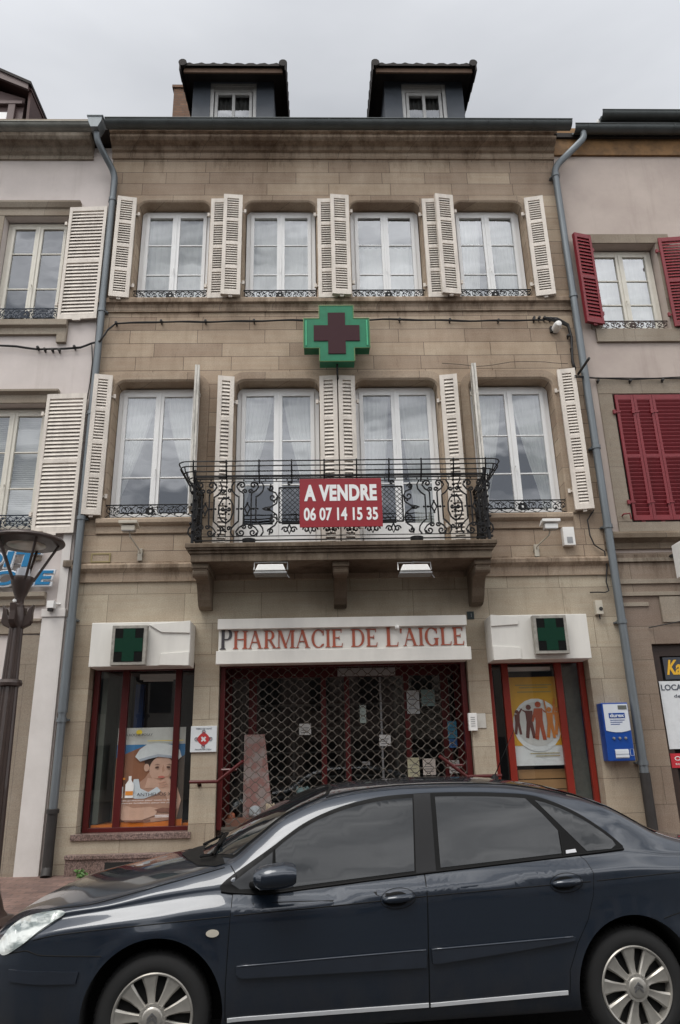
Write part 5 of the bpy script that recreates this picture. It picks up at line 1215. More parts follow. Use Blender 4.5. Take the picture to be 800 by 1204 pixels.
shutter(ln, -4.425, 8.80, .68, 2.36, 177, -1, SHUT, 2, 15, y=YF - .04, double=False, rail=.06, stile=.055)
shutter(ln, -4.425, 4.97, .66, 2.40, 177, -1, SHUT, 2, 16, y=YF - .04, double=False, rail=.06, stile=.055)
# corner pilaster and ledges
MB().box(-3.93, -3.80, YF - .045, YF, 3.78, 4.98).build('corner_strip', WHITEP, ln, bevel=.004)
MB().box(-4.13, -3.775, YF - .07, YF, 3.68, 3.80).build('pilaster_cap', WHITEP, ln, bevel=.006)
MB().box(-4.12, -3.785, YF - .05, YF, .15, 3.675).build('pilaster', WHITEP, ln, bevel=.006)
MB().box(-4.42, -4.125, YF - .03, YF + .3, .15, 3.42).build('stone_pier', TRIM_L, ln, bevel=.004)
moulding(ln, 'ledge', LX0, -4.10, [(0, 3.86), (.05, 3.86), (.05, 3.95), (.10, 3.99), (.10, 4.06), (0, 4.06)], TRIM_L)
moulding(ln, 'lower_ledge', LX0, -4.125, [(0, 3.44), (.04, 3.44), (.04, 3.60), (.07, 3.62), (.07, 3.66), (0, 3.66)], TRIM_L)
MB().box(-3.88, -3.74, YF - .085, YF - .05, 4.44, 4.54).build('stone_stub', TRIM_L, ln)
MB().box(-9, -4.43, YF + .05, YF + .12, 3.02, 3.34).build('shop_fascia', plain('teal_fascia', (.0, .28, .26), .4), ln)
mb = MB(); mb.box(-4.52, -4.43, YF + .06, YF + .12, .2, 3.02); mb.box(-5.9, -5.82, YF + .06, YF + .12, .2, 3.02); mb.build('shop_frame', DARK, ln)
MB().add([(-9, YF + .09, .2), (-4.5, YF + .09, .2), (-4.5, YF + .09, 3.02), (-9, YF + .09, 3.02)], [(0, 1, 2, 3)]).build('shop_pane', SHOPG, ln, nosolid=True)
# dormer with brown gable
Yd = YF + .5
P = lambda x, y: at(x, y, Yd)
mb = MB(); a = P(-60, 60); 
e1, e0 = P(34, 97), P(1, 84); dz = (e0[1] - e1[1]) / (e0[0] - e1[0]); apx = -6.6
zap = e1[1] + dz * (apx - e1[0])
xe = e1[0]; xw = P(20, 130)[0]; zb_ = 13.0
mb = MB(); mb.prism([(2 * apx - xw, zb_), (xw, zb_), (xw, e1[1] - .15), (apx, zap - .3), (2 * apx - xw, e1[1] - .15)], Yd + .25, Yd + 2.2)
d = mb.build('dormer', BROWNP, ln)
for s in (1, -1):
    xx = xe if s > 0 else 2 * apx - xe
    mb = MB(); mb.prism([(xx, e1[1]), (apx, zap), (apx, zap - .17), (xx, e1[1] - .17)], Yd, Yd + .06); mb.m = 1
    mb.prism([(xx + .06 * s, e1[1] + .0), (apx, zap + .07), (apx, zap + .01), (xx + .06 * s, e1[1] - .07)], Yd - .03, Yd + 2.2); mb.m = 2
    mb.prism([(xx + .05 * s, e1[1] - .09), (apx, zap - .04), (apx, zap - .10), (xx + .05 * s, e1[1] - .14)], Yd + .061, Yd + 2.2)
    mb.m = 2; mb.prism([(xx - .02 * s, e1[1] - .15), (xx + .03 * s, e1[1] - .13), (xx + .10 * s, zb_), (xx + .04 * s, zb_)], Yd + .1, Yd + 2.2)
    mb.build('roof_side', [BROWNP, TILE, plain('dark_red_wood', (.06, .025, .02), .7)], d)
mb = MB(); mb.box(xw - .28, xw - .14, Yd + .17, Yd + .3, zb_, e1[1] - .38); mb.box(2 * apx - xw, xw, Yd + .16, Yd + .27, e1[1] - .38, e1[1] - .30); mb.build('frame', BROWNP, d, bevel=.004)
mb = MB(); mb.box(2 * apx - xw + .3, xw - .29, Yd + .22, Yd + .24, zb_, e1[1] - .55); mb.build('window', PVC, d)

# bank lettering
yl = YF - .12
r = root('bank_lettering', (-4.6, YF, 4.1)); tag(r, 'blue raised letters with white edges on the pale pink wall behind the street lamp', 'lettering')
BL = plain('blue_letter_face', (.01, .17, .36), .35, var=.05); WE = plain('white_letter_edge', (.70, .72, .74), .4, var=.05)
for s, xr_, yt, yb_, wd in (('CREDIT', 44, 648, 666.5, 2.05), ('AGRICOLE', 59, 671, 688, 2.40)):
    x1 = at(xr_, (yt + yb_) / 2, yl)[0]; z1 = at(30, yt, yl)[1]; z0 = at(30, yb_, yl)[1]
    MB_ = MB(); put_text(MB_, s, x1 - wd, x1, z0, z1, yl - .012, .011, .03, shear=.05, spacing=1.05); MB_.build('letter_faces', BL, r)
    MB_ = MB(); put_text(MB_, s, x1 - wd - .02, x1 + .025, z0 - .025, z1 + .02, yl, .05, .062, shear=.05, spacing=1.05); MB_.build('letter_edges', WE, r)
mb = MB(); mb.tube([(-6, YF - .04, 4.15), (-4.35, YF - .04, 4.15)], .012, 5); mb.tube([(-6, YF - .04, 4.5), (-4.5, YF - .04, 4.5)], .012, 5); mb.build('fixing_rail', GREY, r)
a, b = at(57, 707, YF - .12), at(64, 717, YF - .12)
r = root('wall_lamp', ((a[0] + b[0]) / 2, YF, b[1])); tag(r, 'small white lamp above the pilaster right of the street lamp', 'lamp')
part_box('housing', LAMPW, r, a[0], b[0], YF - .17, YF - .07, b[1] + .02, a[1]); MB().tube([(b[0] - .02, YF - .1, a[1] - .03), (b[0] + .05, YF - .05, a[1] - .03), (b[0] + .05, YF, a[1] - .05)], .015, 6).build('arm', LAMPW, r); part_box('lens', CAST, r, a[0] + .01, b[0] - .02, YF - .16, YF - .09, b[1] - .02, b[1] + .018)

# ================================================================== RIGHT NEIGHBOUR
rn = root('neighbour_house', (7, YF, .2)); tag(rn, 'dusty pink rendered house right of the pharmacy with deep red shutters', 'house')
RX0, RX1 = 4.575, 12
rh_ = [(4.96, 6.22, 8.58, 10.40), (4.98, 6.3, 5.05, 7.32), (4.97, 7.4, .22, 3.13)]
mb = MB(); wall_holes(mb, RX0, RX1, 4.55, 13.08, YF, YF + .36, rh_[:2]); mb.build('upper_wall', PINKR, rn)
mb = MB(); wall_holes(mb, RX0, RX1, -.05, 4.55, YF + .001, YF + .36, rh_[2:]); mb.build('ground_floor_wall', STONE_R, rn)
MB().box(HX1 - .02, RX0 + .02, YF - .30, YF - .052, 12.66, 12.96).build('flashing', CAST, rn); MB().box(RX0 + .01, RX1, YF - .05, YF, 12.42, 13.07).build('eaves_board', ORWOOD, rn)
gyr = YF - .22
gutter(at(674, 155, gyr)[0] + .02, RX1, gyr, at(740, 151, gyr)[1], .115, ZINC_D, rn, .55)
MB().prism([(YF - .1, 12.9), (YF + 4, 15.7), (YF + 4, 12.8), (YF - .1, 12.8)], RX0, RX1, 'x').build('roof', TILE, rn)
mb = MB(); mb.box(4.72, 6.48, YF - .02, YF, 10.402, 10.60); mb.box(4.80, 4.955, YF - .018, YF, 8.59, 10.398); mb.box(6.225, 6.38, YF - .018, YF, 8.59, 10.398); mb.box(4.86, 6.5, YF - .05, YF, 8.32, 8.575); mb.build('window_surround', TRIM_L, rn, bevel=.004)
mb = MB(); mb.box(4.74, 6.6, YF - .02, YF, 7.325, 7.62); mb.box(4.74, 4.975, YF - .019, YF, 5.055, 7.32); mb.box(6.305, 6.6, YF - .019, YF, 5.055, 7.32); mb.box(4.74, 6.6, YF - .03, YF, 4.88, 5.045); mb.build('lower_window_surround', TRIM_L, rn, bevel=.004)
window(rn, 5.59, 1.22, 8.60, 10.38, YF + .20, CREAMF, (.32, .66), 'full', plain('rusty_iron', (.05, .03, .025), .7), .17, stile=.07, sill=False)
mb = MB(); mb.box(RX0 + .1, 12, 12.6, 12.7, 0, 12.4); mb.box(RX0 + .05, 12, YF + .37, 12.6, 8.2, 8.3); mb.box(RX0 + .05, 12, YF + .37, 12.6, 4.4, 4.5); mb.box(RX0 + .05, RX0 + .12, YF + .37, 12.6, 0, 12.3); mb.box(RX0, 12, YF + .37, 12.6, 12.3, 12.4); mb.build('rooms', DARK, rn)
shutter(rn, 4.98, 8.63, .34, 1.86, 166, 1, REDS, 2, 11, y=YF - .05, stile=.045)
shutter(rn, 6.25, 8.60, .66, 1.86, 174, -1, REDS, 2, 13, y=YF - .05, double=False)
x = 5.0
for k, wd in enumerate((.315, .315, .32, .32)):
    y_ = YF - .045
    shutter(rn, x, 5.07, wd - .006 if k < 2 else .64, 2.22, 0, 1, REDS, 2, 15, y=y_, double=False, stile=.045, name='closed_shutter')
    x += wd
    if k == 2: break
MB().box(4.98, 6.3, YF + .12, YF + .14, 5.06, 7.31).build('dark_reveal', DARK, rn)
mb = MB(); mb.tube([(4.82, YF - .02, 5.15), (4.82, YF - .09, 5.16), (4.92, YF - .09, 5.17), (4.93, YF - .09, 5.07)], .012, 6); mb.build('shutter_hook', REDS, rn)
moulding(rn, 'ledge', RX0 - .1, RX1, [(0, 4.60), (.04, 4.60), (.04, 4.70), (.09, 4.74), (.13, 4.76), (.13, 4.83), (.10, 4.87), (0, 4.89)], TRIM_D)
mb = MB(); mb.box(RX0 + .02, RX1, YF - .03, YF, 3.86, 3.92); mb.box(RX0 + .02, RX1, YF - .025, YF, 4.05, 4.12); mb.box(RX0 + .02, 5.02, YF - .02, YF, 3.70, 3.76); mb.box(RX0 + .02, RX1, YF - .03, YF, 4.40, 4.46)
mb.box(5.2, 7.4, YF - .028, YF, 3.45, 3.84); mb.build('string_courses', TRIM_L, rn, bevel=.003)
mb = MB(); mb.box(5.24, 7.4, YF + .10, YF + .30, .2, .3); mb.box(4.98, 5.10, YF + .08, YF + .18, .22, 3.12); mb.box(5.10, 7.4, YF + .082, YF + .18, 2.95, 3.12); mb.box(5.1, 7.4, YF + .12, YF + .17, .22, .9)
mb.box(5.58, 5.66, YF + .09, YF + .17, .9, 2.95); mb.build('door', plain('dark_brown_door', (.035, .018, .012), .5, var=.3), rn, bevel=.004)
MB().box(5.1, 7.4, YF + .14, YF + .145, .9, 2.95).build('door_pane', DARK, rn)
a = at(763, 738, YF - .02); MB().tube([(a[0], YF - .02, a[1]), (a[0] + 1.3, YF - .9, a[1] + .16)], .009, 5).build('awning_stay', CAST, rn)
# dormer gutter box far right
Yd = YF + .9; p0, p1, p2 = at(708, 127.5, Yd - .3), at(700, 147, Yd), at(860, 131, Yd); p0 = (p0[0], p0[1] - .02)
mb = MB(); mb.prism([(Yd - .15, p0[1] - .02), (Yd + 1.6, p0[1] + .35), (Yd + 1.6, 13.2), (Yd + .25, 13.2)], p0[0] + .03, 9.5, 'x')
d = mb.build('dormer', ZINC_D, rn); gutter(p0[0], 9.5, Yd - .2, p0[1] - .03, .12, ZINC_D, d, 1.3)
MB().prism([(p0[0] - .01, p0[1]), (p0[0] + .03, p0[1]), (p0[0] + .03, 13.3), (p0[0] - .22, 13.3)], Yd - .05, Yd + 1.5).build('cheek', LAMPW, d)
# second down pipe
yp2 = YF - .11
j = at(686, 158, gyr)
mb, xb, yb = downpipe(rn, [(j[0], gyr, j[1] + .05), (j[0], gyr, j[1] - .10), (xr - .01, yp2, at(650.5, 197, yp2)[1]), (xr, yp2, 1.3)], .062, ZINC, (11.85, 9.2, 6.3, 4.95, 3.45, 1.45))
mb.build('downpipe', ZINC, rn, smooth=True, auto=40)
mb = MB(); mb.tube([(xr, yp2, .2), (xr, yp2, 1.32)], .072, 12); mb.build('downpipe_shoe', CAST, rn, smooth=True, auto=40)
# posters on the right door
y_ = YF + .07
def poster(px0, px1, py0, py1, col, label, texts, ink, kids=()):
    a, b = at(px0, (py0 + py1) / 2, y_), at(px1, (py0 + py1) / 2, y_); Z1, Z0 = at(px0, py0, y_)[1], at(px0, py1, y_)[1]
    r = root('door_poster', ((a[0] + b[0]) / 2, y_, Z0)); tag(r, label, 'poster')
    MB().box(a[0], b[0], y_ - .004, y_, Z0, Z1).build('paper', pm('door_paper', col), r)
    mb = MB(); w_, h = b[0] - a[0], Z1 - Z0
    for (s, u0, u1, v0, v1, off, sh) in texts: put_text(mb, s, a[0] + w_ * u0, a[0] + w_ * u1, Z0 + h * v0, Z0 + h * v1, y_ - .008, .003, off, sh)
    mb.build('lettering', pm('door_ink', ink), r)
poster(781, 830, 773, 799, (.035, .04, .05), 'dark poster with yellow script on the brown door at the right edge', [('Kart', .05, .62, .2, .88, .03, .05)], (.60, .34, .02))
poster(781, 832, 801, 881, (.52, .54, .55), 'white poster headed LOCA on the brown door at the right edge', [('LOCATION', .03, .95, .86, .95, .02, 0), ('de salle', .3, .8, .75, .80, 0, 0)], (.05, .06, .08))
poster(789, 835, 886, 903, (.40, .02, .03), 'small red notice below the white poster on the brown door', [('OUVERT', .1, .9, .5, .8, .01, 0), ('tous les jours', .1, .9, .15, .35, 0, 0)], (.6, .6, .58))
a = at(802, 655, YF - .5); r = root('projecting_sign', (a[0] + .1, YF, a[1] - .25)); tag(r, 'white edge of a projecting sign at the right edge below the closed red shutters', 'sign')
MB().box(a[0] + .02, a[0] + .14, YF - .85, YF - .2, a[1] - .26, a[1] + .26).build('casing', LAMPW, r, bevel=.01); MB().box(a[0] + .06, a[0] + .10, YF - .2, YF, a[1] + .12, a[1] + .16).build('arm', CAST, r)

# ================================================================== STREET LAMP
sx, sy = -3.33, 8.0
sl_ = root('street_lamp', (sx, sy, .15)); tag(sl_, 'brown cast street lamp with wide disc hat at the left edge of the photo', 'street lamp')
LAMPM = plain('brown_lamp_paint', (.055, .036, .030), .45, .2, .25, 8, coat=.2)
c = (sx, sy, 0)
MB().lathe([(0, 4.075), (.20, 4.070), (.36, 4.055), (.405, 4.035), (.415, 4.015), (.41, 4.000), (.385, 3.990), (.33, 3.995), (.28, 3.980), (.14, 3.978), (0, 3.980)], c, 40).build('hat', LAMPM, sl_, smooth=True, auto=40)
MB().lathe([(0, 3.960), (.13, 3.965), (.21, 3.972), (.21, 3.979), (0, 3.979)], c, 30).build('reflector', plain('pale_reflector', (.45, .43, .38), .3, .3), sl_, smooth=True)
for k in range(5):
    a = rad(20 + 72 * k); MB().tube([(sx + .115 * math.cos(a), sy + .115 * math.sin(a), 3.56), (sx + .345 * math.cos(a), sy + .345 * math.sin(a), 4.000)], .015, 6).build('strut', LAMPM, sl_)
MB().lathe([(0, 3.70), (.07, 3.695), (.078, 3.64), (.078, 3.55), (0, 3.55)], c, 20).build('lens', plain('milky_lens', (.70, .72, .76), .2), sl_, smooth=True, auto=40)
MB().lathe([(0, 3.60), (.12, 3.60), (.125, 3.58), (.115, 3.54), (.10, 3.50), (.075, 3.42), (.05, 3.36), (.045, 3.30), (.06, 3.28), (.06, 3.24), (0, 3.24)], c, 24).build('cup', LAMPM, sl_, smooth=True, auto=35)
mb = MB()
n = 16
for z0, r0, z1, r1 in ((.30, .135, 2.42, .095), (2.46, .085, 3.05, .072)):
    prof = []
    for t in range(7):
        z = z0 + (z1 - z0) * t / 6; prof.append((r0 + (r1 - r0) * t / 6, z))
    vs = []
    for r_, z in prof:
        for k in range(n * 2):
            A_ = math.pi * k / n; q = r_ * (1 if k % 2 else .90); vs.append((sx + q * math.cos(A_), sy + q * math.sin(A_), z))
    m2 = n * 2; mb.add(vs, [(i * m2 + k, i * m2 + (k + 1) % m2, (i + 1) * m2 + (k + 1) % m2, (i + 1) * m2 + k) for i in range(6) for k in range(m2)])
mb.lathe([(.10, 2.40), (.125, 2.41), (.13, 2.44), (.12, 2.47), (.09, 2.48)], c, 24)
mb.lathe([(.072, 3.04), (.085, 3.08), (.09, 3.16), (.075, 3.25), (.0, 3.25)], c, 20)
mb.build('column', LAMPM, sl_, smooth=True, auto=25)
for s in (-1, 1):
    mb = MB(); mb.prism([(sx + s * .06, 3.02), (sx + s * .14, 3.06), (sx + s * .165, 3.10), (sx + s * .16, 3.20), (sx + s * .17, 3.29), (sx + s * .12, 3.24), (sx + s * .095, 3.17), (sx + s * .06, 3.13)], sy - .035, sy + .035); mb.build('prong', LAMPM, sl_, bevel=.01)
    mb = MB(); mb.prism([(sy + s * .06, 3.02), (sy + s * .14, 3.06), (sy + s * .165, 3.10), (sy + s * .16, 3.20), (sy + s * .17, 3.29), (sy + s * .12, 3.24), (sy + s * .095, 3.17), (sy + s * .06, 3.13)], sx - .035, sx + .035, 'x'); mb.build('prong', LAMPM, sl_, bevel=.01)
MB().lathe([(0, .13), (.33, .13), (.34, .17), (.31, .20), (.24, .22), (.20, .27), (.18, .34), (.15, .42), (.14, .50), (0, .50)], c, 32).build('base', LAMPM, sl_, smooth=True, auto=35)
mb = MB(); mb.lathe([(0, -.02), (.018, -.02), (.018, .01), (0, .01)], (sx - .02, sy - .08, 3.32), 8, 'y'); mb.build('bolt', LAMPW, sl_)

# weed at the foot of the granite step
wd_ = MB(); c0 = at(96, 1022, YF - .25)
for k in range(70):
    a = random.random() * 6.28; r_ = random.random() * .10; x, y, z = c0[0] + math.cos(a) * r_, YF - .25 + math.sin(a) * r_ * .7, .19 + random.random() * .10
    q = Vector((random.uniform(-1, 1), random.uniform(-1, 1), random.uniform(.1, .8))).normalized() * .03; p = q.orthogonal().normalized() * .014
    wd_.add([Vector((x, y, z)) - q, Vector((x, y, z)) + p, Vector((x, y, z)) + q, Vector((x, y, z)) - p], [(0, 1, 2, 3)])
    if k % 5 == 0: wd_.tube([(c0[0], YF - .25, .19), (x, y, z)], .002, 3)
o = wd_.build('weed', plain('weed_leaf', (.07, .16, .03), .6, var=.4), nosolid=True); tag(o, 'small green weed growing at the foot of the granite step', 'weed')

# ================================================================== houses across the street (mirrored in the glass)
OPP = [(-26, -15, 8.8, (.30, .26, .22)), (-15, -6, 10.2, (.42, .38, .33)), (-6, 3.5, 8.6, (.26, .20, .17)), (3.5, 12, 9.6, (.40, .34, .28)), (12, 24, 8.6, (.30, .27, .25))]
for i, (a, b, h, c) in enumerate(OPP):
    Y = -13.0
    r = root('house_across', ((a + b) / 2, Y, 0)); tag(r, ['grey-beige', 'cream', 'brownish', 'sandy', 'dull grey'][i] + ' plain house standing across the street behind the camera', 'house', 'houses across the street')
    m_ = MB(); m_.box(a, b, Y - 8, Y, 0, h); m_.build('wall', plaster('render_across', c, tuple(q * .8 for q in c)), r)
    m_ = MB(); m_.prism([(Y + .3, h), (Y - 4, h + 2.6), (Y - 8.2, h)], a, b, 'x'); m_.build('roof', TILE, r)
    n = int((b - a) / 2.3); m_ = MB()
    for k in range(n):
        for fl in range(3):
            xx = a + (k + .5) * (b - a) / n; z0 = .5 if fl == 0 else fl * 2.9 + .9
            if z0 + 1.7 < h: m_.box(xx - (.8 if fl == 0 else .5), xx + (.8 if fl == 0 else .5), Y - .05, Y + .02, z0, z0 + (1.9 if fl == 0 else 1.6))
    m_.build('windows', plain('dark_panes_across', (.02, .022, .025), .15), r)

# ================================================================== CAR
CP0 = Vector((-.9228, 4.5464, 0)); CA = rad(5.4716)
cev = Vector((-math.sin(CA), math.cos(CA), 0))
_c = CP0 + cev * .855
car = root('parked_car', (_c.x, _c.y, -.004), CA, local=True)
tag(car, 'dark blue-grey saloon car parked at the kerb in front of the pharmacy', 'car')
def pch(xs, ys):
    xs, ys = np.array(xs, float), np.array(ys, float); h = np.diff(xs); d = np.diff(ys) / h; m = np.zeros(len(xs)); m[0], m[-1] = d[0], d[-1]
    for i in range(1, len(xs) - 1):
        if d[i - 1] * d[i] > 0:
            w1_, w2_ = 2 * h[i] + h[i - 1], h[i] + 2 * h[i - 1]; m[i] = (w1_ + w2_) / (w1_ / d[i - 1] + w2_ / d[i])
    def f(x):
        x = min(max(x, xs[0]), xs[-1]); i = min(int(np.searchsorted(xs, x, 'right')) - 1, len(xs) - 2); t = (x - xs[i]) / h[i]
        return (2 * t ** 3 - 3 * t ** 2 + 1) * ys[i] + (t ** 3 - 2 * t ** 2 + t) * h[i] * m[i] + (-2 * t ** 3 + 3 * t ** 2) * ys[i + 1] + (t ** 3 - t ** 2) * h[i] * m[i + 1]
    return f
def F(*p): return pch([a for a, b in p], [b for a, b in p])
fw = F((-.985, .40), (-.97, .52), (-.94, .61), (-.89, .70), (-.82, .765), (-.70, .825), (-.5, .862), (-.3, .88), (0, .886), (1.2, .888), (2.6, .886), (3.1, .872), (3.4, .845), (3.6, .79), (3.70, .70), (3.755, .52))
fzc = F((-.985, .60), (-.8, .675), (-.53, .728), (-.29, .748), (.4, .783), (1.51, .836), (2.27, .865), (3.1, .902), (3.5, .905), (3.755, .86))
fzb = F((-.985, .64), (-.85, .70), (-.7, .755), (-.5, .80), (-.3, .825), (0, .86), (.2, .885), (.36, .895), (.615, .872), (1.54, .946), (2.5, 1.012), (2.76, 1.022), (3.1, .985), (3.5, .965), (3.755, .90))
fz9 = F((-.985, .655), (-.85, .725), (-.7, .785), (-.5, .83), (-.3, .852), (0, .905), (.2, .925), (.34, .937), (.626, 1.107), (.829, 1.233), (1.048, 1.316), (1.29, 1.366), (1.55, 1.383), (1.66, 1.385), (2.24, 1.360), (2.32, 1.348), (2.53, 1.266), (2.70, 1.150), (2.80, 1.06), (3.0, 1.02), (3.3, .995), (3.755, .92))
fz10 = F((-.985, .67), (-.85, .745), (-.7, .805), (-.57, .842), (-.3, .880), (0, .948), (.17, .985), (.39, 1.03), (.534, 1.134), (.74, 1.275), (1.01, 1.372), (1.24, 1.410), (1.5, 1.428), (1.8, 1.430), (2.1, 1.418), (2.3, 1.395), (2.57, 1.335), (2.8, 1.25), (2.95, 1.175), (3.1, 1.10), (3.27, 1.055), (3.5, 1.03), (3.755, .95))
fz12 = F((-.985, .69), (-.93, .735), (-.8, .80), (-.57, .885), (-.3, .945), (-.03, 1.0), (.10, 1.02), (.2, 1.035), (.3, 1.09), (.6, 1.25), (.85, 1.365), (1.05, 1.425), (1.25, 1.448), (1.7, 1.465), (2.0, 1.463), (2.3, 1.438), (2.6, 1.38), (2.8, 1.315), (3.0, 1.22), (3.2, 1.115), (3.35, 1.06), (3.5, 1.048), (3.755, .965))
def sect(u):
    w_ = fw(u); zc, zb, z9, z10, z12 = fzc(u), fzb(u), fz9(u), fz10(u), fz12(u)
    low = .20 if -.75 < u < 3.4 else .20 + .10 * min(1, max(0, -.75 - u, u - 3.4) / .25)
    def gl(z): return w_ - .075 - max(0, z - zb) * .37
    h9 = gl(z9); h10 = h9 - (.045 + .55 * max(0, min(z10 - z9, .09)))
    h10 = max(h10, w_ * .35)
    return np.array([(0, low), (w_ - .16, low), (w_ - .06, low + .01), (w_ - .018, low + .09), (w_ - .002, .42), (w_, .58), (w_ - .006, zc - .035), (w_ - .012, zc), (w_ - .022, zc + (zb - zc) * .35), (w_ - .075, zb), (h9, z9), (h10, z10), (h10 * .62, z10 + (z12 - z10) * .72), (h10 * .3, z10 + (z12 - z10) * .95), (0, z12)])
NS = 6
def dense(u):
    P = sect(u); out = []
    K = len(P)
    for i in range(K - 1):
        p0 = P[max(i - 1, 0)]; p1 = P[i]; p2 = P[i + 1]; p3 = P[min(i + 2, K - 1)]
        if i == 0: p0 = 2 * p1 - p2
        if i == K - 2: p3 = np.array([-p2[0] - (p1[0]) * 0 - P[K - 2][0] * 1.0, P[K - 2][1]]) if False else np.array([-P[K - 2][0], P[K - 2][1]])
        l1 = np.linalg.norm(p2 - p1); k0 = min(1, l1 / max(1e-6, np.linalg.norm(p1 - p0))); k3 = min(1, l1 / max(1e-6, np.linalg.norm(p3 - p2)))
        m1 = (p2 - p1) * .5 + (p1 - p0) * .5 * k0; m2 = (p2 - p1) * .5 + (p3 - p2) * .5 * k3
        if i in (6, 7) and False: pass
        for k in range(NS):
            t = k / NS; out.append((2 * t ** 3 - 3 * t ** 2 + 1) * p1 + (t ** 3 - 2 * t ** 2 + t) * m1 + (-2 * t ** 3 + 3 * t ** 2) * p2 + (t ** 3 - t ** 2) * m2)
    out.append(P[-1]); return np.array(out)
_dc = {}
def dcache(u):
    k = round(float(u), 4)
    if k not in _dc: _dc[k] = dense(k)
    return _dc[k]
ARCH = ((0.0, .325, .372), (2.75, .325, .368))
def flare(u, z):
    e = 0
    for (a, b, r) in ARCH:
        d = math.hypot(u - a, z - b)
        if z > .2: e += .014 * math.exp(-((d - r) / .055) ** 2)
    return e
def hw(u, z):
    D = dcache(u); a, b = 2 * NS, 11 * NS
    zs = D[a:b + 1, 1]; ys = D[a:b + 1, 0]
    return float(np.interp(z, zs, ys)) + flare(u, z)
def tz(u, y):
    D = dcache(u); a = 9 * NS; ys = D[a:, 0][::-1]; zs = D[a:, 1][::-1]
    return float(np.interp(abs(y), ys, zs))
US = sorted(set([round(x, 4) for x in list(np.linspace(-.985, -.6, 22)) + list(np.linspace(-.6, 3.4, 150)) + list(np.linspace(3.4, 3.755, 18))]))
mb = MB(); rows = []
for u in US:
    D = dcache(u); r_ = [(u, -(p[0] + (flare(u, p[1]) if 2 * NS < i < 11 * NS else 0)), p[1]) for i, p in enumerate(D)]
    rows.append(r_ + [(x, -y, z) for x, y, z in r_[-2:0:-1]])
n = len(rows[0]); vs = [p for r_ in rows for p in r_]
fs = [(i * n + k, i * n + (k + 1) % n, (i + 1) * n + (k + 1) % n, (i + 1) * n + k) for i in range(len(rows) - 1) for k in range(n)]
m0 = len(vs)
c0 = np.mean(rows[0], 0); c1 = np.mean(rows[-1], 0); vs += [tuple(c0 - np.array([.008, 0, 0])), tuple(c1 + np.array([.01, 0, 0]))]
fs += [(m0, (k + 1) % n, k) for k in range(n)] + [(m0 + 1, (len(rows) - 1) * n + k, (len(rows) - 1) * n + (k + 1) % n) for k in range(n)]
mb.add(vs, fs)

m, nt_, b = newmat('dark_blue_grey_car_paint')
fl = nt_.nodes.new('ShaderNodeTexVoronoi'); fl.inputs['Scale'].default_value = 900; nt_.links.new(objc(nt_), fl.inputs['Vector'])
pc = mixc(nt_, ramp(nt_, fl.outputs['Color'], .2, .8), (.008, .0135, .023), (.014, .022, .036))
oz = nt_.nodes.new('ShaderNodeSeparateXYZ'); nt_.links.new(pos(nt_), oz.inputs[0])      # road dust thrown up along the sills
dm = nt_.nodes.new('ShaderNodeMapRange'); dm.inputs['From Min'].default_value = .62; dm.inputs['From Max'].default_value = .18; dm.inputs['To Max'].default_value = .5; nt_.links.new(oz.outputs['Z'], dm.inputs['Value'])
dn_ = nt_.nodes.new('ShaderNodeMath'); dn_.operation = 'MULTIPLY'; nt_.links.new(dm.outputs[0], dn_.inputs[0]); nt_.links.new(ramp(nt_, noise(nt_, pos(nt_), 5, 6, .7, (1, 1, .6)), .35, .7), dn_.inputs[1])
nt_.links.new(mixc(nt_, dn_.outputs[0], pc, (.06, .052, .045)), b.inputs['Base Color'])
b.inputs['Metallic'].default_value = .3; b.inputs['Roughness'].default_value = .30; b.inputs['Coat Weight'].default_value = 1; b.inputs['Coat Roughness'].default_value = .03
PAINT = m
BLK = plain('black_rubber_trim', (.006, .006, .006), .5, var=.2, scale=10, spec=.15)
UND = plain('underbody_black', (.008, .008, .008), .9)
m, nt_, b = newmat('tinted_car_glass'); b.inputs['Base Color'].default_value = (.012, .014, .016, 1); b.inputs['Roughness'].default_value = .015; b.inputs['IOR'].default_value = 1.5; b.inputs['Specular IOR Level'].default_value = .55
CGL = m
CHR = plain('chrome', (.62, .62, .62), .18, 1, .05)
body = mb.build('body', [PAINT, UND], car, smooth=True)
# wheel arches cut out of the shell
for (a, z, r_) in ARCH:
    cb_ = MB(); cb_.m = 1; cb_.lathe([(0, -1.2), (r_, -1.2), (r_, 1.2), (0, 1.2)], (a, 0, z), 64, 'y'); 
    cut = cb_.build('cut', [PAINT, UND], car); cut.matrix_parent_inverse = Matrix.Identity(4)
    bo = body.modifiers.new('arch', 'BOOLEAN'); bo.operation = 'DIFFERENCE'; bo.object = cut; bo.solver = 'EXACT'
    bpy.context.view_layer.update()
    me = bpy.data.meshes.new_from_object(body.evaluated_get(bpy.context.evaluated_depsgraph_get())); old = body.data
    body.modifiers.clear(); body.data = me; bpy.data.objects.remove(cut)
body.data.polygons.foreach_set('use_smooth', [True] * len(body.data.polygons)); body.data.set_sharp_from_angle(angle=rad(40))
# inner block between the wheels so the arches are not see-through
MB().box(-.42, 3.2, -.60, .60, .22, .72).build('underbody', UND, car)

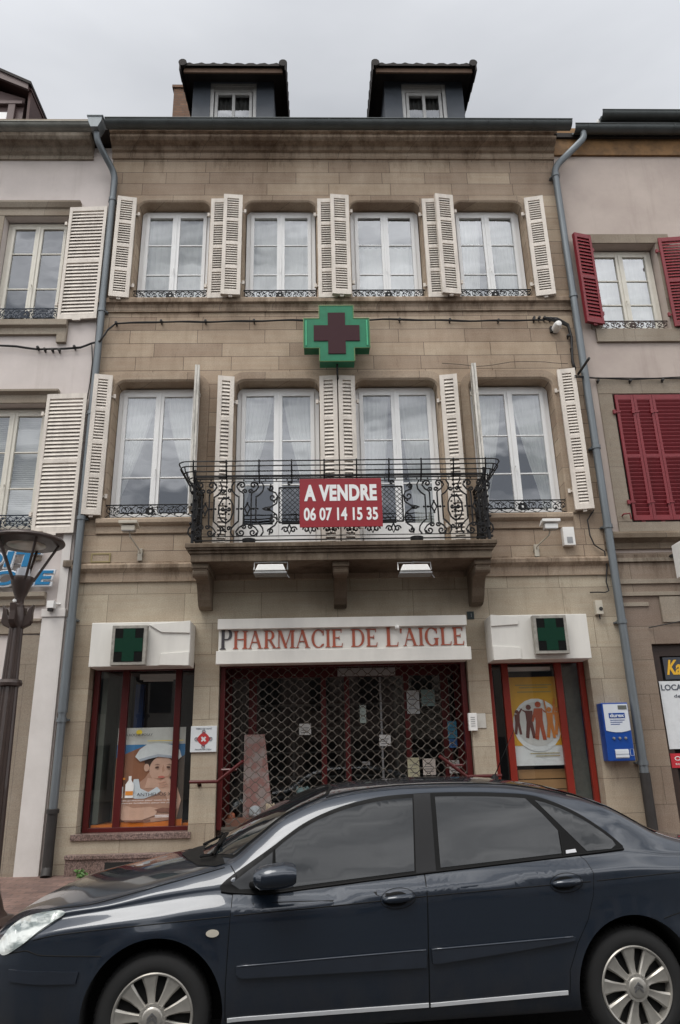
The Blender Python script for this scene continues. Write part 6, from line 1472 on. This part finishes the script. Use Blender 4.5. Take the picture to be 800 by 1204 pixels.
def grid_poly(poly, step, axis_v=True):
    bm = bmesh.new(); vs = [bm.verts.new((p[0], p[1], 0)) for p in poly]; bm.faces.new(vs); bmesh.ops.triangulate(bm, faces=bm.faces[:])
    for ax in (0, 1):
        lo = min(p[ax] for p in poly); hi = max(p[ax] for p in poly); k = lo + step
        while k < hi - 1e-4:
            co = (k, 0, 0) if ax == 0 else (0, k, 0); no = (1, 0, 0) if ax == 0 else (0, 1, 0)
            bmesh.ops.bisect_plane(bm, geom=bm.verts[:] + bm.edges[:] + bm.faces[:], dist=1e-6, plane_co=co, plane_no=no); k += step
    bmesh.ops.remove_doubles(bm, verts=bm.verts[:], dist=1e-5)
    bm.verts.index_update(); V = [tuple(v.co[:2]) for v in bm.verts]; Fs = [tuple(v.index for v in f.verts) for f in bm.faces]; bm.free(); return V, Fs
def smoothpoly(P, n=5):
    out = []; K = len(P)
    for i in range(K):
        p0, p1, p2, p3 = [np.array(P[(i + d) % K]) for d in (-1, 0, 1, 2)]
        for k in range(n):
            t = k / n; out.append(tuple(.5 * ((2 * p1) + (-p0 + p2) * t + (2 * p0 - 5 * p1 + 4 * p2 - p3) * t ** 2 + (-p0 + 3 * p1 - 3 * p2 + p3) * t ** 3)))
    return out
def surf(u, z, off, side):
    e = .006; y = hw(u, z); du = (hw(u + e, z) - hw(u - e, z)) / (2 * e); dz = (hw(u, z + e) - hw(u, z - e)) / (2 * e)
    nrm = Vector((-du, 1, -dz)).normalized()
    return (u + nrm.x * off, side * (y + nrm.y * off), z + nrm.z * off)
def patch(name, poly, off, mat, parent, side=-1, step=.05, thick=0, mb=None):
    own = mb is None; mb = mb or MB(); V, Fs = grid_poly(poly, step)
    mb.add([surf(u, z, off, side) for u, z in V], Fs); nrm = None
    if own and thick <= .006:                                     # the shell's own smooth normals
        nrm = []
        for u, z in V + (list(poly) * 2 if thick else []):
            a, b_ = Vector(surf(u, z, 0, side)), Vector(surf(u, z, .01, side)); nrm.append((b_ - a).normalized())
    if thick:                                                     # rim back to the body
        K = len(poly); a = [surf(u, z, off, side) for u, z in poly]; c = [surf(u, z, off - thick, side) for u, z in poly]
        mb.add(a + c, [(i, (i + 1) % K, (i + 1) % K + K, i + K) for i in range(K)])
    if not own: return mb
    if nrm:                                                       # faces wound outwards
        for i, f in enumerate(mb.f):
            if len(f) < 3: continue
            a, b_, d = [Vector(mb.v[f[k]]) for k in (0, 1, 2)]
            if (b_ - a).cross(d - a).dot(nrm[f[0]]) < 0: mb.f[i] = f[::-1]
        return mb.build(name, mat, parent, smooth=True, nosolid=True, normals=nrm)
    return mb.build(name, mat, parent, smooth=True, auto=30)
def resample(P, st=.04):
    out = []
    for i in range(len(P)):
        a, b = np.array(P[i]), np.array(P[(i + 1) % len(P)]); k = max(1, int(np.linalg.norm(b - a) / st))
        out += [tuple(a + (b - a) * t / k) for t in range(k)]
    return out
def top_patch(name, poly, off, mat, parent, step=.06, mb=None):
    own = mb is None; mb = mb or MB(); V, Fs = grid_poly(poly, step)
    def q(u, y):
        e = .01; z = tz(u, y); nu = (tz(u + e, y) - tz(u - e, y)) / (2 * e); ny = (tz(u, y + e) - tz(u, y - e)) / (2 * e) if abs(y) > .02 else 0; nn = Vector((-nu, -ny, 1)).normalized()
        return (u + nn.x * off, y + nn.y * off, z + nn.z * off)
    mb.add([q(u, y) for u, y in V], Fs)
    return mb.build(name, mat, parent, smooth=True) if own else mb
def line(mb, pts, off, r, side, st=.03, sq=1):
    P = []
    for i in range(len(pts) - 1):
        a, b = np.array(pts[i]), np.array(pts[i + 1]); k = max(1, int(np.linalg.norm(b - a) / st)); P += [a + (b - a) * t / k for t in range(k)]
    P.append(np.array(pts[-1])); mb.tube([surf(p[0], p[1], off, side) for p in P], r, 6); return mb
def ccurve(P, n=6):
    out = []; K = len(P)
    for i in range(K - 1):
        p0, p1, p2, p3 = [np.array(P[min(max(i + d, 0), K - 1)], float) for d in (-1, 0, 1, 2)]
        for k in range(n):
            t = k / n; out.append(tuple(.5 * ((2 * p1) + (-p0 + p2) * t + (2 * p0 - 5 * p1 + 4 * p2 - p3) * t ** 2 + (-p0 + 3 * p1 - 3 * p2 + p3) * t ** 3)))
    out.append(tuple(P[-1])); return out
TOPL = ccurve([(.336, .925), (.40, .972), (.626, 1.107), (.829, 1.233), (1.048, 1.316), (1.29, 1.366), (1.55, 1.383), (1.80, 1.384), (2.10, 1.372), (2.32, 1.346), (2.53, 1.262), (2.70, 1.148), (2.80, 1.055)])
BOTL = ccurve([(2.80, 1.036), (2.5, 1.014), (1.54, .949), (.90, .899), (.615, .878), (.42, .888), (.345, .900)])
def inset(poly, d):
    K = len(poly); c = []
    for i in range(K):
        a, b, e = np.array(poly[i - 1]), np.array(poly[i]), np.array(poly[(i + 1) % K])
        t = e - a; t = t / max(1e-9, np.linalg.norm(t)); c.append(tuple(b + np.array([t[1], -t[0]]) * d))
    return c
for side in (-1, 1):
    # black surround of the side glass, a moulded band standing on the shell
    dlo = TOPL + BOTL
    patch('window_surround', resample(dlo, .05), .004, BLK, body, side, thick=.004)
    mb = MB(); line(mb, [(p[0], p[1]) for p in BOTL], .005, .007, side); mb.build('belt_moulding', BLK, body, smooth=True)
    def topz(u): return float(np.interp(u, [p[0] for p in TOPL], [p[1] for p in TOPL]))
    def botz(u): return float(np.interp(-u, [-p[0] for p in BOTL], [p[1] for p in BOTL]))
    def strip(u0t, u1t, u0b, u1b, mt=.024, mbm=.018, n=14):
        up = [(u0t + (u1t - u0t) * k / n, topz(u0t + (u1t - u0t) * k / n) - mt) for k in range(n + 1)]
        dn = [(u1b + (u0b - u1b) * k / n, botz(u1b + (u0b - u1b) * k / n) + mbm) for k in range(n + 1)]
        return up + dn
    # doors with their glass
    fd = [(.425, .90), (.413, .88), (.402, .77), (.386, .45), (.388, .292), (1.506, .300), (1.512, .55), (1.53, .942)]
    rd = [(1.537, .942), (1.519, .55), (1.513, .300), (2.325, .318), (2.335, .43), (2.40, .565), (2.48, .68), (2.53, .80), (2.556, .92), (2.535, .98), (2.505, 1.008)]
    belt_f = [(1.53 - (1.53 - .425) * k / 8, botz(1.53 - (1.53 - .425) * k / 8) - .004) for k in range(9)][1:-1]
    for nm, pl in (('front', fd), ('rear', rd)):
        full = pl + ([(u, z) for u, z in belt_f] if nm == 'front' else [(2.5 - .96 * k / 8, botz(2.5 - .96 * k / 8) - .004) for k in range(1, 8)])
        full = resample(full, .04); c = np.mean(full, 0)
        gap = [tuple(p) for p in full]; k_ = inset(full, .0045) 
        # widen outward whichever orientation
        def area(P): return sum(P[i][0] * P[(i + 1) % len(P)][1] - P[(i + 1) % len(P)][0] * P[i][1] for i in range(len(P)))
        if abs(area(k_)) < abs(area(full)): k_ = inset(full, -.0045)
        dr = patch('door', full, .0030, PAINT, car, side, thick=.003)
        patch('door_seal', resample(k_, .05), .0012, BLK, dr, side)
        if nm == 'front':
            g1 = strip(.70, 1.515, .66, 1.475); g1 = [(.655, topz(.655) - .028)] + g1
            patch('side_glass', resample(g1, .05), .0065, CGL, dr, side)
            patch('quarter_panel', resample([(.40, .935), (.64, topz(.64) - .03), (.63, .90), (.45, .905)], .05), .0065, plain('dark_quarter_plastic', (.02, .022, .025), .35), dr, side)
            line(MB(), [(.645, topz(.645) - .02), (.635, .90)], .007, .006, side).build('glass_divider', BLK, dr)
            patch('pillar_trim', resample([(1.525, topz(1.525) - .004), (1.632, topz(1.63) - .004), (1.605, .956), (1.483, .948)], .05), .0075, plain('pillar_black', (.012, .012, .013), .45, spec=.3), dr, side)
            hu, hz_ = 1.357, .832
        else:
            g2 = strip(1.66, 2.235, 1.635, 2.395); 
            q1 = [(1.66, topz(1.66) - .024)] + [(1.66 + .58 * k / 8, topz(1.66 + .58 * k / 8) - .024) for k in range(1, 9)] + [(2.33, 1.245), (2.405, 1.15), (2.395, botz(2.395) + .018)] + [(2.395 - .76 * k / 8, botz(2.395 - .76 * k / 8) + .018) for k in range(1, 9)]
            patch('side_glass', resample(q1, .05), .0065, CGL, dr, side)
            line(MB(), [(2.415, 1.14), (2.405, 1.015)], .007, .005, side).build('glass_divider', BLK, dr)
            hu, hz_ = 2.377, .874
            patch('sticker', [(2.422, 1.022), (2.492, 1.028), (2.488, 1.046), (2.426, 1.040)], .0085, plain('silver_sticker', (.6, .6, .62), .4), dr, side)
        # recessed handle: dark oval dish with a bar across it
        ov = ell(hu, hz_, .105, .052, 28, rot=4); patch('handle_ring', ov, .0042, BLK, dr, side, step=.04)
        patch('handle_rim', ell(hu, hz_, .101, .048, 28, rot=4), .0050, PAINT, dr, side, step=.04)
        patch('handle_dish', ell(hu - .012, hz_ - .002, .076, .036, 26, rot=4), .0060, BLK, dr, side, step=.03)
        hm = MB(); y0 = side * (hw(hu, hz_) + .022)
        pts = [(hu - .09, side * (hw(hu - .09, hz_) + .006), hz_ - .002), (hu - .06, y0, hz_), (hu, y0 + side * .006, hz_ + .004), (hu + .06, y0, hz_ + .008), (hu + .095, side * (hw(hu + .095, hz_) + .006), hz_ + .010)]
        hm.tube([Vector(p) for p in pts], [.010, .019, .022, .019, .010], 12); hm.build('handle', PAINT, dr, smooth=True)
        # rubbing strip
        if nm == 'front': rp = [(.440, .505), (.443, .545), (.95, .560), (1.500, .575), (1.496, .488), (.95, .487), (.47, .487)]
        else: rp = [(1.530, .575), (1.95, .587), (2.36, .600), (2.385, .594), (2.378, .578), (2.1, .549), (1.57, .503), (1.535, .505)]
        patch('rubbing_strip', resample(rp, .05), .024, plain('strip_paint', (.022, .028, .040), .38, .3, coat=.5), dr, side, thick=.024)
        tp = [(.443, .543), (.95, .558), (1.498, .573)] if nm == 'front' else [(1.532, .573), (1.95, .585), (2.37, .598)]
        em = MB(); line(em, tp, .020, .0065, side, st=.06); em.build('strip_edge', PAINT, dr, smooth=True)
        # chrome sill line
        cpts = [(.397, .292), (1.504, .300)] if nm == 'front' else [(1.516, .300), (2.315, .318)]
        cc = MB(); patch('', resample([(cpts[0][0], cpts[0][1] - .010), (cpts[0][0], cpts[0][1] + .008), (cpts[1][0], cpts[1][1] + .010), (cpts[1][0], cpts[1][1] - .010)], .05), .009, CHR, None, side, thick=.009, mb=cc); cc.build('sill_chrome', plain('bright_silver_strip', (.62, .63, .64), .3, var=.05), dr, smooth=True, auto=30)
    # fixed rear quarter glass
    up = [(2.30 + .44 * k / 8, topz(2.30 + .44 * k / 8) - .026) for k in range(9)]; dn = [(2.755, 1.060), (2.72, 1.040), (2.56, 1.032)]
    patch('quarter_glass', resample(up + dn, .05), .0065, CGL, body, side)
    patch('quarter_print', resample([(2.36, 1.25), (2.43, 1.225), (2.66, 1.06), (2.58, 1.055), (2.5, 1.12)], .05), .0072, plain('glass_print_edge', (.03, .035, .04), .2), body, side) if False else None
    # crease along the flank and other body lines
    cl = ccurve([(-.66, .705), (-.528, .728), (-.289, .748), (.05, .766), (.395, .783)], 5)
    mb = MB(); line(mb, cl, .0005, .0028, side); mb.build('crease_line', BLK, body)
    mb = MB(); line(mb, ccurve([(.42, .786), (1.0, .812), (1.52, .838)], 5), .0035, .0028, side); line(mb, ccurve([(1.53, .838), (2.0, .857), (2.53, .876)], 5), .0035, .0028, side); line(mb, ccurve([(2.57, .878), (3.1, .902), (3.5, .908)], 5), .0005, .0028, side); mb.build('flank_groove', BLK, body)
    mb = MB(); line(mb, ccurve([(-.80, .635), (-.74, .648), (-.688, .655), (-.646, .643), (-.60, .634), (-.45, .628), (-.281, .623)], 5), 0, .0032, side); mb.build('bumper_gap', BLK, body)
    mb = MB(); line(mb, [(2.955, .665), (3.062, .686), (3.4, .72), (3.6, .73)], 0, .003, side); mb.build('rear_bumper_gap', BLK, body)
    mb = MB(); line(mb, ccurve([(-.72, .790), (-.69, .800), (-.572, .836), (-.436, .850), (-.313, .868), (-.05, .925), (.17, .972), (.36, 1.012)], 5), .0008, .0032, side); mb.build('bonnet_gap', BLK, body)
    mb = MB(); line(mb, [(.395, 1.02), (.43, .975), (.413, .90)], .002, .003, side, st=.02); mb.build('wing_gap', BLK, body)
    patch('bumper_strip', resample([(-.775, .566), (-.60, .562), (-.394, .554), (-.405, .500), (-.60, .500), (-.768, .512)], .04), .010, plain('bumper_strip_paint', (.02, .026, .038), .35, .3, coat=.5), body, side, thick=.010)
    # repeater
    r_ = patch('side_repeater', ell(.306, .706, .036, .019, 20), .009, plain('clear_amber_lens', (.52, .48, .40), .15, coat=1), car, side, step=.02, thick=.009)
    # headlamp
    hl = smoothpoly([(-.84, .635), (-.865, .672), (-.83, .732), (-.745, .788), (-.60, .822), (-.515, .825), (-.535, .800), (-.64, .735), (-.73, .672), (-.80, .632)], 4)
    m_, nt2, b2 = newmat('headlamp_glass'); nn = noise(nt2, objc(nt2), 9, 2, .5)
    nn = noise(nt2, objc(nt2), 3.2, 3, .55, (1.0, 3.0, 5.0)); nt2.links.new(mixc(nt2, ramp(nt2, nn, .42, .56), (.16, .19, .18), (.66, .68, .64)), b2.inputs['Base Color']); b2.inputs['Roughness'].default_value = .22; b2.inputs['Metallic'].default_value = .35; b2.inputs['Coat Weight'].default_value = 1; b2.inputs['Coat Roughness'].default_value = .02
    hd = patch('headlight', hl, .010, m_, car, side, step=.03, thick=.010)
    # tail lamp
    patch('taillight', smoothpoly([(3.45, .80), (3.44, .90), (3.62, .92), (3.70, .86), (3.69, .72), (3.58, .70)], 4), .010, plain('red_lens', (.35, .01, .01), .12, coat=1), car, side, step=.03, thick=.01)
    # mirror
    ms = MB(); y0 = side * .86
    prof = []
    nseg = 16
    secs = [(-.00, .0, .022), (.012, .0, .045), (.04, .0, .060), (.10, .004, .066), (.17, .008, .067), (.215, .010, .060), (.235, .012, .045)]
    # shell: long axis along the car, open face to the rear
    vs = []; 
    for (du, dz, rr) in secs:
        for k in range(nseg):
            A_ = 2 * math.pi * k / nseg; vs.append((.525 + du, side * (.985 + (.082 if du > .02 else .05) * math.cos(A_) * (1 if du > .03 else .8)), .985 + dz + rr * math.sin(A_)))
    fs = [(i * nseg + k, i * nseg + (k + 1) % nseg, (i + 1) * nseg + (k + 1) % nseg, (i + 1) * nseg + k) for i in range(len(secs) - 1) for k in range(nseg)] + [tuple(range(nseg)), tuple((len(secs) - 1) * nseg + k for k in range(nseg))]
    ms.add(vs, fs); mr_ = ms.build('wing_mirror', PAINT, car, smooth=True, auto=50)
    ms = MB(); ms.add([(.5, side * .80, .91), (.66, side * .80, .90), (.68, side * .92, .935), (.56, side * .95, .93), (.5, side * .80, .945), (.66, side * .80, .94), (.68, side * .92, .965), (.56, side * .95, .96)], [(0, 1, 2, 3), (4, 5, 6, 7), (0, 1, 5, 4), (1, 2, 6, 5), (2, 3, 7, 6), (3, 0, 4, 7)])
    ms.build('mirror_foot', BLK, mr_, bevel=.01)
    ms = MB(); ms.lathe([(0, .003), (.040, .003)], (.757, side * .985, .997), 16, 'x'); ms.build('mirror_glass', CHR, mr_)
# windscreen and rear screen
ws = []
def wy(u): return float(sect(u)[11][0]) - .035
wsu = [.10 + .0 * k for k in range(1)]
P = [(.17, 0)] 
left = [(.20, -.30), (.27, -.50), (.40, -.655)] + [(u, -wy(u)) for u in (.5, .65, .8, .93)] + [(1.0, -.50), (1.05, -.28), (1.07, 0)]
poly = [(.17, 0)] + left; full = poly + [(u, -y) for u, y in left[-2::-1]]
top_patch('windscreen_seal', resample(full, .06), .003, BLK, body)
cen = np.array([.62, 0]); full2 = [tuple(cen + (np.array(p) - cen) * np.array([.955, .965])) for p in full]
top_patch('windscreen', resample(full2, .06), .006, CGL, car)
left = [(2.50, -.42), (2.58, -.52)] + [(u, -wy(u)) for u in (2.75, 2.95, 3.1)] + [(3.22, -.50), (3.30, -.25), (3.32, 0)]
full = [(2.46, 0)] + left + [(u, -y) for u, y in left[-2::-1]]
top_patch('rear_screen', resample(full, .06), .005, CGL, car)
left = [(.12, -.35), (.2, -.60), (.30, -.69), (.36, -.69), (.34, -.58), (.25, -.40), (.17, 0)]
top_patch('cowl', resample([(.05, 0)] + left + [(u, -y) for u, y in left[-2::-1]], .05), .004, BLK, body)
for y0 in (-.45, .15):
    mb = MB(); P = [(.18 + .05 * abs(y0), y0), (.28, y0 - .1), (.33, y0 + .35)]
    mb.tube([(u, y, tz(u, y) + .025) for u, y in P], .010, 6); mb.tube([(P[2][0] - .02, P[2][1] - .32, tz(P[2][0], P[2][1] - .32) + .02), (P[2][0] + .02, P[2][1] + .25, tz(P[2][0], P[2][1] + .25) + .02)], .009, 5)
    mb.build('wiper', BLK, car)
# roof mouldings and aerial
for s in (-1, 1):
    mb = MB(); mb.tube([(u, s * (float(sect(u)[11][0]) - .02), tz(u, float(sect(u)[11][0]) - .02) + .001) for u in np.linspace(.98, 2.55, 30)], .006, 5); mb.build('roof_moulding', BLK, body)
mb = MB(); zr = tz(2.30, 0)
mb.lathe([(.032, -.01), (.028, .012), (.012, .03), (0, .034)], (2.28, 0, zr), 12); mb.tube([(2.28, 0, zr + .02), (2.46, 0, zr + .34)], [.004, .0022], 6); mb.build('aerial', BLK, car, smooth=True)
# front grille, plate and rear plate
mb = MB(); mb.box(-1.0, -.975, -.36, .36, .34, .50); mb.build('lower_grille', BLK, car, bevel=.02)
mb = MB(); mb.box(-1.012, -.99, -.26, .26, .36, .47); mb.build('number_plate', plain('plate_white', (.6, .6, .58), .4), car, bevel=.004)
mb = MB(); mb.box(3.74, 3.78, -.26, .26, .62, .73); mb.build('number_plate', plain('plate_yellow', (.6, .5, .12), .4), car, bevel=.004)
# wheels
TYRE = plain('tyre_rubber', (.012, .012, .012), .75, var=.3, scale=20)
SIL = plain('silver_wheel_paint', (.42, .40, .36), .35, .55, .2, 14)
def wheel(u, side):
    Z = .309; R = .309; yo = side * .855
    f = lambda r, y: (r, y)
    # hub and brake disc behind
    k = MB(); k.lathe([(0, -.10), (.15, -.10), (.15, -.085), (.06, -.085), (.06, -.03), (0, -.03)] if side < 0 else [(0, .10), (.15, .10), (.15, .085), (.06, .085), (.06, .03), (0, .03)], (u, yo - side * .0 + (.0 if side < 0 else 0), Z), 32, 'y') if False else k.lathe([(0, 0), (.14, 0), (.14, .012), (.07, .012), (.07, .05), (0, .05)], (u, yo - side * .10, Z), 32, 'y')
    wh = k.build('wheel', plain('brake_disc', (.10, .09, .08), .5, .6), car, smooth=True, auto=30)
    t = MB(); s = -side
    prof = [(.205, .030), (.212, .012), (.225, .004), (.245, .0), (.270, .004), (.290, .013), (.300, .024), (.306, .034), (.309, .05), (.311, .09), (.311, .15), (.306, .185), (.29, .20), (.25, .21), (.205, .19), (.205, .030)]
    t.lathe([(r, s * h) for r, h in prof], (u, yo, Z), 72, 'y')
    for q in range(64):                                             # tread blocks at the shoulder
        a0 = 2 * math.pi * q / 64; a1 = a0 + 2 * math.pi / 64 * .62; vs = []
        for a in (a0, a1):
            for r, h in ((.298, .019), (.3125, .045), (.3145, .085), (.305, .085)): vs.append((u + r * math.cos(a), yo + s * h, Z + r * math.sin(a)))
        t.add(vs, [(0, 1, 5, 4), (1, 2, 6, 5), (2, 3, 7, 6), (0, 1, 2, 3), (4, 5, 6, 7)])
    t.build('tyre', TYRE, wh, smooth=True, auto=35)
    c = MB()
    c.lathe([(.205, s * .035), (.212, s * .016), (.216, s * .008), (.210, s * .002), (.202, s * .006), (.199, s * .030), (.195, s * .07), (.17, s * .10)], (u, yo, Z), 72, 'y')
    ns = 9
    for q in range(ns):
        a = math.pi / 2 + 2 * math.pi * q / ns + .12
        ca, sa = math.cos(a), math.sin(a)
        def pt(r, w_, y): return (u + r * ca - w_ * sa, yo + s * y, Z + r * sa + w_ * ca)
        vs = []
        for r, w_, y in ((.060, .019, .002), (.09, .020, .012), (.14, .028, .016), (.185, .041, .010), (.205, .047, .008)):
            vs += [pt(r, -w_, y + .008), pt(r, -w_ * .72, y), pt(r, 0, y + .003), pt(r, w_ * .72, y), pt(r, w_, y + .008), pt(r, w_ * .9, y + .03), pt(r, -w_ * .9, y + .03)]
        c.add(vs, [(i * 7 + k, i * 7 + (k + 1) % 7, (i + 1) * 7 + (k + 1) % 7, (i + 1) * 7 + k) for i in range(4) for k in range(7)] + [tuple(range(7)), tuple(28 + k for k in range(7))])
    c.lathe([(.0, s * -.006), (.045, s * -.004), (.052, s * .0), (.056, s * .004), (.070, s * .004), (.074, s * .014), (.074, s * .03)], (u, yo, Z), 40, 'y')
    c.build('wheel_rim', SIL, wh, smooth=True, auto=30)
    e = MB()
    for dz in (.0, .020):
        e.prism([(u - .026, Z - .022 + dz), (u, Z + .002 + dz), (u + .026, Z - .022 + dz), (u + .026, Z - .010 + dz), (u, Z + .014 + dz), (u - .026, Z - .010 + dz)], yo - s * .0065, yo - s * .0105)
    e.build('hub_emblem', plain('emblem_grey', (.20, .20, .20), .4, .6), wh)
    b_ = MB()
    b_.lathe([(.0, s * .055), (.198, s * .055)], (u, yo, Z), 32, 'y')
    b_.build('wheel_back', UND, wh)
for u in (0.0, 2.75):
    for side in (-1, 1): wheel(u, side)
